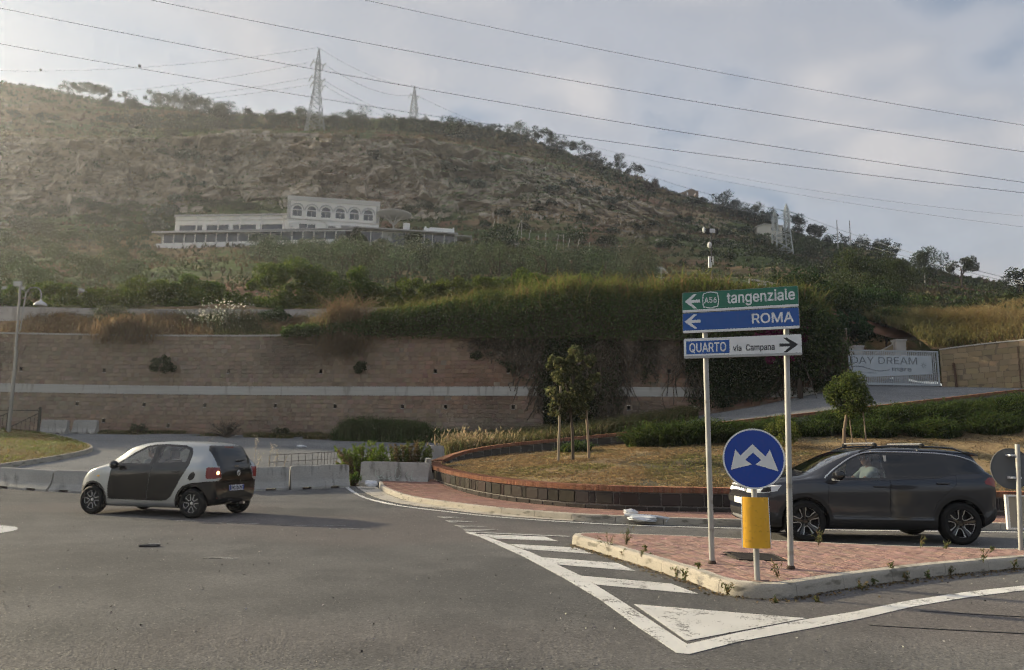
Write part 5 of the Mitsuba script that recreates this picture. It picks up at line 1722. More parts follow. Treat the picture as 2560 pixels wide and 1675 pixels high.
# black doors with their window frames
doorF = sg.Polygon([(2.06, .335), (2.09, .60), (2.04, .95), (1.97, 1.05), (1.62, 1.30), (1.36, 1.435), (1.15, 1.475), (1.012, 1.48), (1.012, 1.1), (1.06, .8), (1.10, .335)])
doorR = sg.Polygon([(1.09, .335), (1.05, .8), (1.004, 1.1), (1.004, 1.48), (.84, 1.485), (.40, 1.465), (.22, 1.41), (.155, 1.30), (.12, 1.10), (.17, .98), (.30, .78), (.42, .55), (.50, .42), (.60, .355), (.72, .335)])
dF, dR = take(doorF), take(doorR)
# black rear: tailgate and bumper
gate = rest ^ side_prism([(-.6, .74), (-.30, .74), (-.30, 1.12), (-.16, 1.40), (-.12, 1.47), (-.6, 1.47)], -.585, .585)
rest = rest - side_prism([(-.6, .735), (-.296, .735), (-.296, 1.12), (-.156, 1.40), (-.116, 1.474), (-.6, 1.474)], -.589, .589)
bump = take([(-.6, .15), (.40, .15), (.40, .24), (.36, .34), (.34, .52), (.22, .64), (.05, .70), (-.10, .715), (-.28, .735), (-.6, .76)])
fbump = take([(2.49, .1), (2.80, .58), (2.90, .63), (2.97, .62), (3.2, .60), (3.2, .1)])
ring = (ycyl(0, .30, .398, -2, 2) + ycyl(2.494, .30, .398, -2, 2))
arch_trim = rest ^ ring
rest = rest - ring
C1.split('side_door', dF, 'black_paint', label=None)
C1.split('side_door', dR, 'black_paint')
C1.add('body_shell', rest, 'silver_paint', label='silver roof, sills and wings')
C1.add('tailgate', gate, 'black_paint')
C1.add('rear_bumper', bump, 'black_paint')
C1.add('front_bumper', fbump, 'black_plastic')
C1.add('wheel_arch_trim', arch_trim, 'black_plastic')
C1.add('underbody', UNDER + (CORE ^ mbox(2.3, 2.95, -.6, .6, .2, .85)), 'black_plastic', smooth=False)


def sheet_of(M, lift=0.0, face=None):
    """the outer skin of a carved piece as a single sheet"""
    t = tri(M)
    c = t.triangles_center
    n = t.face_normals
    ok = face(c, n)
    return t.submesh([np.where(ok)[0]], append=True)


sf = lambda c, n: (n[:, 1] * np.sign(c[:, 1]) > .35) & (abs(c[:, 1]) > .4)
for M, nme in ((glassF, 'front_window'), (glassR, 'rear_side_window')):
    for s in (1, -1):
        t = sheet_of(M ^ (mbox(-9, 9, 0, 9, 0, 3) if s > 0 else mbox(-9, 9, -9, 0, 0, 3)), 0, lambda c, n: (n[:, 1] * s > .3))
        # keep the outermost skin
        keep = np.ones(len(t.faces), bool)
        cy = t.triangles_center[:, 1] * s
        o = cKDTree(t.triangles_center[:, [0, 2]])
        C1.add(nme, t, 'window_pane')
t = sheet_of(ws, 0, lambda c, n: (n[:, 0] + n[:, 2] > .8))
C1.add('windscreen', t, 'window_pane')
C1.add('rear_window', rw, 'tinted_glass')
# wheels
for xw, rot, st in ((0, .3, 0), (2.494, .15, .06)):
    for s in (1, -1):
        y = s * .735
        w = C1.add('wheel', to_wheel(lathe([(0, .03), (.05, .045), (.17, .035), (.195, .05), (.20, .06), (.20, -.05), (0, -.05)], 40), xw, y, .30, s, rot, st), 'black_plastic')
        C1.add('tyre', to_wheel(tyre(.30, .198, .19), xw, y, .30, s, 0, st), 'rubber', parent=w)
        for q in range(5):
            a0 = q * 2 * pi / 5
            r0, r1, hw0, hw1 = .075, .188, .024, .062
            loc = np.array([(r0, -hw0), (.12, -.046), (.165, -hw1), (r1, -.035), (r1 + .004, 0), (r1, .035), (.165, hw1), (.12, .046), (r0, hw0), (r0 - .008, 0)])
            p = np.c_[loc[:, 0] * math.cos(a0) - loc[:, 1] * math.sin(a0), loc[:, 0] * math.sin(a0) + loc[:, 1] * math.cos(a0), np.full(len(loc), .055)]
            C1.add('rim_ring', to_wheel(ring_path(p, .0085), xw, y, .30, s, rot, st), 'alloy', parent=w)
        C1.add('hub_cap', to_wheel(lathe([(0, .062), (.03, .06), (.036, .045), (0, .04)], 20), xw, y, .30, s, rot, st), 'alloy', parent=w)
# lights, handles, mirror, wiper, plate, badge
xt = -.36
for s in (1, -1):
    big = loft([(x, np.c_[station1(x)[:, 0] + .012, station1(x)[:, 1]]) for x in np.linspace(-.47, -.05, 18)]).translate((-.012, 0, 0))
    yy = (.545, 2) if s > 0 else (-2, -.545)
    C1.add('lamp_surround', big.translate((.006, -.006 * s, 0)) ^ side_prism(sg.box(-.6, .78, -.275, 1.05).buffer(.0), *((.53, 2) if s > 0 else (-2, -.53))) ^ ycyl(-.385, .915, .155, -2, 2), 'silver_paint')
    L = C1.add('tail_light', big ^ side_prism(sg.box(-.6, .80, -.30, 1.03), *yy) ^ ycyl(-.39, .915, .13, -2, 2), 'red_lens')
    m = trimesh.creation.icosphere(3, .048); m.apply_scale((.35, 1, 1)); m.apply_translation((-.463, s * .635, .91))
    if s > 0:
        m.apply_transform(C1.M)
        d = shape(m, 'matte', (.8, .4, .15), True)
        scene[L + '__lit_bulb'] = {**d, 'emitter': {'type': 'area', 'radiance': rgb(2.2, .85, .25)}}
    C1.add('bumper_reflector', mbox(-.455, -.43, s * .55 - .07, s * .55 + .07, .40, .425), 'red_lens')
for x, z in ((1.22, .885), (.42, .93)):
    for s in (1, -1):
        yy = .835
        m = trimesh.convex.convex_hull(bev(.17, .03, .032, .012).vertices); m.apply_translation((x, s * (yy + .012), z))
        C1.add('door_handle', m, 'black_paint')
for s in (1, -1):
    m = trimesh.creation.icosphere(3, .1); m.apply_scale((.75, .95, .85)); m.apply_translation((1.88, s * .93, 1.045))
    C1.add('wing_mirror', cat(m, box(1.86, 1.93, s * .83 - .05, s * .83 + .05, 1.0, 1.03)), 'black_paint', smooth=True)
    m = trimesh.creation.icosphere(2, .03); m.apply_scale((1.3, .4, .7)); m.apply_translation((2.36, s * .822, .80))
    C1.add('turn_signal', m, 'satin', (.75, .42, .10), smooth=True)
m = sg.Polygon([(.10, .80), (.05, .89), (-.02, .92), (-.055, .88), (-.02, .80), (.05, .765)]).buffer(.01)
big = loft([(x, np.c_[station1(x)[:, 0] + .006, station1(x)[:, 1]]) for x in np.linspace(-.3, .3, 18)])
C1.add('fuel_intake', (big ^ side_prism(m, .4, 2)), 'black_plastic')
C1.add('antenna', tube([(.30, 0, 1.535), (.16, 0, 1.66)], [.008, .004], 6), 'black_plastic')
C1.add('brake_light', box(-.235, -.19, -.14, .14, 1.43, 1.452), 'red_lens', smooth=False)
C1.add('rear_wiper', tube([(-.405, -.05, 1.155), (-.40, -.30, 1.165)], .014, 6), 'black_plastic')


def plate_text(car, parent, text, xc, yc, zc, L, h, ry, faces=-1):
    """number plate on the tail (faces -1) or nose (+1)"""
    t = meshkit.text_mesh(text, h, .003, True)
    v = np.array(t.vertices)
    v[:, 0] = (v[:, 0] - v[:, 0].min()) / np.ptp(v[:, 0]) * L - L / 2
    v[:, 1] -= h / 2
    # reading direction: seen from behind, left to right is +y to -y
    w = np.stack([faces * v[:, 2], faces * v[:, 0], v[:, 1]], 1)
    w[:, 0] += faces * .004
    m = trimesh.Trimesh(w, t.faces, process=False)
    m.apply_transform(trimesh.transformations.rotation_matrix(ry, [0, 1, 0]))
    m.apply_translation((xc, yc, zc))
    car.add('characters', m, 'matte', (.03, .03, .05), smooth=False, parent=parent)


m = bev(.008, .50, .115, .003); m.apply_translation((-.478, 0, .60))
p = C1.add('number_plate', m, 'matte', (.68, .69, .73), smooth=False)
for s in (1, -1):
    m = box(-.486, -.4805, s * .225 - .02, s * .225 + .02, .548, .652)
    C1.add('blue_band', m, 'matte', (.03, .06, .30), smooth=False, parent=p)
plate_text(C1, p, 'FW 214YV', -.482, 0, .60, .38, .075, 0)
m = trimesh.creation.torus(.046, .013, 24, 8); m.apply_transform(trimesh.transformations.rotation_matrix(pi / 2, [0, 1, 0])); m.apply_scale((1, .85, 1.15)); m.apply_translation((-.468, -.05, .90))
C1.add('badge', m, 'chrome', smooth=True)
m = cat(*[box(-.447, -.437, -.06 + k * .034, -.038 + k * .034, 1.035, 1.055) for k in range(4)])
C1.add('badge', m, 'chrome', smooth=False)
C1.add('exhaust', tube([(-.40, -.40, .26), (-.20, -.40, .26)], .03, 12), 'chrome')
C1.add('dashboard', trimesh.convex.convex_hull(np.array([(x, y, z) for y in (-.68, .68) for x, z in ((2.42, .45), (2.42, .97), (2.2, 1.0), (1.98, .92), (1.95, .6))])), 'cabin_cloth', smooth=False)
cabin(C1, [(1.12, .34, .93), (1.12, -.34, .93), (.28, .34, .90), (.28, -.34, .90)], .7, .34, 1.5)
swh = trimesh.creation.torus(.175, .014, 32, 8); swh.apply_transform(trimesh.transformations.rotation_matrix(-1.15, [0, 1, 0])); swh.apply_translation((1.80, .34, .98))
C1.add('steering_wheel', swh, 'black_plastic', smooth=True)
tag('small_car', 'small black and silver hatchback seen from behind, rear light lit, crossing the junction', 'car')
person_upper(C1, (1.40, .34, .62), .05, (.50, .50, .48), (.32, .19, .13), (.02, .016, .012), (1.72, .34, .98), 'driver in a pale shirt at the open window of the small black and silver car')

# ================================================================== dark estate car behind the island
C2 = Car('dark_car', 7.68, 13.95, 3.136)
C2.squash = .66
TOP2 = PchipInterpolator([-.90, -.87, -.80, -.72, -.62, -.50, -.40, -.2, .2, .7, 1.1, 1.4, 1.62, 1.8, 2.1, 2.4, 2.55, 2.8, 3.1, 3.3, 3.42, 3.48, 3.50],
                         [.95, 1.08, 1.18, 1.28, 1.40, 1.51, 1.555, 1.59, 1.615, 1.625, 1.615, 1.59, 1.55, 1.49, 1.345, 1.19, 1.135, 1.10, 1.055, 1.01, .965, .90, .80])
BOT2 = PchipInterpolator([-.90, -.8, -.6, -.3, .3, 2.2, 2.9, 3.3, 3.45, 3.50], [.52, .42, .34, .26, .23, .23, .24, .26, .32, .40])
WID2 = PchipInterpolator([-.90, -.86, -.78, -.6, -.3, .2, 1.3, 2.3, 2.8, 3.1, 3.3, 3.42, 3.48, 3.50], [.70, .76, .82, .875, .90, .905, .905, .905, .895, .865, .81, .74, .66, .60])
ROOF2 = PchipInterpolator([-.9, -.5, 0, .8, 1.5, 1.9, 2.3, 2.6, 3.1, 3.5], [.56, .58, .60, .62, .62, .63, .68, .73, .70, .55])
BELT2 = PchipInterpolator([-.9, -.5, 0, 1, 2, 2.5, 3.0, 3.5], [1.15, 1.13, 1.10, 1.06, 1.03, 1.02, .97, .78])


def station2(x):
    zt, zb, W, R = float(TOP2(x)), float(BOT2(x)), float(WID2(x)), float(ROOF2(x))
    zl = min(float(BELT2(x)), zt - .05)
    cab = np.clip((zt - zl - .06) / .25, 0, 1)
    yb = W * (.985 - .025 * cab)
    R = min(R, yb - .02)
    return np.array([(0, zb), (W * .88, zb), (W * .965, zb + .05), (W * .995, zb + .16), (W * .985, zb + .24), (W * .992, zb + .5 * (zl - zb)), (W, zl - .18), (W * .985, zl - .06), (yb, zl),
                     (R + (yb - R) * .40, zl + (zt - zl) * .5), (R, zt - .06 - .01 * cab), (R * .90, zt - .028), (R * .5, zt - .006), (0, zt)])


xs2 = np.r_[np.linspace(-.90, -.35, 20), np.linspace(-.3, 2.5, 40), np.linspace(2.55, 3.50, 26)]
OUT = loft([(x, station2(x)) for x in xs2], 52)
INN = loft([(x, np.c_[np.maximum(station2(x)[:, 0] - .05, 0), np.clip(station2(x)[:, 1], .40, float(TOP2(x)) - .04)]) for x in np.linspace(-.62, 2.5, 40)], 40)
wheel_void = m3.Manifold()
arch_big = m3.Manifold()
for xw in (0, 2.636):
    for s in (-1, 1):
        a, b = (.58, 2) if s > 0 else (-2, -.58)
        wheel_void = wheel_void + ycyl(xw, .355, .405, a, b)
        arch_big = arch_big + ycyl(xw, .355, .475, a, b)
SH = (OUT - INN) - wheel_void
UNDER = (INN ^ mbox(-1, 4, -1, 1, 0, .5)) - wheel_void
CORE = OUT ^ mbox(2.5, 3.44, -.7, .7, .25, .95)
rest = SH
sidecut = mbox(-9, 9, .40, 9, -9, 9) + mbox(-9, 9, -9, -.40, -9, 9)
gF = smooth_poly([(2.20, 1.085), (1.95, 1.26), (1.62, 1.445), (1.45, 1.50), (1.22, 1.512), (1.20, 1.10)], .025)
gR = smooth_poly([(1.13, 1.105), (1.14, 1.515), (.30, 1.505), (.16, 1.49), (.10, 1.20), (.30, 1.14)], .025)
gQ = smooth_poly([(.05, 1.21), (.11, 1.485), (-.12, 1.46), (-.36, 1.385), (-.55, 1.27), (-.42, 1.22)], .02)
GF, GR, GQ = [rest ^ side_prism(g) ^ sidecut for g in (gF, gR, gQ)]
rest = rest - ((side_prism(gF) + side_prism(gR) + side_prism(gQ)) ^ sidecut)
frame_poly = sg.Polygon([(2.30, 1.06), (1.98, 1.285), (1.64, 1.475), (1.45, 1.53), (1.20, 1.545), (.3, 1.535), (-.1, 1.495), (-.40, 1.405), (-.66, 1.25), (-.42, 1.19), (.1, 1.17), (.35, 1.11), (1.2, 1.07)])
frames = rest ^ side_prism(frame_poly) ^ sidecut
rest = rest - (side_prism(frame_poly) ^ sidecut)
ws = rest ^ side_prism([(1.68, 1.9), (2.42, 1.9), (2.42, .9), (1.68, 1.2)], -.58, .58) ^ side_prism([(1.5, 1.7), (1.5, 1.40), (2.30, 1.02), (2.6, 1.02), (2.6, 1.7)])
rest = rest - (side_prism([(1.68, 1.9), (2.42, 1.9), (2.42, 1.02), (2.2, 1.02), (1.68, 1.3)], -.58, .58))
rw = rest ^ side_prism([(-1.1, 1.19), (-.50, 1.19), (-.42, 1.50), (-.9, 1.50)], -.52, .52)
rest = rest - side_prism([(-1.1, 1.19), (-.50, 1.19), (-.42, 1.50), (-.9, 1.50)], -.52, .52)
d1 = sg.Polygon([(2.22, .44), (2.25, .70), (2.22, .98), (2.20, 1.056), (1.17, 1.056), (1.17, 1.0), (1.20, .8), (1.20, .44)])
d2 = sg.Polygon([(1.19, .44), (1.19, .8), (1.16, 1.0), (1.16, 1.056), (.35, 1.10), (.10, 1.16), (.02, 1.16), (.06, 1.0), (.22, .86), (.40, .70), (.47, .52), (.48, .44)])
clad = arch_big + side_prism([(.2, .1), (.2, .40), (2.4, .40), (2.4, .1)]) + side_prism([(2.9, .1), (3.06, .42), (3.2, .50), (3.6, .52), (3.6, .1)]) + side_prism([(-1, .1), (-1, .62), (-.72, .60), (-.42, .42), (-.3, .1)])
cl = rest ^ clad
rest = rest - clad
d1P, d2P = side_prism(d1), side_prism(d2)
D1, D2 = rest ^ d1P, rest ^ d2P
rest = rest - side_prism(d1.buffer(.004)) - side_prism(d2.buffer(.004))
hood = rest ^ side_prism([(2.56, .99), (3.38, .90), (3.38, 1.4), (2.56, 1.4)], -.72, .72)
rest = rest - side_prism([(2.556, .985), (3.384, .895), (3.384, 1.4), (2.556, 1.4)], -.724, .724)
C2.add('body_shell', rest, 'navy_paint')
C2.add('bonnet', hood, 'navy_paint')
C2.split('side_door', D1, 'navy_paint'); C2.split('side_door', D2, 'navy_paint')
C2.add('cladding', cl, 'black_plastic')
C2.split('window_frame', frames, 'black_paint')
C2.add('underbody', UNDER + CORE, 'black_plastic', smooth=False)
for s in (1, -1):
    t = sheet_of(GF ^ (mbox(-9, 9, 0, 9, 0, 3) if s > 0 else mbox(-9, 9, -9, 0, 0, 3)), 0, lambda c, n: n[:, 1] * s > .3)
    C2.add('front_window', t, 'window_pane')
C2.split('rear_side_window', GR, 'tinted_glass'); C2.split('quarter_window', GQ, 'tinted_glass')
C2.add('windscreen', sheet_of(ws, 0, lambda c, n: n[:, 0] + n[:, 2] > .8), 'window_pane')
C2.add('rear_window', rw, 'tinted_glass')
# bright strip over the windows
edge = [(2.27, 1.075), (1.97, 1.285), (1.64, 1.472), (1.45, 1.527), (1.20, 1.542), (.75, 1.541), (.3, 1.532), (-.1, 1.492), (-.40, 1.402), (-.66, 1.248)]
eg = curve([(a, 0, b) for a, b in edge], .05)
ysurf = lambda x, z: float(np.interp(z, station2(x)[5:11, 1], station2(x)[5:11, 0]))
for s in (1, -1):
    C2.add('chrome_strip', tube([(p[0], s * (ysurf(p[0], p[2]) + .004), p[2]) for p in eg], .013, 6), 'alloy')
    # roof rail
    rr = [(x, s * (float(ROOF2(x)) - .03), float(TOP2(x)) + (.018 if 0 < k < 8 else -.03)) for k, x in enumerate(np.linspace(-.35, 1.55, 9))]
    C2.add('roof_rail', tube(rr, [.014] + [.018] * 7 + [.014], 8), 'black_paint', label='roof rail')
for x in (1.28, .45):
    bar = C2.add('roof_bar', tube([(x, -.60, 1.685), (x, .60, 1.685)], .017, 8), 'alloy', label='pale crossbar on the roof')
    for s in (1, -1):
        m = trimesh.convex.convex_hull(bev(.08, .08, .07, .025).vertices); m.apply_translation((x, s * .61, 1.655))
        C2.add('bar_foot', m, 'black_plastic', parent=bar)
# wheels
for xw, rot, st in ((0, .2, 0), (2.636, .5, .03)):
    for s in (1, -1):
        y = s * .79
        w = C2.add('wheel', to_wheel(lathe([(0, .02), (.06, .03), (.2, -.02), (.235, .05), (.245, .055), (.245, -.06), (0, -.06)], 44), xw, y, .355, s, rot, st), 'black_plastic')
        C2.add('tyre', to_wheel(tyre(.354, .24, .225), xw, y, .355, s, 0, st), 'rubber', parent=w)
        C2.add('rim_ring', to_wheel(trimesh.creation.torus(.236, .008, 48, 6).apply_translation((0, 0, .06)), xw, y, .355, s, rot, st), 'alloy', parent=w)
        for q in range(5):
            a0 = q * 2 * pi / 5
            loc = np.array([(.232, -.105), (.19, -.072), (.115, -.045), (.085, -.022), (.085, .022), (.115, .045), (.19, .072), (.232, .105)])
            p = np.c_[loc[:, 0] * math.cos(a0) - loc[:, 1] * math.sin(a0), loc[:, 0] * math.sin(a0) + loc[:, 1] * math.cos(a0), np.interp(loc[:, 0], [.08, .23], [.040, .060])]
            C2.add('rim_outline', to_wheel(tube(p, [.014, .011, .0075, .0075, .0075, .0075, .011, .014], 6), xw, y, .355, s, rot, st), 'alloy', parent=w)
            a1 = a0 + pi / 5
            sp = np.array([(.05, 0, .034), (.15, 0, .045), (.235, 0, .055)])
            p = np.c_[sp[:, 0] * math.cos(a1), sp[:, 0] * math.sin(a1), sp[:, 2]]
            C2.add('spoke', to_wheel(tube(p, [.035, .034, .05], 6), xw, y, .355, s, rot, st), 'black_paint', parent=w)
        C2.add('hub_cap', to_wheel(lathe([(0, .06), (.04, .058), (.05, .03), (0, .03)], 20), xw, y, .355, s, rot, st), 'black_paint', parent=w)
for x, z in ((1.36, .955), (.28, 1.02)):
    for s in (1, -1):
        m = trimesh.convex.convex_hull(bev(.21, .035, .03, .012).vertices); m.apply_translation((x, s * (ysurf(x, z) + .018), z))
        C2.add('door_handle', m, 'navy_paint')
for s in (1, -1):
    m = trimesh.convex.convex_hull(bev(.17, .22, .15, .06).vertices); m.apply_translation((2.10, s * 1.0, 1.135))
    a = C2.add('wing_mirror', m, 'black_paint', smooth=60)
    C2.add('mirror_arm', box(2.06, 2.16, s * .9 - .06, s * .9 + .06, 1.04, 1.075), 'alloy', smooth=False, parent=a)
    # tail and head lights following the body
    big = loft([(x, station2(x) * [1, 1] + np.c_[np.full(14, .006), np.zeros(14)] * (np.arange(14) > 0)[:, None]) for x in np.linspace(-.90, -.4, 14)], 52).translate((-.006, 0, 0))
    C2.add('tail_light', big ^ side_prism([(-.95, .99), (-.78, .97), (-.50, 1.02), (-.47, 1.06), (-.60, 1.13), (-.95, 1.13)], .30 if s > 0 else -2, 2 if s > 0 else -.30), 'red_lens')
    big = loft([(x, station2(x) + np.c_[np.full(14, .006), np.zeros(14)] * (np.arange(14) > 0)[:, None]) for x in np.linspace(2.9, 3.50, 20)], 52).translate((.006, 0, 0))
    H = C2.add('headlight', big ^ side_prism([(3.02, .955), (3.10, .85), (3.3, .81), (3.6, .80), (3.6, .935), (3.3, .945)], .42 if s > 0 else -2, 2 if s > 0 else -.42), 'clear_lens')
    big2 = big.translate((.004, .004 * s, 0))
    C2.add('light_bar', big2 ^ side_prism([(3.06, .93), (3.3, .925), (3.6, .915), (3.6, .935), (3.3, .945), (3.06, .952)], .46 if s > 0 else -2, 2 if s > 0 else -.46), 'matte', (.8, .8, .8), parent=H)
    C2.add('projector', big2 ^ side_prism([(3.2, .84), (3.3, .825), (3.36, .825), (3.30, .91), (3.2, .915)], .46 if s > 0 else -2, 2 if s > 0 else -.46), 'black_plastic', parent=H)
# grille with seven upright slots
nose = 3.49
g = C2.add('grille', mbox(3.42, 3.497, -.43, .43, .80, .955), 'black_paint', smooth=False)
for q in range(7):
    yc = -.36 + q * .12
    th = np.linspace(0, 2 * pi, 17)[:-1]
    p = np.c_[np.full(16, 3.503), yc + .040 * np.sign(np.cos(th)) * abs(np.cos(th)) ** .6, .878 + .062 * np.sign(np.sin(th)) * abs(np.sin(th)) ** .6]
    C2.add('slot_ring', ring_path(p, .011), 'chrome', parent=g)
C2.add('lower_grille', cat(box(3.40, 3.502, -.62, .62, .715, .735), box(3.40, 3.505, -.66, .66, .60, .70), box(3.35, 3.49, -.58, .58, .45, .56)), 'black_plastic', smooth=False)
C2.add('skid_plate', tube([(3.30, -.74, .385), (3.47, -.45, .36), (3.50, 0, .355), (3.47, .45, .36), (3.30, .74, .385)], .032, 8), 'alloy', label='pale strip along the front bumper')
m = bev(.012, .50, .11, .003); m.apply_translation((3.515, 0, .645))
p = C2.add('number_plate', m, 'matte', (.70, .70, .70), smooth=False)
C2.add('windscreen_wiper', cat(tube([(2.50, .45, 1.165), (2.44, -.1, 1.19)], .012, 6), tube([(2.50, -.15, 1.165), (2.44, -.55, 1.19)], .012, 6)), 'black_plastic')
C2.add('spoiler', trimesh.convex.convex_hull(np.array([(x, y, z) for y in (-.58, .58) for x, z in ((-.38, 1.565), (-.62, 1.515), (-.64, 1.49), (-.42, 1.52))])), 'navy_paint', smooth=False)
C2.add('dashboard', trimesh.convex.convex_hull(np.array([(x, y, z) for y in (-.74, .74) for x, z in ((2.5, .55), (2.5, 1.07), (2.25, 1.08), (2.0, 1.0), (1.97, .7))])), 'cabin_cloth', smooth=False)
cabin(C2, [(1.22, .37, .97), (1.22, -.37, .97)], .7, .42, 1.5)
swh = trimesh.creation.torus(.185, .015, 32, 8); swh.apply_transform(trimesh.transformations.rotation_matrix(-1.15, [0, 1, 0])); swh.apply_translation((1.86, .37, 1.03))
C2.add('steering_wheel', swh, 'black_plastic', smooth=True)
C2.add('belt_pillar', box(1.13, 1.17, .66, .70, 1.1, 1.48), 'matte', (.5, .5, .48), smooth=False, label='pale inner pillar behind the driver')
tag('dark_car', 'dark blue-grey family car with roof bars passing behind the traffic signs', 'car')
person_upper(C2, (1.30, .37, .72), .05, (.42, .47, .48), (.34, .20, .14), (.025, .02, .016), (1.78, .37, 1.03), 'driver in a white shirt holding the wheel of the dark car')


# ------------------------------------------------------------------ road signs on the island
bsdf('sign_green', type='principled', base_color=rgb(.018, .135, .085), roughness=.34, specular=.5)
bsdf('sign_blue', type='principled', base_color=rgb(.012, .075, .30), roughness=.32, specular=.5)
bsdf('sign_royal', type='principled', base_color=rgb(.006, .045, .30), roughness=.3, specular=.5)
bsdf('sign_white', type='principled', base_color=rgb(.64, .66, .68), roughness=.36, specular=.5)
bsdf('sign_black', type='principled', base_color=rgb(.014, .016, .02), roughness=.4, specular=.4)
bsdf('sign_grey', type='principled', base_color=rgb(.34, .35, .35), roughness=.5, metallic=.3)


def zinc_col(p, n, uv):
    a = fbm(p.x * 9, p.y * 9, p.z * 5, 3)
    c = mix((.30, .30, .285), (.44, .44, .42), a)
    return mix(c, (.20, .17, .13), smoothstep(.66, .8, fbm(p.x * 6 + 4, p.y * 6, p.z * 9, 3)) * .6)


scene['zinc'] = {'type': 'twosided', 'bsdf': {'type': 'principled', 'base_color': mikit.proc(zinc_col), 'roughness': .5, 'metallic': .25}}


def dirt_yellow(p, n, uv):
    a = fbm(p.x * 14, p.y * 14, p.z * 6, 3)
    s = smoothstep(.62, .74, fbm(p.x * 30, p.y * 30, p.z * 30, 3))
    return mix(mix((.66, .33, .012), (.74, .40, .02), a), (.30, .14, .02), s * .35)


scene['sign_yellow'] = {'type': 'twosided', 'bsdf': {'type': 'principled', 'base_color': mikit.proc(dirt_yellow), 'roughness': .42, 'specular': .5}}


def on_face(F, poly, w, t=.0018):
    return F.plate(poly, w, w + t)


def text_on(F, text, u0, u1, z0, h, w, bold=True):
    """lettering stretched to span u0..u1 with capitals h tall, baseline at z0"""
    t = meshkit.text_mesh(text, h, .0016, bold)
    v = np.array(t.vertices)
    v[:, 0] = u0 + (v[:, 0] - v[:, 0].min()) / np.ptp(v[:, 0]) * (u1 - u0)
    return F.map(trimesh.Trimesh(np.stack([v[:, 0], -(w + v[:, 2]), v[:, 1] + z0], 1), t.faces, process=False))


yaw = math.radians(-22.5)
cx, cy = 2.84, 9.26
du = np.array([math.cos(yaw), math.sin(yaw)])
F = Front(np.array([cx, cy]) - du * .70, np.array([cx, cy]) + du * .70)
K = 'direction_sign'
rr_ = lambda u0, u1, z0, z1, r=.016: sg.box(u0 + r, z0 + r, u1 - r, z1 - r).buffer(r)
arrow = np.array([(0, .5), (.60, 1.0), (.80, 1.0), (.42, .60), (1.0, .60), (1.0, .40), (.42, .40), (.80, 0), (.60, 0)])


def put_arrow(parent, u0, u1, z0, z1, mat, flip=False):
    a = arrow.copy()
    if flip:
        a[:, 0] = 1 - a[:, 0]
    return part(parent, 'arrow', on_face(F, sg.Polygon(np.c_[u0 + a[:, 0] * (u1 - u0), z0 + a[:, 1] * (z1 - z0)]), .014), mat)


for z0, z1, mat, u0, u1 in ((3.262, 3.520, 'sign_green', 0, 1.40), (2.995, 3.252, 'sign_blue', 0, 1.40), (2.668, 2.922, 'sign_white', .008, 1.415)):
    b = part(K, 'panel', F.plate(rr_(u0, u1, z0, z1), -.02, .012), 'sign_grey', smooth=20)
    part(b, 'face', F.plate(rr_(u0 + .003, u1 - .003, z0 + .003, z1 - .003), .0122, .0134), mat)
    part(b, 'lip', F.plate(rr_(u0 + .002, u1 - .002, z0 - .001, z0 + .030, .008), .0136, .0176), 'sign_white' if mat != 'sign_white' else 'sign_grey')
    h = z1 - z0
    if mat == 'sign_green':
        put_arrow(b, .03, .225, z0 + .046, z0 + .232, 'sign_white')
        sh = sg.Polygon([(.262, .045), (.355, .028), (.448, .045), (.462, .13), (.452, .205), (.445, .226), (.355, .246), (.268, .226), (.260, .205), (.252, .13)])
        sh = sg.Polygon([(x, y + z0 + .008) for x, y in sh.exterior.coords])
        part(b, 'route_badge', on_face(F, sh.difference(sh.buffer(-.011)), .014), 'sign_white')
        part(b, 'lettering', text_on(F, 'A56', .277, .432, z0 + .108, .070, .014), 'sign_white')
        part(b, 'lettering', text_on(F, 'tangenziale', .555, 1.362, z0 + .092, .132, .014), 'sign_white')
    elif mat == 'sign_blue':
        put_arrow(b, .025, .225, z0 + .052, z0 + .238, 'sign_white')
        part(b, 'lettering', text_on(F, 'ROMA', .85, 1.335, z0 + .085, .118, .014), 'sign_white')
    else:
        put_arrow(b, 1.16, 1.375, z0 + .036, z0 + .218, 'sign_black', True)
        part(b, 'blue_field', on_face(F, sg.box(.038, z0 + .052, .572, z0 + .218), .014, .0012), 'sign_blue')
        part(b, 'lettering', text_on(F, 'QUARTO', .078, .532, z0 + .078, .112, .0155), 'sign_white')
        part(b, 'lettering', text_on(F, 'via', .615, .715, z0 + .075, .072, .014), 'sign_black')
        part(b, 'lettering', text_on(F, 'Campana', .768, 1.105, z0 + .075, .074, .014), 'sign_black')
for foot, top in (((2.482, 9.479), (2.455, 9.47)), ((3.324, 9.161), (3.385, 9.14))):
    p = part(K, 'post', tube([(*foot, .1), (*top, 3.46)], .034, 20), 'zinc', smooth=True)
    put(p + '__base_collar', lathe([(.034, .145), (.05, .15), (.046, .175), (.036, .19)], 20).apply_translation((*foot, 0)), 'matte', (.07, .05, .04), True)
    for z in (2.79, 3.12, 3.39):
        k = (z - .1) / 3.36
        put(nm(p + '__clamp'), lathe([(.036, -.02), (.042, -.018), (.042, .018), (.036, .02)], 20).apply_translation((foot[0] + (top[0] - foot[0]) * k, foot[1] + (top[1] - foot[1]) * k, z)), 'sign_grey', smooth=30)
tag(K, 'two-post direction sign with green, blue and white boards stacked one above the other', 'road sign')

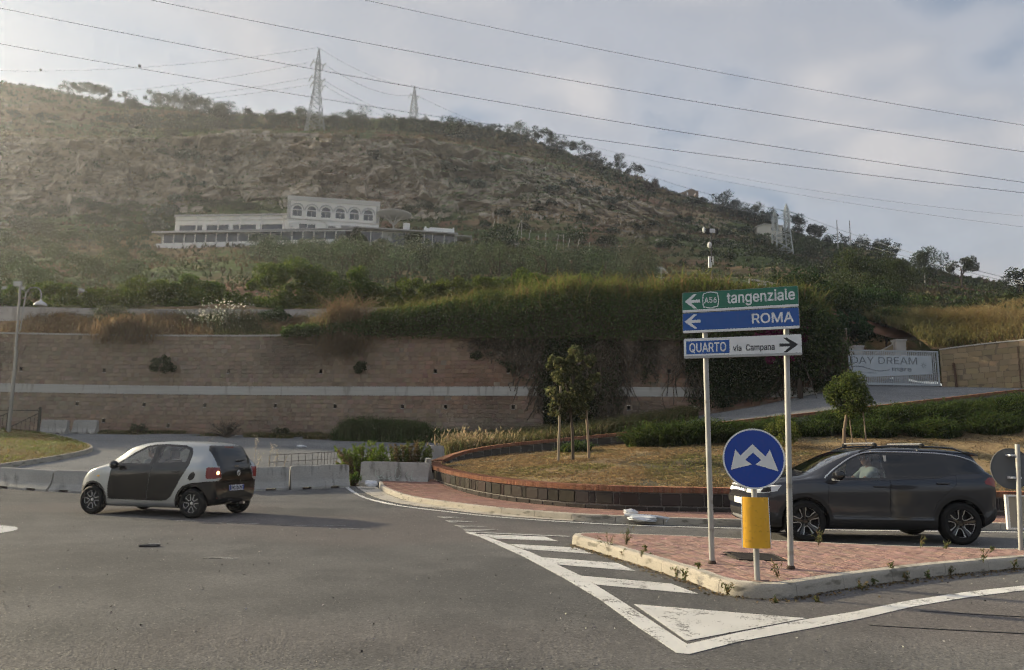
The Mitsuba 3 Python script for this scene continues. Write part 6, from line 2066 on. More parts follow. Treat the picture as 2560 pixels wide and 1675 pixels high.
K = 'round_sign'
yaw = math.radians(-15)
du = np.array([math.cos(yaw), math.sin(yaw)])
c = np.array([2.648, 8.28])
F = Front(c - du, c + du)
zc = 1.431
disc = sg.Point(1, zc).buffer(.325, 64)
part(K, 'plate', F.plate(disc, -.012, 0), 'sign_grey')
part(K, 'rim', F.plate(disc.difference(sg.Point(1, zc).buffer(.308, 64)), .0005, .004), 'sign_white')
part(K, 'blue_face', F.plate(sg.Point(1, zc).buffer(.3095, 64), .0005, .0022), 'sign_royal')
ar = np.array([(1200, 412), (1318, 525), (1360, 462), (1432, 662), (1220, 602), (1278, 560), (1203, 490), (1128, 560), (1190, 602), (990, 655), (1038, 462), (1085, 520)], float)
ar = np.c_[1 + (ar[:, 0] - 1208) / 291 * .325, zc - (ar[:, 1] - 548) / 283 * .325]
part(K, 'double_arrow', F.plate(sg.Polygon(ar), .0026, .0042), 'sign_white')
part(K, 'post', tube([(2.663, 8.34, .1), (2.655, 8.335, 1.62)], .03, 20), 'zinc', smooth=True)
put(K + '__clamp', cat(F.box(.93, 1.07, -.06, -.013, 1.30, 1.33)), 'sign_grey')
put(K + '__clamp_001', cat(F.box(.93, 1.07, -.06, -.013, 1.53, 1.56)), 'sign_grey')
# curved yellow panel under the disc
th = np.linspace(-.86, .86, 25)
rows = []
for z in np.linspace(.492, 1.024, 9):
    k = 1 + .07 * (1.024 - z) / .53
    rows.append([(2.655 + .182 * k * math.sin(a), 8.40 - .182 * k * math.cos(a), z) for a in th])
g = np.array(rows)
R = lambda q: np.stack([2.655 + (q[..., 0] - 2.655) * math.cos(-.12) - (q[..., 1] - 8.34) * math.sin(-.12), 8.34 + (q[..., 0] - 2.655) * math.sin(-.12) + (q[..., 1] - 8.34) * math.cos(-.12), q[..., 2]], -1)
g = R(g)
yp = part(K, 'marker_panel', sheet(g), 'sign_yellow', smooth=True, label='curved yellow panel below the blue disc')
inn = R(np.array([[(2.655 + .179 * math.sin(a), 8.40 - .179 * math.cos(a) + .004, z) for a in th] for z in np.linspace(.496, 1.02, 4)]))
part(yp, 'back_skin', sheet(inn), 'sign_grey', smooth=True)
for e in (0, -1):
    part(yp, 'edge_strip', tube(g[:, e], .005, 6), 'sign_white', smooth=True)
for z in (.60, .93):
    part(yp, 'bracket', F.box(.90, 1.10, -.10, -.02, z, z + .025), 'sign_grey')
tag(K, 'round blue sign with two white downward arrows on a post with a yellow panel', 'road sign')

K = 'sign_back'
px_, py_ = 7.49, 11.28
part(K, 'post', tube([(7.455, py_, .1), (7.535, py_, 1.68)], .032, 18), 'zinc', smooth=True)
Fb = Front((6.5, 11.42), (8.5, 11.36))
part(K, 'disc', Fb.plate(sg.Point(.995, 1.315).buffer(.30, 48), -.03, -.018), 'matte', (.13, .135, .14))
part(K, 'disc_rim', Fb.plate(sg.Point(.995, 1.315).buffer(.302, 48).difference(sg.Point(.995, 1.315).buffer(.292, 48)), -.03, -.008), 'matte', (.10, .10, .105))
for z in (1.17, 1.50):
    part(K, 'bracket', Fb.box(.93, 1.07, -.02, .10, z, z + .03), 'sign_white')
part(K, 'marker_panel', Fb.plate(sg.box(.86, .43, 1.16, .93), -.03, -.02), 'matte', (.36, .33, .28))
part(K, 'panel_edge', cat(Fb.plate(sg.box(.86, .43, .90, .93), -.02, .02), Fb.plate(sg.box(.90, .43, 1.14, .455), -.02, .012), Fb.plate(sg.box(.90, .905, 1.14, .93), -.02, .012)), 'sign_white')
tag(K, 'back of a round sign on a post at the right edge of the island', 'road sign')

# ------------------------------------------------------------------ street lamp and fence on the left
K = 'street_lamp'
x, y = -26.44, 40.0
z0 = 2.0
part(K, 'pole', tube([(x, y, z0 - .5), (x - .08, y, z0 + 4.3), (x - .12, y, z0 + 4.32), (x - .28, y, z0 + 8.1)], [.095, .085, .065, .055], 12), 'galvanised', (.30, .29, .27), 30)
part(K, 'head_box', box(x - .62, x - .22, y - .06, y + .06, z0 + 7.82, z0 + 8.08), 'galvanised', (.5, .5, .48))
arm = [(x - .14, y, z0 + 5.3), (x + .0, y, z0 + 5.4), (x + .02, y, z0 + 6.6), (x + .08, y, z0 + 7.35)] + [(x + .50 - .42 * math.cos(a), y, z0 + 7.35 + .42 * math.sin(a)) for a in np.linspace(.2, pi - .1, 12)] + [(x + .93, y, z0 + 7.0)]
part(K, 'curved_arm', tube(arm, .028, 8), 'galvanised', (.40, .40, .39), True)
sh = lathe([(.05, .25), (.07, .16), (.20, .11), (.31, .0), (.33, -.08), (.31, -.09), (.18, .06), (0, .1)], 28)
sh.apply_translation((x + .93, y, z0 + 6.85))
part(K, 'shade', sh, 'satin', (.55, .55, .56), 40)
gl = lathe([(.29, -.08), (.22, -.14), (0, -.17)], 24); gl.apply_translation((x + .93, y, z0 + 6.85))
part(K, 'glass_bowl', gl, 'satin', (.32, .33, .34), True)
tag(K, 'tall grey street lamp with a bell-shaped shade on a curved arm at the left', 'street lamp')

K = 'steel_fence'
fp = [(-30.6, 40.2), (-28.9, 40.6), (-27.2, 41.0), (-25.9, 41.6)]
FC = (.085, .075, .06)
zf_ = lambda x, y: 1.95 + .08 * (y - 40)
for a, b in zip(fp[:-1], fp[1:]):
    a, b = np.array(a), np.array(b)
    za, zb = zf_(*a), zf_(*b)
    part(K, 'top_rail', tube([(*a, za + 1.12), (*b, zb + 1.12)], .035, 6), 'matte', FC)
    part(K, 'diagonal', tube([(*a, za + (.15 if a[0] > -29 else 1.0)), (*b, zb + (1.0 if a[0] > -29 else .15))], .03, 6), 'matte', FC)
    for t in np.linspace(.15, .85, 6):
        p = a + (b - a) * t
        hh = .15 + .85 * t if a[0] > -29 else 1.0 - .85 * t
        part(K, 'bar', tube([(*p, za + .05), (*p, za + hh)], .016, 5), 'matte', FC)
for p in fp:
    part(K, 'post', trimesh.convex.convex_hull(bev(.13, .13, 1.7, .02).apply_translation((*p, zf_(*p) + .45)).vertices), 'matte', FC)
tag(K, 'dark fence with diagonal rails and upright bars beside the street lamp', 'fence')

# ------------------------------------------------------------------ sliding gate
K = 'driveway_gate'
F = Front((17.4, 39.62), (22.72, 39.75))
GM = (.40, .44, .47)
z0, z1 = 5.12, 6.98
part(K, 'frame', cat(F.box(0, F.L, -.04, .04, z1 - .07, z1), F.box(0, F.L, -.04, .04, z0, z0 + .1), F.box(0, .07, -.041, .041, z0 + .1, z1 - .07), F.box(F.L - .08, F.L, -.041, .041, z0 + .1, z1 - .07)), 'satin', GM)
put(K + '__slats', cat(*[F.box(u, u + .045, -.02, .015, z0 + .1, z1 - .07) for u in np.arange(.12, F.L - .12, .1)]), 'satin', (.42, .46, .49), kind='stuff')
bp = sg.Polygon([(.42, z0 + .50), (1.6, z0 + .42), (4.95, z0 + .62), (4.95, z1 - .26), (.42, z1 - .30)])
pn = part(K, 'panel', F.plate(bp, .018, .03), 'satin', (.44, .49, .53))
part(pn, 'lettering', text_on(F, 'DAY DREAM', .62, 4.15, z1 - .74, .37, .031, False), 'satin', (.11, .13, .15))
part(pn, 'lettering', text_on(F, 'mare', 2.78, 3.84, z1 - 1.12, .24, .031, True), 'satin', (.10, .12, .14))
part(pn, 'lettering', text_on(F, 'WWW.DAYDREAMMARE.IT', .42, 1.95, z1 - 1.26, .075, .031, False), 'satin', (.16, .18, .2))
uu_ = np.linspace(0, 1, 40)
wv = np.c_[.42 + 2.25 * uu_, z1 - .98 + .12 * np.sin(uu_ * 2 * pi) * (1 - .3 * uu_) - .06 * uu_]
part(pn, 'wave_line', F.map(tube(np.c_[wv[:, 0], np.full(40, -.034), wv[:, 1]], .018, 5)), 'satin', (.12, .14, .16))
st = [(4.50 + (.22 if k % 2 == 0 else .06) * math.cos(k * pi / 8) * (1 if k % 4 == 0 else .8), z1 - .80 + (.22 if k % 2 == 0 else .06) * math.sin(k * pi / 8) * (1 if k % 4 == 0 else .8)) for k in range(16)]
part(pn, 'compass_star', on_face(F, sg.Polygon(st).difference(sg.Point(4.5, z1 - .8).buffer(.05)), .031, .003), 'satin', (.12, .14, .16))
tag(K, 'wide pale blue-grey sliding gate with raised lettering at the top of the driveway', 'gate')
for i, (x, y, h0, h1) in enumerate([(18.0, 42.6, 6.0, 7.62), (20.2, 43.6, 6.0, 7.75), (22.0, 42.3, 5.8, 7.95)]):
    k = nm('gate_pillar')
    put(k + '__shaft', box(x - .27, x + .27, y - .27, y + .27, h0 - 1, h1 - .12), 'plaster')
    put(k + '__cap', box(x - .31, x + .31, y - .31, y + .31, h1 - .118, h1), 'pale_concrete')
    tag(k, ['pale pillar half under ivy behind the left part of the gate', 'pale pillar behind the middle of the gate', 'tallest pale pillar behind the right part of the gate'][i], 'pillar', 'pale pillars behind the gate')
for i, (a, b) in enumerate([((18.1, 43.0, 7.0), (20.0, 43.5, 7.62)), ((20.4, 43.6, 6.85), (21.8, 42.5, 7.75))]):
    k = nm('ramp_wall')
    L = Line([a, b], .2, straight=True)
    put(k + '__blockwork', sweep(L, 0, L.len, [(-.1, -1.8), (.1, -1.8), (.1, -.06), (-.1, -.06)], None, .5), 'stone', (.34, .27, .18))
    put(k + '__coping', sweep(L, 0, L.len, [(-.13, -.06), (.13, -.06), (.13, 0), (-.13, 0)], None, .5), 'pale_concrete')
    tag(k, ['short sloping tan wall between the left and middle pillars', 'short sloping tan wall between the middle and right pillars'][i], 'wall')


# ------------------------------------------------------------------ vegetation of the hillside
rng = np.random.default_rng(5)
DK, MD, OL, YG, BR = (.040, .056, .024), (.062, .085, .030), (.075, .092, .058), (.13, .155, .040), (.20, .14, .075)


def tint(c, r, lo=.8, hi=1.2):
    return np.array(c) * r.uniform(lo, hi) * (1 + r.normal(0, .06, 3))


def gz_(x, y):
    return float(hz(x, y)[0])


# trees along the skyline
RT = [(-150.4, 237.9, 3.8, 2.6, 'u'), (-148.0, 240.5, 4.6, 3.0, 'u'), (-144.6, 242.1, 4.6, 3.0, 'u'), (-140.2, 239, 4.0, 2.4, 'u'), (-137.0, 236.1, 4.8, 2.6, 'u'), (-134.5, 234, 2.6, 1.8, 'b'), (-126.8, 231.3, 4.0, 2.7, 'u'), (-123.6, 230.5, 2.9, 2.0, 'b'),
      (-117.6, 229.7, 5.4, 3.2, 'u'), (-114.3, 230, 4.6, 2.8, 'u'), (-111.0, 230.3, 5.2, 3.0, 'u'), (-107.6, 229.8, 6.0, 3.2, 'b'), (-104, 229, 5.4, 2.9, 'b'), (-100.7, 227.4, 4.2, 2.6, 'b'), (-96.4, 225.5, 4.6, 3.0, 'b'), (-93, 222.5, 4.2, 2.8, 'b'),
      (-86.7, 214.5, 5.0, 4.2, 'p'), (-80, 214, 3.8, 2.6, 'b'), (-72.5, 213, 3.6, 2.6, 'b'), (-67.5, 212, 4.2, 2.8, 'b'), (-62.6, 211, 4.8, 3.0, 'b'), (-57, 210.5, 3.6, 2.8, 'b'), (-52.6, 210, 3.8, 2.6, 'b'), (-48.6, 209, 4.4, 3.2, 'b'),
      (-44.6, 208.5, 5.8, 3.6, 'b'), (-36.5, 209, 4.0, 2.8, 'b'), (-31.7, 210.2, 3.9, 2.6, 'b'), (-27.6, 210, 4.4, 2.8, 'b'), (-23.4, 210, 3.4, 2.6, 'b'), (-18.6, 209, 5.4, 3.3, 'b'), (-14.6, 208.5, 5.0, 3.0, 'b'), (-10.6, 208, 4.4, 3.0, 'b'),
      (-6.3, 209, 4.8, 2.8, 'u'), (-2.2, 210, 4.4, 2.6, 'b'), (1.6, 211, 5.8, 3.2, 'b'), (5.4, 211.4, 5.0, 2.8, 'u'), (8.8, 212, 5.2, 2.8, 'u'), (12.3, 213, 5.2, 2.8, 'b'), (15.6, 214.5, 4.4, 2.6, 'u'), (19.2, 215.5, 5.2, 3.0, 'u'), (22.4, 214, 4.8, 2.8, 'u'),
      (25.8, 213, 4.6, 2.6, 'b'), (30.6, 212.5, 6.4, 2.6, 'u'), (36.0, 214.6, 5.4, 2.7, 'u'), (40.6, 213.5, 3.6, 2.0, 'r'), (59.0, 204.5, 5.6, 3.2, 'b'), (62.6, 203, 4.2, 2.6, 'b'), (66, 199.4, 4.6, 2.6, 'b'), (69.2, 198, 4.0, 2.4, 'b'),
      (74.2, 190, 4.0, 2.4, 'b'), (77, 186, 3.6, 2.4, 'b'), (79.6, 180.9, 4.4, 2.8, 'b'), (80.6, 172, 4.6, 3.0, 'b'), (80.4, 164, 4.2, 3.0, 'b'), (81.6, 160, 4.0, 2.6, 'b')]
for i, (x, y, h, r, kd) in enumerate(RT):
    h, r = h * 1.45, r * 1.25
    g = np.random.default_rng(100 + i)
    z = gz_(x, y)
    col = tint((.036, .050, .026) if kd != 'r' else (.10, .070, .045), g)
    if kd == 'u':
        plant(nm('ridge_tree'), x, y, z, h * .70, r, h * .26, 900, g, col, .42, 9, .36, .10, .6, bare=.5, lean=.06, limbs=7, label='', cat='tree')
    elif kd == 'p':
        plant(nm('ridge_tree'), x, y, z, h * .5, r, h * .44, 2400, g, tint((.026, .034, .024), g), .42, 20, .34, .14, .6, bare=.5, label='', cat='tree')
    else:
        plant(nm('ridge_tree'), x, y, z, h * .52, r, h * .44, 1500, g, col, .42, 16, .36, .11, .6, bare=.5, label='', cat='tree')
    k = 'ridge_tree' if i == 0 else f'ridge_tree_{i:03d}'
    where = 'on the far left ridge' if i < 16 else 'on the ridge around the tallest pylon' if i < 29 else 'on the ridge in the middle of the skyline' if i < 45 else 'on the right-hand skyline'
    base_i = (0, 16, 29, 45)[(i >= 16) + (i >= 29) + (i >= 45)]
    look = {'u': 'slim airy tree', 'p': 'broad dark umbrella pine', 'b': 'dense dark tree', 'r': 'small brownish tree'}[kd]
    tag(k, f'{look} {where}, {nth(i - base_i)} from left', 'tree', 'trees along the skyline')

# shrubs: (x, y, radius, height, colour, where)
SH_ = []
for x, y, r in [(-120, 217, 3), (-112, 212, 3.2), (-106, 211.5, 3.4), (-100, 210, 3.4), (-95.3, 208.5, 3.4), (-90, 207.5, 3.2), (-85, 206.5, 3.4), (-80, 206, 3.2), (-75.5, 206, 3.0), (-71, 206, 2.6), (-118.5, 221.2, 3), (-112, 220, 3.4), (-105, 219.5, 3.4), (-97, 217, 3.2), (-91, 214, 2.8), (-124, 217, 2.6), (-140.3, 213, 3.4), (-150.5, 214.4, 2.4)]:
    SH_.append((x, y, r, r * .85, (.048, .062, .036), 'on the grassy shelf above the left cliff'))
for x, y, r in [(-101.7, 176.5, 1.8), (-88, 177, 2.8), (-84.5, 176.5, 2.6), (-79.7, 173, 3), (-77, 171, 2.4), (-75, 169.6, 2.2), (-59.1, 172.5, 1.7), (-33, 168.6, 2.0), (-15.6, 171, 2.4), (-10, 168, 2.4), (-69.2, 174, 1.8), (-86, 174.4, 2.2), (-95, 176, 2)]:
    SH_.append((x, y, r, r * .85, (.050, .058, .038), 'clinging to the cliff'))
for x, y, r in [(-84.3, 172, 2.4), (-79, 170.2, 2.4), (-73.9, 167.2, 2.4), (-69.1, 165.6, 2.4), (-64.9, 163.6, 2.2), (-60, 160, 2.2), (-57.6, 159, 2), (-88, 168, 2.6), (-92.2, 166.5, 2.8), (-88.5, 163, 2.6), (-96, 168, 2.6), (-100, 169, 2.6), (-105.4, 169.5, 2.8), (-110, 169.5, 2.6), (-115, 169, 2.8), (-90.7, 158, 2.8), (-81.4, 154, 2.4), (-74, 149, 2.2),
                (-70.5, 137.6, 2.6), (-76, 137, 2.6), (-82.5, 137.7, 2.8), (-89, 142, 2.8), (-95.1, 147.6, 3), (-102, 152, 3), (-108.7, 160.9, 3), (-88.5, 129.2, 2.8), (-94, 132, 2.6), (-81.9, 126.1, 2.8), (-76, 122, 2.4), (-71.8, 117.2, 2.6), (-67, 114, 2.4), (-60.9, 105.7, 2.4), (-60.5, 111.3, 2.6), (-47.6, 91.1, 2.4), (-54.9, 111.2, 2.4),
                (-66.9, 99.6, 2.6), (-79.6, 115.1, 2.8), (-72, 104, 2.6), (-62, 92, 2.4), (-55, 84, 2.4), (-50, 76, 2.2), (-44, 68, 2.2), (-57, 98, 2.4), (-52, 92, 2.4), (-66, 123, 2.2), (-66, 129, 2.2), (-72, 130, 2.4), (-98, 140, 2.8), (-86, 120, 2.6), (-78, 108, 2.4), (-70, 92, 2.4), (-60, 80, 2.2)]:
    SH_.append((x, y, r, r * .8, (.058, .078, .038), 'on the slope left of the restaurant'))
for x, y, r in [(-22.4, 156.6, 2.2), (-19.3, 155.2, 2.2), (-15.4, 154.1, 2), (-2.3, 152, 1.8), (5.2, 157.4, 1.4), (14.5, 152.8, 1.8), (25.9, 151.5, 1.6), (10.6, 134.4, 3.4), (17, 135.6, 3.0), (12, 140.7, 1.8), (25.6, 175.5, 2.0), (30.9, 161.7, 1.5), (41.7, 175.3, 2), (8.2, 158.9, 1.4), (22, 166, 1.4), (34, 148, 1.6), (20, 146, 1.4), (30, 140, 1.8), (2, 142, 1.6), (-6, 146, 1.6)]:
    SH_.append((x, y, r, r * .8, (.042, .056, .028), 'on the dry slope right of the restaurant'))
for x, y, r in [(28, 136.1, 1.8), (39.9, 175.2, 1.6), (52.2, 212, 2.6), (55, 213, 2.6), (48.6, 165.2, 1.8), (56, 176.4, 2.0), (49.9, 147.6, 2), (48.2, 137.4, 2), (40, 144, 1.6), (59.1, 144.3, 2.4), (56.8, 130.4, 2.2), (48.5, 104.6, 2.4), (59.1, 151.8, 2.2), (37.2, 126.5, 1.8), (35.8, 133, 1.6), (62, 160, 2.4), (66, 165, 2.6), (64, 150, 2.4), (68, 152, 2.4), (52, 120, 2.2), (58, 122, 2.4), (63, 130, 2.4), (46, 112, 2), (44, 97, 2.2), (40, 88, 2.2), (36, 80, 2.2), (45, 90, 2.2),
                (50, 96, 2.2), (33, 74, 2.2), (30, 68, 2.2), (35, 70, 2.4), (28, 62, 2.2), (32, 62, 2.4), (26, 57, 2.0), (30, 56, 2.0), (24.5, 53, 1.8), (39, 76, 2.2), (54, 108, 2.4), (60, 112, 2.4), (66, 120, 2.6), (70, 132, 2.6), (22, 52, 1.7), (20, 50, 1.6)]:
    SH_.append((x, y, r, r * .8, (.050, .070, .030), 'on the green right-hand slope'))
by = {}
for i, (x, y, r, h, col, where) in enumerate(SH_):
    by.setdefault(where, []).append((x, i))
for i, (x, y, r, h, col, where) in enumerate(SH_):
    g = np.random.default_rng(300 + i)
    z = gz_(x, y)
    n = int(np.clip(420 * r * (130 / max(y, 60)) ** .8, 350, 1500))
    ls = .0026 * y * .85
    plant(nm('shrub'), x, y, z, h * .45, r * g.uniform(.85, 1.2), h * .62, n, g, tint(col, g, .75, 1.3), ls, 14, .40, .05, .6, bare=.4, limbs=3, floor=-.4,
          label=f'shrub {where}, {nth(sorted(by[where]).index((x, i)))} from left', cat='shrub', group='shrubs ' + where)

# prickly pears: stacks of flat grey-green pads
for i, (x, y, r) in enumerate([(-76.9, 170.4, 2.4), (-73.2, 169.6, 2.2), (-76.6, 169.4, 2.2), (-79, 166.4, 2.2), (-78, 162.1, 2.6), (-78.2, 167.6, 2.2), (-77.1, 155.5, 2.4), (-74.5, 151, 2.2), (-71, 146, 2.2), (13.8, 171, 2.2), (19.8, 172, 2.4), (22.2, 170.4, 2.2), (16.1, 167.6, 2.0), (8.6, 166.2, 2.2), (-12.5, 169.5, 2.4), (-8.5, 166.5, 2.4), (-3.5, 167, 2.0), (-16.5, 172.5, 2.2)]):
    g = np.random.default_rng(700 + i)
    p, cl = crown_points(r, r, r * .6, 420, 12, g, .35, -.5)
    v = leaves(p + [x, y, gz_(x, y) + r * .35], .55, g, np.where(g.random((420, 1)) < .22, (.26, .29, .24), (.085, .11, .080)), .3, .65)
    putvfc(nm('prickly_pear'), v, 'leaf', label=f'prickly pear thicket {"left of and above the restaurant" if x < -60 else "on the rocky slope below the skyline"}, {nth(i if x < -60 else i - 9)} from left', cat='cactus', group='prickly pears on the rocks')

# olive grove under the restaurant
OLV = []   # (x, y, row, place in the row)
for r_ in range(12):
    y = 58 + r_ * 5.5
    xl, xr = -.33 * y + 1 - (4 if r_ > 6 else 0), .20 * y - (3 if y > 100 else 0)
    n = int((xr - xl) / 5.4)
    for k in range(n):
        OLV.append((xl + (k + rng.uniform(.25, .75)) * (xr - xl) / n, y + rng.uniform(-1.4, 1.4), r_, k))
for i, (x, y, r_, k) in enumerate(OLV):
    g = np.random.default_rng(900 + i)
    R = g.uniform(2.1, 3.0) * (.68 if y > 108 else 1)
    if y > 119 and x < -18:
        R *= .8
    plant(nm('olive_tree'), x, y, gz_(x, y), R * .92, R, R * .78, int(750 + 45000 / y), g, tint((.078, .096, .064), g, .75, 1.25), .0024 * y + .04, 20, .34, .14, .42, bare=.6, var=.35, limbs=4,
          label=f'olive tree below the restaurant, {nth(k)} from the left in the {nth(r_)} row up the slope', cat='olive tree', group='olive trees of the grove')
for i, (x, y, h, r) in enumerate([(-4.4, 121, 3.2, 2.2), (-2.2, 124, 4.2, 2.8), (.3, 120, 3.4, 2.6), (-26.5, 125.5, 3.2, 1.8), (-17.5, 126.5, 2.6, 1.6), (4.6, 115, 3, 2.4), (12.5, 106, 3, 2.6), (17.6, 101, 3.2, 2.6)]):
    g = np.random.default_rng(1200 + i)
    plant(nm('broadleaf_tree'), x, y, gz_(x, y), h * .75, r, h * .55, 2400, g, tint((.036, .056, .024), g), .30, 20, .36, .14, .6, bare=.6,
          label=f'darker green leafy tree in front of the white terraces, {nth([3, 4, 5, 0, 1, 2, 6, 7].index(i) if False else sorted(range(8), key=lambda q: [-4.4, -2.2, .3, -26.5, -17.5, 4.6, 12.5, 17.6][q]).index(i))} from the left', cat='tree', group='leafy trees in front of the terraces')

# large trees at the right end of the hill
for i, (x, y, h, rx, rz, n, col, lab) in enumerate([(34.4, 73, 3.0, 3.3, 3.0, 6000, (.060, .078, .032), 'largest bushy tree at the right, left part of the pair above the gate'), (38.9, 76, 2.6, 2.9, 2.4, 5000, (.062, .078, .032), 'large spreading tree at the right, right part of the pair above the gate'),
                                                     (33.0, 67, 1.8, 2.6, 1.7, 3500, (.056, .072, .032), 'low bushy tree just in front of the large pair at the right'), (61.4, 108.2, 3.6, 2.7, 2.6, 2800, (.046, .062, .032), 'rounded tree against the sky right of the large pair'),
                                                     (66.6, 109, 3.2, 2.5, 1.7, 1500, (.050, .060, .036), 'airy umbrella-shaped tree beside the pale pole at the right'), (74.5, 108, 2.6, 3.0, 2.2, 2600, (.036, .050, .024), 'dark tree at the right edge on the skyline'), (79, 110, 3.0, 3.0, 2.6, 2600, (.032, .046, .022), 'darkest tree cut by the right edge of the picture'),
                                                     (29.6, 60, 1.5, 2.2, 1.5, 3000, (.046, .064, .028), 'dark leafy tree between the blue sign and the large trees')]):
    g = np.random.default_rng(1300 + i)
    plant(nm('hillside_tree'), x, y, gz_(x, y), h, rx, rz, n, g, col, .0026 * y + .03, 22 if i != 4 else 10, .34, .16, .55, bare=.6, limbs=7, label=lab, cat='tree', group='trees at the right end of the hill')

# low scrub and grass tufts covering the slope: nobody could count them
n = 36000
ui, ti = rng.integers(40, 560, n), rng.integers(8, len(tt) - 12, n)
p = HG[ui, ti] + rng.uniform(-.6, .6, (n, 3)) * [1, 1, 0]
steep_ = np.linalg.norm(np.diff(HG, axis=1)[..., :2], axis=-1) / (abs(np.diff(HG, axis=1)[..., 2]) + 1e-6)
rk = rock[ui, ti] > .45
keep = ~(rk & (rng.random(n) < .88))
p = p[keep]
gr = meshkit.fbm(p * [.045, .045, .06] + [3, 0, 0], 4, 2)
gb = meshkit.fbm(p * .2, 3, 5)
wgreen = np.clip((.6 * gr + .4 * gb - .42) * 9, 0, 1)[:, None]
col = (1 - wgreen) * np.array([.19, .138, .085]) + wgreen * np.array([.066, .088, .036])
col = col * rng.uniform(.7, 1.25, (len(p), 1))
dist = np.hypot(p[:, 0], p[:, 1])
v = blades(np.repeat(p, 3, axis=0) + rng.normal(0, .25, (len(p) * 3, 3)) * [1, 1, 0], np.repeat(.35 + dist * .0022, 3), rng, np.repeat(col, 3, axis=0), .3, np.repeat(.10 + dist * .0016, 3), .5, .5)
putvfc('hillside_grass', v, 'dry_leaf', label='dry and green grass tufts covering the hillside', cat='grass', kind='stuff')
m_ = 1800
ui, ti = rng.integers(40, 560, m_), rng.integers(10, len(tt) - 14, m_)
q = HG[ui, ti]
q = q[~((rock[ui, ti] > .5) & (rng.random(m_) < .75))]
gb = meshkit.fbm(q * [.05, .05, .07] + [3, 0, 0], 4, 2)
q = q[rng.random(len(q)) < np.clip((gb - .34) * 4.5, .05, 1)]
rr = rng.uniform(.35, 1.15, len(q))
nl = 44
c = np.repeat(q, nl, axis=0) + in_ball(len(q) * nl, rng, .4) * np.repeat(rr, nl)[:, None] * [1.2, 1.2, .8] + np.array([0, 0, .25])
col = np.repeat(np.array([.052, .066, .034]) * rng.uniform(.6, 1.5, (len(q), 1)) * (1 + rng.normal(0, .1, (len(q), 3))), nl, axis=0)
d = np.hypot(c[:, 0], c[:, 1])
putvfc('hillside_scrub', leaves(c, .10 + d * .0018, rng, col, .3, .6), 'leaf', label='low green scrub scattered all over the hillside', cat='scrub', kind='stuff')

# ------------------------------------------------------------------ above the wall: hedge, ivy, dry bank
HB = [(-32.0, 2.2, 2.0), (-28.6, 1.7, 1.6), (-25.3, 2.4, 2.3), (-22.0, 2.5, 2.4), (-18.8, 1.8, 1.5), (-15.9, 3.0, 3.4), (-12.2, 2.9, 3.3), (-8.9, 1.9, 2.0), (-6.4, 2.1, 2.3), (-3.9, 2.0, 2.3), (-1.5, 2.1, 2.6), (1.2, 2.2, 2.9), (4.2, 2.2, 2.6), (7.2, 2.0, 2.5), (-36, 2.2, 1.8)]
for i, (x, r, h) in enumerate(HB):
    r, h = r * 1.12, h * 1.25 + .2
    g = np.random.default_rng(1400 + i)
    y = 51.6 if x < -7 else 49.6
    z = 9.9 if x < -7 else 9.7
    n = int(5200 * r * h / 4)
    p, cl = crown_points(r, r * .9, h * .55, n, 46, g, .20, -.9)
    nrm = p / np.array([r, r * .9, h * .55])
    lc = tint((.080, .118, .028), g, .9, 1.1)
    lc2 = np.where(g.random((n, 1)) < .25, np.array([.17, .21, .045]), lc)
    v = leaves(p + [x, y, z + h * .52], .17, g, lc2, .3, .55, nrm * .5 + [0, 0, .25], .8)
    k = nm('hedge_bush')
    putvfc(k + '__foliage', v)
    put(k + '__stems', trunk_mesh(h * .5, .09, g, .1, cl, 6, .6).apply_translation((x, y, z)), 'matte', (.07, .055, .04), True)
    order = sorted(b[0] for b in HB).index(x)
    tag(k, f'{"large" if h > 4 else "rounded"} glossy green bush behind the parapet wall, {nth(order)} from the left', 'bush', 'row of bushes above the wall')

# ivy mass spilling over the wall: a lumpy core and leaves over it
xs_iv = np.linspace(-13.5, 17.4, 120)


def wall_y(x):
    return np.interp(x, [p[0] for p in WP], [p[1] for p in WP])


def ivy_point(x, u):
    """u: 0 at the lower front edge, 1 at the back of the top"""
    top = np.interp(x, [-13.5, -11, -8, -4, 0, 6, 12, 16.4, 17.4], [8.1, 8.6, 9.5, 10.3, 10.75, 10.9, 10.85, 10.6, 9.2])
    bot = np.interp(x, [-13.5, -9, -4, 0, 8, 14, 16.4, 17.4], [8.0, 7.9, 7.75, 7.6, 7.5, 7.2, 6.0, 4.6])
    lump = meshkit.fbm(np.stack([x * .55, u * 3.0, np.full_like(x, 3.)], -1), 4, 6) - .5
    a = u * pi * .5
    y = wall_y(x) - .25 - (.55 + .9 * lump) * np.cos(a) * np.interp(u, [0, .2, 1], [.3, 1, 1]) + 4.2 * (1 - np.cos(a)) * .9
    z = bot + (top - bot) * np.sin(a) ** .8 + .8 * lump * np.sin(a)
    return np.stack([x, y, z], -1)


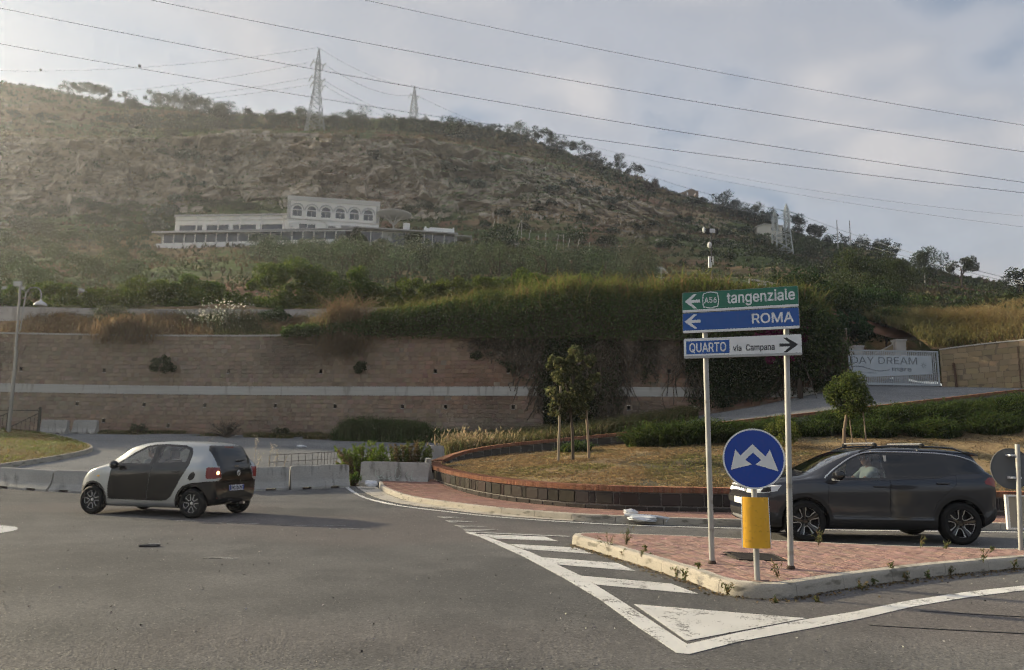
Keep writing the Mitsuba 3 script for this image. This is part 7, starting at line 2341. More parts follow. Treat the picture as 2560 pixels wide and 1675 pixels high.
U_ = np.linspace(0, 1, 26)
core = np.array([ivy_point(xs_iv, np.full_like(xs_iv, u)) for u in U_]).transpose(1, 0, 2)
put('ivy__core', sheet(core), 'matte', (.11, .095, .060), True, label='tangle of brown stems under the ivy leaves')
n = 64000
x = rng.uniform(-13.5, 17.4, n)
u = rng.beta(1.0, 1.25, n)
P_ = ivy_point(x, u) + rng.normal(0, .12, (n, 3)) + np.array([0, -.05, .05])
br = meshkit.fbm(P_ * .9, 3, 3)[:, None]
top_ = np.clip((u - .35) * 2.2, 0, 1)[:, None]
col = np.array([.078, .122, .038]) * (.6 + .9 * br)
mixy = (rng.random((n, 1)) < .10)
col = np.where(mixy, np.array([.13, .16, .045]), col)
putvfc('ivy__leaves', leaves(P_, .16, rng, col, .35, .6, [0, -.4, .5], 1.0), kind='stuff')
n = 1500
x = rng.uniform(-12, 17, n); u = rng.uniform(.1, .9, n)
putvfc('ivy__runners', blades(ivy_point(x, u) + [0, -.12, 0], 1.0, rng, (.16, .15, .06), .3, .03, 1.2, .8), kind='stuff')
tag('ivy', 'thick dark green ivy spilling over the middle of the tuff wall', 'ivy', None, 'stuff')
# reeds and tall grass on top of the ivy, catching the sun
n = 5200
cl_ = np.concatenate([rng.uniform(-9, 18.5, 46), rng.normal(9.5, 2.0, 16), rng.normal(2.5, 1.5, 14)])
x = cl_[rng.integers(0, len(cl_), n)] + rng.normal(0, .35, n)
x = np.clip(x, -10, 17)
u = rng.uniform(.42, .8, n)
base_ = ivy_point(x, u) + [0, 0, -.2]
h = .85 * np.interp(x, [-10, -4, 2, 10, 18], [.55, .9, 1.2, 1.3, .9]) * rng.choice([.6, .9, 1.3], n)
putvfc('reeds', blades(base_, h, rng, np.where(rng.random((n, 1)) < .22, (.30, .20, .10), (.185, .215, .060)), .3, .055, .30, .55), label='tall yellow-green reeds standing on top of the ivy', cat='reeds', kind='stuff')
n = 9000
x = rng.uniform(-12, 17, n)
putvfc('tall_grass', blades(ivy_point(x, rng.uniform(.45, .75, n)) + [0, 0, -.1], .5, rng, (.17, .20, .058), .35, .05, .5, .6), label='bright tall grass along the sunlit crest of the ivy', cat='grass', kind='stuff')


# hanging stems and dry creepers down the face of the wall
def creeper(key, x0, x1, ztop, zbot, n, leafn, colw, leafcol, seed, label, w=.035, dens=None):
    g = np.random.default_rng(seed)
    V, Fc, C = [], [], []
    x = g.uniform(x0, x1, n)
    zt_ = ztop - g.uniform(0, .6, n)
    for i in range(n):
        m = 9
        zz = np.linspace(0, 1, m)
        zb = zbot(x[i]) if callable(zbot) else zbot
        zend = zb + (zt_[i] - zb) * g.beta(1.0, 1.6)
        px = x[i] + np.cumsum(g.normal(0, .16, m)) + (g.normal(0, .5) * zz)
        pz = zt_[i] + (zend - zt_[i]) * zz
        py = wall_y(px) - .06 - abs(g.normal(0, .12, m)) - .10 * np.sin(zz * pi)
        L = np.stack([px - w / 2, py, pz], 1); R_ = np.stack([px + w / 2, py, pz], 1)
        k = len(V) * 2 * m
        V.append(np.vstack([L, R_]))
        a = np.arange(m - 1)
        Fc.append(np.vstack([np.stack([a, a + m, a + m + 1], 1), np.stack([a, a + m + 1, a + 1], 1)]) + k)
        C.append(np.tile(np.array(colw) * g.uniform(.5, 1.5), (2 * m, 1)))
    putvfc(key + '__stems', (np.vstack(V), np.vstack(Fc), np.vstack(C)), 'matte', kind='stuff')
    if leafn:
        x = g.uniform(x0, x1, leafn)
        zb = np.array([zbot(q) if callable(zbot) else zbot for q in x])
        z = zb + (ztop - zb) * g.random(leafn)
        lump = meshkit.fbm(np.stack([x * .8, z * .6, 0 * x], 1), 3, seed)
        d_ = dens(x, z) if dens else np.ones(leafn)
        ok = g.random(leafn) < np.clip((lump - .33) * 5, .05, 1) * d_
        x, z, lump = x[ok], z[ok], lump[ok]
        p = np.stack([x, wall_y(x) - .1 - lump * .55 + g.normal(0, .1, len(x)), z], 1)
        putvfc(key + '__leaves', leaves(p, .15, g, np.array(leafcol) * g.uniform(.6, 1.4, (len(x), 1)), .3, .6, [0, -.4, -.1], 1.0), kind='stuff')
    tag(key, label, 'creeper', None, 'stuff')


dfall = lambda x: np.interp(x, [-2.4, 1, 3.4, 6.2], [7.4, 5.0, 2.9, 2.9])
creeper(nm('creeper'), -2.4, 6.0, 7.9, dfall, 460, 5200, (.085, .066, .048), (.052, .068, .030), 61, 'dry brown creeper hanging over the wall left of the small staked tree', .05)
creeper(nm('creeper'), 1.8, 5.6, 7.6, 2.8, 520, 14000, (.080, .062, .044), (.048, .062, .028), 62, 'dense dark creeper curtain on the wall behind the staked tree', .055)
creeper(nm('creeper'), 7.0, 8.0, 7.7, 5.0, 60, 300, (.08, .062, .045), (.05, .064, .03), 63, 'thin creeper stems over the clear patch of wall', .045)
dk = lambda x, z: np.ones(len(x))
creeper(nm('creeper'), 9.4, 17.0, 7.8, lambda x: np.interp(x, [9, 17.6], [3.4, 5.0]), 620, 26000, (.075, .060, .042), (.050, .070, .030), 64, 'dark leafy creeper covering the wall behind the road signs', .05)
# thick ivy and bougainvillea round the right end of the wall
g = np.random.default_rng(71)
p, cl = crown_points(2.5, 1.5, 2.5, 15000, 40, g, .24, -.95)
putvfc('wall_shrub__foliage', leaves(p + [14.9, 38.8, 7.6], .17, g, np.where(g.random((15000, 1)) < .08, (.14, .17, .05), (.052, .076, .030)), .35, .6))
put('wall_shrub__stems', trunk_mesh(2.4, .14, g, .05, cl, 8, .6).apply_translation((14.9, 38.8, 4.9)), 'matte', (.06, .045, .035), True)
tag('wall_shrub', 'big dark leafy shrub wrapping the right end of the wall beside the gate', 'shrub')
p, cl = crown_points(1.9, .7, 1.6, 2600, 26, g, .22, -.95)
putvfc('bougainvillea__flowers', leaves(p + [14.0, 38.3, 7.2], .14, g, np.where(g.random((2600, 1)) < .5, (.20, .018, .085), (.11, .012, .05)), .35, .8))
put('bougainvillea__stems', trunk_mesh(2.0, .06, g, .1, cl, 7, .8).apply_translation((14.0, 38.5, 5.2)), 'matte', (.06, .045, .035), True)
tag('bougainvillea', 'magenta bougainvillea in the dark shrub right of the road signs', 'flowering shrub')

# dry bank at the left: tawny grass, daisies, a green bush
n = 26000
x = rng.uniform(-50, -4, n)
t = rng.random(n) ** .8
yw = wall_y(x) + .05
y = yw + t * np.maximum(4.6, 0)
ok = meshkit.fbm(np.stack([x * .35, t * 2.5, 0 * x], 1), 3, 14) > .36
x, y, t = x[ok], y[ok], t[ok]
z = bankz(x, y)
cz = meshkit.fbm(np.stack([x * .30, y * .3, 0 * x + 4], 1), 3, 15)[:, None]
col = np.where(cz > .56, (.12, .125, .055), np.where(cz > .46, (.26, .19, .115), (.215, .155, .095)))
putvfc('dry_grass', blades(np.c_[x, y, z - .05], .55, rng, col, .35, .05, .6, .9), label='tawny dry grass on the bank above the wall at the left', cat='grass', kind='stuff')
for i, (xc, ln, wd, lab) in enumerate([(-9.9, 1.6, 1.3, 'rust-coloured dry grass hanging over the coping, the larger tuft'), (-23.5, .7, 2.0, 'brown dry grass hanging over the coping at the far left')]):
    n = 2600 if i == 0 else 1400
    x = xc + rng.normal(0, wd * .5, n)
    y = wall_y(x) - .1 + rng.uniform(-.25, .5, n)
    b0 = np.c_[x, y, 7.95 + rng.uniform(-.1, .9, n)]
    v = blades(b0, ln, rng, (.25, .18, .11), .3, .04, .6, .5)
    vv = v[0].reshape(-1, 5, 3)
    o = vv[:, :1] * .5 + vv[:, 1:2] * .5
    fl = rng.random(len(vv)) < .6
    vv[fl, 2:, 2] = 2 * o[fl][:, :, 2] - vv[fl, 2:, 2] - 0
    vv[fl, :, 1] -= .28
    putvfc(nm('hanging_grass'), (vv.reshape(-1, 3), v[1], v[2]), label=lab, cat='grass tuft')
g = np.random.default_rng(81)
n = 420
px, pzz = -18.6 + g.normal(0, 1.0, n), g.random(n)
bz = bankz(px, np.full(n, 47.6) + g.normal(0, .7, n))
pts = np.c_[px, 47.4 + g.normal(0, .7, n), bz + .2 + pzz * .9]
putvfc('daisy_clump__flowers', leaves(pts, .12, g, (.72, .70, .62), .12, 1.0, [0, -1, .6], .5), kind='stuff')
putvfc('daisy_clump__stalks', blades(np.c_[pts[:, :2], bz - .05], .95, g, (.085, .10, .045), .3, .03, .15, .2), kind='stuff')
tag('daisy_clump', 'clump of white daisies on the dry bank', 'flowers')
plant(nm('bank_bush'), -15.2, 47.6, 8.7, .75, 1.15, .75, 2600, g, (.052, .085, .030), .15, 24, .3, .05, .55, label='low green bush on the bank right of the daisies', cat='bush')
plant(nm('bank_bush'), -25.8, 48.0, 8.9, .7, 1.6, .7, 1800, g, (.085, .10, .055), .15, 20, .3, .05, .55, label='grey-green weedy bush on the bank below the left end of the parapet', cat='bush')

# bushes rooted in the wall face
for i, (x, z, r, n, lab) in enumerate([(-20.9, 6.15, .85, 2600, 'larger caper bush growing out of the wall at the left'), (-8.8, 6.05, .5, 1300, 'smaller caper bush growing out of the wall above the band'), (-2.0, 6.7, .4, 500, 'thin weed on the upper wall left of the creeper')]):
    g = np.random.default_rng(1500 + i)
    y = float(wall_y(x))
    p, cl = crown_points(r, r * .6, r * .75, n, 22, g, .28)
    k = nm('wall_bush')
    putvfc(k + '__foliage', leaves(p + [x, y - r * .5, z], .11, g, (.072, .088, .040), .35, .6))
    put(k + '__twigs', cat(*[tube([(x, y, z - r * .5), (x + a[0] * .5, y - .3, z + a[2] * .3), (x + a[0], y - r * .5 + a[1], z + a[2])], [.02, .014, .006], 4) for a in cl[:12]]), 'matte', (.09, .07, .05))
    tag(k, lab, 'bush', 'bushes rooted in the tuff wall')

# foot of the wall: reeds, weeds, dry grass
n = 9000
x = rng.uniform(-9.4, -4.7, n); x = np.where(rng.random(n) < .3, rng.uniform(-10, -2, n), x)
y = wall_y(x) - rng.uniform(.3, 2.0, n)
putvfc('green_reeds', blades(np.c_[x, y, zr(y)], 1.15 * np.interp(x, [-10, -9, -5.5, -2], [.5, 1.1, 1.0, .55]), rng, (.088, .125, .042), .3, .05, .2, .35), label='band of green reeds along the foot of the wall behind the shrub', cat='reeds', kind='stuff')
n = 15000
x = rng.uniform(-24, 2.0, n)
y = wall_y(x) - rng.uniform(.1, 1.5, n) ** 1.2
ok = meshkit.fbm(np.stack([x * .5, y, 0 * x], 1), 3, 24) > np.interp(x, [-24, -14, -6, 2], [.58, .5, .40, .3])
x, y = x[ok], y[ok]
putvfc('foot_grass', blades(np.c_[x, y, zr(y)], .42 * np.interp(x, [-24, -6, 2], [.5, .9, 1.3]), rng, np.where(rng.random((len(x), 1)) < .5, (.24, .19, .095), (.13, .14, .055)), .3, .045, .5, .6), label='dry and green grass along the foot of the wall', cat='grass', kind='stuff')
n = 16000
x = rng.uniform(-3.0, 9.5, n)
t = rng.random(n)
y = (wall_y(x) - .1) * (1 - t) + np.interp(x, [-3, 0, 5, 10], [31.5, 33, 36, 38.5]) * t
zz = np.maximum(drz(x, y), zr(y))
putvfc('wild_grass', blades(np.c_[x, y, zz - .03], .75, rng, np.where(rng.random((n, 1)) < .55, (.115, .125, .050), (.20, .165, .085)), .35, .045, .4, .6), label='tall wild grass between the driveway and the creeper-covered wall', cat='grass', kind='stuff')
g = np.random.default_rng(90)
n = 900
x = g.normal(-1.9, .55, n) + g.choice([0, 1.5], n, p=[.75, .25]); y = 33.5 + g.normal(0, .5, n)
zz = np.maximum(zr(y), 0)
v = blades(np.c_[x, y, zz], 1.25, g, (.36, .27, .15), .25, .035, .25, .35)
hd = g.integers(0, n, 500)
tips = v[0].reshape(-1, 5, 3)[hd, 4]
v2 = leaves(tips, .22, g, (.44, .35, .22), .2, .3, [.2, 0, 1], .4)
putvfc('wild_oats', join(v, v2), label='pale straw-coloured wild oats behind the tip of the planter', cat='grass', kind='stuff')
for i, (x, y, r, n, col, lab) in enumerate([(-16.0, 42.8, .9, 300, (.075, .065, .045), 'heap of dead grey-brown brushwood at the foot of the wall'), (-13.0, 43.0, .6, 700, (.075, .082, .042), 'small weed at the foot of the wall right of the brushwood'), (-21.6, 44.0, .6, 600, (.085, .095, .045), 'low weed at the kerb near the left end of the wall')]):
    g = np.random.default_rng(1600 + i)
    z = float(zr(y))
    k = nm('roadside_weed')
    tw = []
    for q in range(60 if i == 0 else 24):
        a = g.uniform(0, 2 * pi); e = g.uniform(.1, 1.2)
        d = np.array([math.cos(a) * math.cos(e), math.sin(a) * math.cos(e) * .7, math.sin(e)]) * r * g.uniform(.7, 1.6)
        tw.append(tube([(x, y, z), (x + d[0] * .5, y + d[1] * .5, z + d[2] * .62), (x + d[0], y + d[1], z + d[2])], [.018, .012, .005], 4))
    put(k + '__twigs', cat(*tw), 'matte', (.075, .058, .045))
    p, cl = crown_points(r, r * .7, r * .6, n, 14, g, .35, -.3)
    putvfc(k + '__leaves', leaves(p + [x, y, z + r * .45], .10, g, col, .35, .6))
    tag(k, lab, 'weed')


# the two shrubs behind the barrier: upright leafy shoots
def shoots(key, x, y, z, w, d, h, n, seed, col, dry, label, per=110):
    g = np.random.default_rng(seed)
    tw, P, C, D = [], [], [], []
    for i in range(n):
        bx, by = x + g.uniform(-w, w) * .35, y + g.uniform(-d, d) * .5
        ex = bx + (bx - x) * 1.4 + g.normal(0, .12)
        hh = h * g.uniform(.55, 1.1) * (1 - .25 * abs(ex - x) / w)
        pts = np.array([(bx, by, z), (bx * .6 + ex * .4, by, z + hh * .5), (ex, by + g.normal(0, .1), z + hh)])
        tw.append(tube(pts, [.012, .009, .004], 4))
        t = g.uniform(.18, 1, per)
        q = np.stack([np.interp(t, [0, .5, 1], pts[:, k]) for k in range(3)], 1) + g.normal(0, .035, (per, 3))
        P.append(q)
        isd = g.random() < dry
        c = np.array((.17, .125, .062)) if isd else np.array(col)
        low = (t < .45)[:, None] & (g.random((per, 1)) < .55)
        C.append(np.where(low, (.12, .085, .05), c * g.uniform(.8, 1.25)))
        D.append(np.tile((pts[2] - pts[1]), (per, 1)) / hh + g.normal(0, .5, (per, 3)))
    put(key + '__stems', cat(*tw), 'matte', (.11, .075, .05))
    P, C, D = np.vstack(P), np.vstack(C), np.vstack(D)
    d_ = D / np.linalg.norm(D, axis=1, keepdims=True)
    putvfc(key + '__leaves', leaves(P, .125, g, C, .25, .40, d_ * 1.2, .7))
    tag(key, label, 'shrub', 'shrubs behind the concrete barriers')


shoots(nm('leafy_shrub'), -5.05, 26.4, .25, 1.15, .7, 1.45, 50, 21, (.145, .20, .036), .08, 'fresh yellow-green shrub growing behind the spray-marked barrier')
shoots(nm('leafy_shrub'), -3.55, 27.0, .3, 1.05, .7, 1.45, 46, 22, (.125, .150, .045), .30, 'browning green shrub between the yellow-green one and the brick coping')
shoots(nm('leafy_shrub'), -5.15, 25.2, .2, .30, .15, .45, 8, 23, (.13, .19, .05), .0, 'small bright weed at the left end of the spray-marked barrier', 30)

# ------------------------------------------------------------------ the planting bed
n = 64000
x = rng.uniform(-2.5, 24, n); x = np.where(rng.random(n) < .55, rng.uniform(-2.5, 10, n), x)
t = rng.random(n)
f0, f1 = np.interp(x, xs_, F2[:, 0]), np.interp(x, xs_, B2[:, 0])
y = f0 + (f1 - f0) * t
z = bedz(x, y)
c1 = meshkit.fbm(np.stack([x * .45, y * .45, 0 * x], 1), 3, 33)
patch = meshkit.fbm(np.stack([x * .9, y * .9, 0 * x + 5], 1), 3, 35)
ok = rng.random(n) < np.clip((patch - .28) * 4, .1, 1)
green = np.clip((c1 - .46) * 8, 0, 1) * np.clip(np.exp(-((t - .45) / .35) ** 2), 0, 1)
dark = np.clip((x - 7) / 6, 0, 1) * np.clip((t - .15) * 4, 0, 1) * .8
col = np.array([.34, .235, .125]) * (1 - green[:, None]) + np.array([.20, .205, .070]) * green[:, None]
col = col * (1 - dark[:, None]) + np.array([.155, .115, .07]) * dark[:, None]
x, y, z, col = x[ok], y[ok], z[ok], col[ok]
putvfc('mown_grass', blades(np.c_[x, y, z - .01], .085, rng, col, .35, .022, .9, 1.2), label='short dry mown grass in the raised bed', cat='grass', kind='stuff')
n = 9000
i_ = rng.integers(0, len(x), n)
d = rng.normal(size=(n, 3)) * [1, 1, .12]
putvfc('straw', leaves(np.c_[x[i_], y[i_], z[i_] + .035], .30, rng, np.where(rng.random((n, 1)) < .5, (.40, .30, .17), (.17, .13, .085)), .3, .07, d / np.linalg.norm(d, axis=1, keepdims=True) * 3, .15), label='cut straw lying over the raised bed', cat='straw', kind='stuff')


def stake(key, a, b, r, col=(.27, .21, .15)):
    return part(key, 'stake', tube([a, (np.array(a) + b) / 2 + [.01, 0, 0], b], [r, r * .95, r * .9], 8), 'matte', col, True)


g = np.random.default_rng(41)
K = 'staked_oak'
zb = float(bedz(1.98, 24)[0])
P_, cl = [], []
for (cx_, cz_, rx, rz_, n) in ((1.55, 4.15, .50, .42, 1500), (2.25, 4.35, .48, .52, 1700), (1.9, 3.75, .62, .45, 2000), (1.75, 3.2, .70, .40, 1700), (2.3, 3.3, .55, .45, 1500), (1.55, 2.75, .40, .35, 800), (2.2, 2.75, .45, .30, 900), (2.65, 3.75, .28, .2, 350)):
    p, c_ = crown_points(rx, rx * .8, rz_, n, 12, g, .33)
    P_.append(p + [cx_, 24, cz_]); cl += list(c_[:4] + [cx_, 24, cz_])
P_ = np.vstack(P_)
lc = np.where(g.random((len(P_), 1)) < .25, (.17, .165, .075), (.078, .088, .040))
putvfc(K + '__crown', leaves(P_[::2], .145, g, lc[::2] * 1.25, .35, .5))
tr = [tube([(1.98, 24, zb - .1), (1.96, 24, zb + .9), (1.90, 24, 2.6), (1.95, 24, 3.4), (2.1, 24, 4.2)], [.055, .05, .042, .03, .012], 9)]
tr += [tube([(1.92, 24, g.uniform(2.4, 3.6)), (np.array([1.92, 24, 0]) * .4 + c_ * .6) * [1, 1, 0] + [0, 0, c_[2] - .1], c_], [.02, .014, .006], 5) for c_ in cl]
put(K + '__trunk', cat(*tr), 'matte', (.10, .08, .06), True)
stake(K, (1.50, 23.85, float(bedz(1.5, 23.85)[0]) - .1), (1.56, 23.9, 3.5), .042, (.34, .28, .20))
stake(K, (2.50, 24.1, float(bedz(2.5, 24.1)[0]) - .1), (2.40, 24.05, 2.75), .042, (.30, .23, .16))
tag(K, 'small evergreen tree with an irregular crown between two stakes in the raised bed', 'tree')
K = 'round_tree'
zb = float(bedz(10.65, 24.2)[0])
p, cl = crown_points(.80, .80, .80, 9000, 60, g, .26, -.95, .1)
putvfc(K + '__crown', leaves(p + [10.98, 24.3, 3.36], .085, g, np.where(g.random((9000, 1)) < .25, (.15, .175, .05), (.070, .096, .030)), .3, .5))
put(K + '__trunk', cat(tube([(10.62, 24.2, zb - .1), (10.66, 24.2, zb + .7), (10.82, 24.25, 2.9), (10.95, 24.3, 3.3)], [.055, .05, .045, .03], 9), *[tube([(10.9, 24.28, 3.0), c_ * .5 + [10.98, 24.3, 3.3], c_ + [10.98, 24.3, 3.36]], [.022, .014, .005], 5) for c_ in cl[:12]]), 'matte', (.20, .15, .11), True)
stake(K, (11.05, 24.5, float(bedz(11.05, 24.5)[0]) - .1), (10.92, 24.4, 3.0), .022, (.28, .22, .16))
stake(K, (11.40, 24.3, float(bedz(11.4, 24.3)[0]) - .1), (11.34, 24.3, 2.95), .022, (.30, .24, .18))
tag(K, 'small tree with a ball-shaped crown above the dark car', 'tree')


def rosemary(key, x, y, r, h, seed, label, col=(.058, .088, .028), n=1500):
    g = np.random.default_rng(seed)
    z = float(bedz(x, y)[0])
    a = g.uniform(0, 2 * pi, n); rr = r * np.sqrt(g.random(n))
    b0 = np.c_[x + rr * np.cos(a), y + rr * .8 * np.sin(a), np.full(n, z) + (1 - (rr / r) ** 2) * h * .45 * g.random(n) - .05]
    b0[:, 2] = bedz(b0[:, 0], b0[:, 1]) + (1 - (rr / r) ** 2) * h * .55 * g.random(n) - .05
    tips = g.random((n, 1)) < .25
    v1 = blades(b0, h * .62, g, np.where(tips, (.12, .15, .042), col), .35, .05, .9, .9)
    pts = v1[0].reshape(-1, 5, 3)[:, 2:5].mean(1)
    v2 = leaves(pts + g.normal(0, .04, pts.shape), .13, g, np.array(col) * 1.1, .35, .3, [0, 0, .5], 1)
    putvfc(key + '__foliage', join(v1, v2))
    put(key + '__stems', cat(*[tube([(x, y, z - .1), (x + r * .5 * math.cos(q), y + r * .4 * math.sin(q), z + h * .3), (x + r * .8 * math.cos(q), y + r * .6 * math.sin(q), z + h * .55)], [.03, .02, .008], 4) for q in np.linspace(0, 2 * pi, 9)[:-1]]), 'matte', (.07, .055, .04))
    tag(key, label, 'shrub', 'spiky green shrubs along the back of the raised bed')


RS = [(5.2, 28.3, .85, .95), (6.2, 27.9, .9, 1.0), (7.2, 28.2, .95, 1.0), (8.3, 28.0, .9, .85), (9.4, 28.3, .8, .7), (10.3, 29.0, .8, .75), (12.4, 29.0, .9, .85), (13.5, 28.6, .95, .95), (14.7, 28.9, 1.0, 1.0), (15.9, 28.6, 1.0, 1.0), (17.1, 29.0, 1.0, .95), (18.3, 28.8, 1.05, 1.0), (19.6, 29.2, 1.05, 1.0), (20.9, 29.4, 1.1, 1.1),
      (22.2, 29.5, 1.1, 1.2), (23.4, 29.4, 1.1, 1.3), (13.0, 27.2, .8, .7), (15.0, 26.8, .85, .7), (17.2, 27.0, .9, .75), (19.6, 27.2, .9, .8), (21.6, 27.2, 1.0, .9), (22.2, 25.6, 1.1, 1.2), (11.4, 28.2, .7, .6)]
for i, (x, y, r, h) in enumerate(RS):
    order = sorted(range(len(RS)), key=lambda q: RS[q][0] / RS[q][1]).index(i)
    rosemary(nm('spiky_shrub'), x, y, r, h, 2000 + i, f'spiky green shrub at the back of the raised bed, {nth(order)} from the left')
rosemary('lavender_clump', 2.35, 27.6, .55, .5, 2100, 'small green clump behind the staked tree by the back wall', (.062, .095, .036), 500)
K = 'yellow_shrub'
plant(K, 9.2, 25.6, float(bedz(9.2, 25.6)[0]), .55, .6, .55, 1500, np.random.default_rng(43), (.15, .175, .05), .09, 22, .3, .02, .5, label='small yellow-green leafy shrub partly behind the blue disc', cat='shrub')

# bed above the gate wall at the right: dry tall grass and a broad-leaved bush
n = 14000
x = rng.uniform(24.3, 40, n); y = np.maximum(np.interp(x, [24, 26.5, 40], [39.6, 36.4, 35.4]), 35.3) + rng.random(n) ** .8 * 13
rows = []
for xx in np.linspace(22.6, 46, 60):
    yf = np.interp(xx, [22.6, 23.8, 24.6, 25.2, 26.2, 28.5, 34, 46], [40.0, 39.3, 38.4, 37.2, 36.0, 35.2, 34.8, 34.6])
    rows.append([(xx, yf + (49.5 - yf) * v, 7.1 + (max(gz_(xx, 49.5), 10.6) - 7.1) * v ** .8 + .35 * (meshkit.fbm(np.array([xx * .5, v * 4, 2.]), 3, 8) - .5) * (v > 0)) for v in np.linspace(0, 1, 22)])
MND = np.array(rows)
put('grass_mound', sheet(MND), 'dry_soil', smooth=True, label='mound of dry earth above the gate wall at the right', kind='structure')
MT = cKDTree(MND.reshape(-1, 3)[:, :2])
n = 30000
a_, b_ = rng.integers(0, 59, n), rng.integers(0, 21, n)
fu, fv = rng.random((n, 1)), rng.random((n, 1))
p = MND[a_, b_] * (1 - fu) * (1 - fv) + MND[a_ + 1, b_] * fu * (1 - fv) + MND[a_, b_ + 1] * (1 - fu) * fv + MND[a_ + 1, b_ + 1] * fu * fv
cz = meshkit.fbm(p * .4, 3, 51)[:, None]
greenl = np.clip((27 - p[:, :1]) / 3, 0, 1)
col = np.where(cz > .53, (.24, .165, .075), (.33, .255, .125)) * (1 - .6 * greenl) + np.array([.10, .125, .045]) * .6 * greenl
putvfc('mound_grass', blades(p - [0, 0, .04], .75, rng, col, .35, .05, .6, .8), label='tall golden dry grass on the mound above the gate wall', cat='grass', kind='stuff')
plant(nm('broadleaf_bush'), 20.2, 45.6, 7.5, 1.45, 1.9, 1.45, 3200, np.random.default_rng(52), (.046, .085, .036), .26, 30, .26, .06, .75, label='broad-leaved dark green bush behind the gate', cat='bush')
plant(nm('broadleaf_bush'), 23.4, 46.5, 8.3, 1.2, 1.7, 1.2, 2600, np.random.default_rng(53), (.085, .11, .042), .18, 26, .28, .06, .55, label='lighter green bush between the gate and the golden grass', cat='bush')
for i, (x, y, z, r, h) in enumerate([(19.3, 47.5, 9.2, 2.0, 3.0), (17.5, 46.5, 9.5, 2.0, 3.2), (21.8, 49, 9.4, 2.2, 3.2), (19.6, 51, 10.2, 2.4, 4.0), (24.8, 51, 10, 2.2, 3.0)]):
    plant(nm('thicket_bush'), x, y, z, h * .5, r, h * .55, 3000, np.random.default_rng(60 + i), tint((.040, .060, .026), np.random.default_rng(i)), .19, 26, .3, .06, .55,
          label=f'dark green bush in the thicket right of the road signs, {nth(sorted(range(5), key=lambda q: [19.3, 17.5, 21.8, 19.6, 24.8][q]).index(i))} from the left', cat='bush', group='thicket right of the road signs')

# verge lawn
n = 16000
a_, b_ = rng.integers(0, len(VERGE) - 1, n), (rng.random(n) ** 1.5 * 24).astype(int)
fu, fv = rng.random((n, 1)), rng.random((n, 1))
p = VERGE[a_, b_] * (1 - fu) * (1 - fv) + VERGE[a_ + 1, b_] * fu * (1 - fv) + VERGE[a_, b_ + 1] * (1 - fu) * fv + VERGE[a_ + 1, b_ + 1] * fu * fv
cz = meshkit.fbm(p * .35, 3, 71)[:, None]
putvfc('lawn', blades(p - [0, 0, .01], .12, rng, np.where(cz > .52, (.22, .165, .075), (.19, .20, .060)), .3, .035, .8, 1.0), label='yellow-green lawn on the verge at the left edge', cat='grass', kind='stuff')


# weeds in the joints of the island kerb and the paving
def weed(x, y, z, h, n, seed, label, col=(.105, .125, .048), dry=.3, group='weeds along the island kerb'):
    g = np.random.default_rng(seed)
    k = nm('kerb_weed')
    tw, P = [], []
    for i in range(max(4, n // 7)):
        d = np.array([g.normal(0, .32), g.normal(0, .32), 1.0]) * h * g.uniform(.5, 1.1)
        tw.append(tube([(x, y, z - .01), (x + d[0] * .35, y + d[1] * .35, z + d[2] * .6), (x + d[0], y + d[1], z + d[2])], [.0035, .003, .0015], 4))
        t = g.uniform(.2, 1, 8)[:, None]
        P.append(np.array([x, y, z]) + d * t * [1, 1, 1] + g.normal(0, .012, (8, 3)))
    put(k + '__stems', cat(*tw), 'matte', (.12, .105, .05))
    P = np.vstack(P)
    putvfc(k + '__leaves', leaves(P, .045, g, np.where(g.random((len(P), 1)) < dry, (.19, .135, .065), col), .3, .35, [0, 0, .6], 1))
    tag(k, label, 'weed', group)


WD = [(1.70, 11.2, .15, .28, 60), (1.45, 11.25, .02, .30, 40), (1.60, 10.75, .02, .16, 30), (1.78, 10.25, .03, .20, 30), (1.86, 10.55, .15, .10, 20), (2.02, 9.35, .02, .13, 22), (2.02, 8.92, .02, .17, 40), (2.30, 8.20, .02, .14, 44), (2.21, 9.05, .15, .08, 20), (2.95, 8.55, .15, .17, 18), (3.9, 8.6, .02, .12, 30), (4.2, 8.95, .02, .10, 26), (4.75, 9.3, .02, .10, 26),
      (4.6, 9.36, .15, .09, 18), (5.6, 9.85, .02, .08, 22), (6.7, 10.3, .02, .12, 34), (6.95, 10.4, .02, .10, 30), (4.6, 11.5, .15, .22, 60), (6.0, 11.3, .15, .26, 24), (6.35, 11.25, .15, .13, 46), (7.0, 11.2, .15, .06, 16), (6.1, 9.98, .15, .18, 14), (3.15, 7.98, .0, .07, 18), (2.7, 7.92, .0, .06, 18), (5.1, 9.48, .02, .09, 20), (7.3, 10.55, .02, .1, 26)]
for i, (x, y, z, h, n) in enumerate(WD):
    weed(x, y, z, h, n, 3000 + i, f'{"tall" if h > .2 else "small"} weed at the edge of the traffic island, {nth(sorted(range(len(WD)), key=lambda q: WD[q][0] / WD[q][1]).index(i))} from the left', (.17, .20, .085) if i in (17, 18, 19) else (.105, .125, .048))
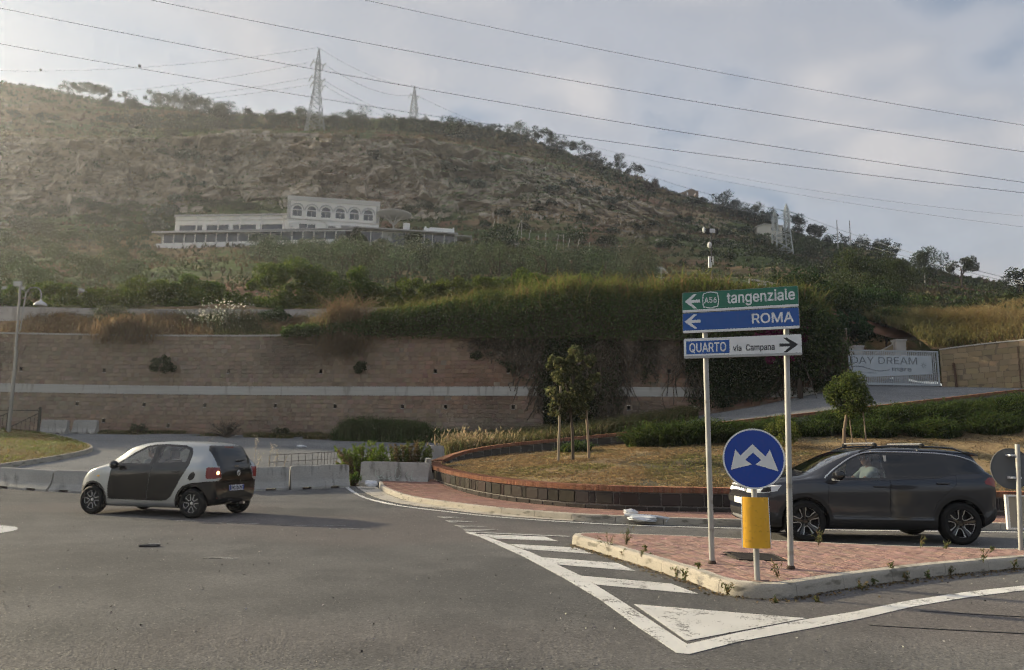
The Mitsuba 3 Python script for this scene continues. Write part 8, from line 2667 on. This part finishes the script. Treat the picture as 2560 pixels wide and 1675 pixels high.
# grit and dead leaves along the kerbs
n = 1500
u = rng.random(n) * IL.len * .62 + .2 * IL.len * 0 + IL.near(1.02, 12.4) * 0
P2 = np.array([IL.at(s)[0][:2] - IL.at(s)[2] * (.03 + abs(rng.normal(0, .10))) for s in rng.uniform(IL.near(1.1, 12.3), IL.near(9.5, 11.45), n)])
d = rng.normal(size=(n, 3)) * [1, 1, .15]
putvfc('kerb_litter', leaves(np.c_[P2, np.full(n, .012)], .035, rng, np.where(rng.random((n, 1)) < .5, (.24, .17, .085), (.11, .085, .05)), .4, .5, d * 2, .2), label='dead leaves and grit along the foot of the island kerb', cat='litter', kind='stuff')
n = 1100
xx, yy = rng.uniform(-9, 9, n), rng.uniform(4.5, 15, n)
d = rng.normal(size=(n, 3)) * [1, 1, .15]
putvfc('grit', leaves(np.c_[xx, yy, np.full(n, .009)], .022, rng, np.where(rng.random((n, 1)) < .6, (.40, .38, .34), (.05, .045, .04)), .3, .7, d * 2, .2), 'matte', label='small pale and dark grit scattered over the asphalt', cat='grit', kind='stuff')


# ------------------------------------------------------------------ small loose things
g = np.random.default_rng(77)


def crumple(x, y, z, s, seed, flat=.5):
    r = np.random.default_rng(seed)
    m = trimesh.creation.icosphere(3, s)
    v = np.array(m.vertices)
    v *= (1 + .9 * (meshkit.fbm(v / s * 1.6 + seed, 3, seed)[:, None] - .5)) * [1.2, .9, flat]
    return trimesh.Trimesh(v + [x, y, z + s * flat * .8], m.faces, process=False)


put('plastic_bag', crumple(-4.55, 25.15, .2, .17, 4, .7), 'satin', (.66, .67, .70), False, label='crumpled white plastic bag under the spray-marked barrier', cat='bag')
K = 'paper_litter'
put(K + '__cup', crumple(2.55, 16.2, .15, .12, 6, .6), 'satin', (.62, .62, .62), False)
put(K + '__sheet', crumple(2.75, 15.86, .06, .26, 8, .25), 'satin', (.60, .62, .64), False)
put(K + '__strip', tube([(2.4, 16.05, .17), (2.7, 15.95, .17), (3.05, 15.9, .16), (3.3, 15.88, .12), (3.22, 15.84, .06)], [.03, .035, .03, .035, .02], 6), 'satin', (.60, .62, .65), True)
tag(K, 'white torn packaging lying across the pavement kerb behind the island', 'litter')
K = 'flattened_can'
m = trimesh.convex.convex_hull(bev(.26, .15, .028, .012).vertices); m.apply_translation((-5.28, 11.4, .016))
put(K + '__body', m, 'satin', (.035, .033, .033), 30)
m = trimesh.convex.convex_hull(bev(.17, .05, .008, .003).vertices); m.apply_translation((-5.22, 11.42, .036))
put(K + '__tab', m, 'satin', (.25, .25, .25), 30)
tag(K, 'dark flattened piece of debris alone on the asphalt left of centre', 'debris')
K = 'drink_bottle'
b = lathe([(0, -.26), (.07, -.25), (.075, .05), (.05, .13), (.025, .17), (.025, .22), (0, .22)], 16)
b.apply_transform(trimesh.transformations.rotation_matrix(pi / 2, [0, 1, 0])); b.apply_translation((-10.37, 37.9, float(zr(37.9)) + .08))
put(K + '__body', b, 'satin', (.50, .53, .58), True)
put(K + '__label', trimesh.creation.cylinder(.077, .16, sections=16, transform=trimesh.transformations.rotation_matrix(pi / 2, [0, 1, 0])).apply_translation((-10.45, 37.9, float(zr(37.9)) + .08)), 'satin', (.66, .68, .70), True)
tag(K, 'discarded pale plastic bottle on the grey side road', 'bottle')
# bent steel mesh left behind the barriers
K = 'steel_mesh'
zb = float(zr(25.2))
pa = np.array([(-7.85, 24.9), (-7.1, 25.1), (-6.55, 25.25), (-6.05, 25.45), (-5.82, 25.62)])
PL = Line(pa, .05)
hz_top = lambda s: zb + .98 + .14 * s / PL.len
for s in np.r_[np.linspace(0, PL.len * .62, 7), np.linspace(PL.len * .7, PL.len, 7)]:
    P, t, n = PL.at(s)
    part(K, 'upright_wire', tube([(P[0] + .03 * (1 - s / PL.len), P[1], zb), (P[0], P[1], hz_top(s))], .009, 5), 'matte', (.055, .05, .048))
for k in range(4):
    pts = []
    for s in np.linspace(0, PL.len, 16):
        P, t, n = PL.at(s)
        pts.append((P[0], P[1] - .01, hz_top(s) - .02 - k * .23))
    part(K, 'cross_wire', tube(pts, .009, 5), 'matte', (.055, .05, .048))
part(K, 'stick', tube([(-7.45, 24.95, zb + .3), (-7.3, 24.9, zb + .95)], .018, 5), 'matte', (.40, .36, .30))
tag(K, 'bent piece of steel mesh standing behind the barriers right of the small car', 'wire mesh')
K = 'black_hose'
put(K, tube([(-6.3, 24.15, .93), (-5.9, 24.3, .94), (-5.55, 24.4, .90), (-5.2, 24.75, .62), (-5.1, 25.0, .3)], .022, 6), 'matte', (.02, .02, .022), True, label='black hose looped over the barrier beside the leafy shrub', cat='hose')
put(nm('black_hose'), tube([(-2.95, 27.6, .72), (-2.9, 27.62, .98), (-2.7, 27.75, 1.035), (-2.4, 27.7, 1.03), (-2.2, 27.5, .9), (-2.0, 27.3, .8)], .014, 6), 'matte', (.02, .02, .022), True, label='thin black hose lying across the brick coping at the planter tip', cat='hose')
# dry stalks beyond the barriers
for i, (x, y, h) in enumerate([(-8.75, 26.0, 1.5), (-8.3, 26.2, 1.25), (-8.05, 26.0, 1.1), (-8.55, 25.8, .9)]):
    r = np.random.default_rng(4000 + i)
    z = float(zr(y))
    k = nm('dry_stalk')
    put(k + '__stem', tube([(x, y, z), (x + .03, y, z + h * .6), (x + .10, y, z + h)], [.008, .006, .003], 4), 'matte', (.42, .36, .26))
    p = np.array([x + .08, y, z + h * .88]) + r.normal(0, 1, (40, 3)) * [.05, .05, .12]
    putvfc(k + '__seed_head', leaves(p, .06, r, (.50, .44, .34), .2, .3, [.2, 0, 1], .5))
    tag(k, ['tallest pale dry stalk right of the small car', 'second tallest dry stalk right of the small car', 'rightmost short dry stalk behind the barrier', 'shortest dry stalk close behind the barrier'][i], 'weed', 'dry stalks behind the barriers')

scene['haze'] = {'type': 'cube', 'bsdf': {'type': 'null'}, 'interior': {'type': 'ref', 'id': 'air'}, 'to_world': T().translate([0, 0, 79.0]) @ T().scale([2600, 2600, 81.0])}
tag('haze', 'thin pale air over the junction and the hillside', None, None, 'stuff')
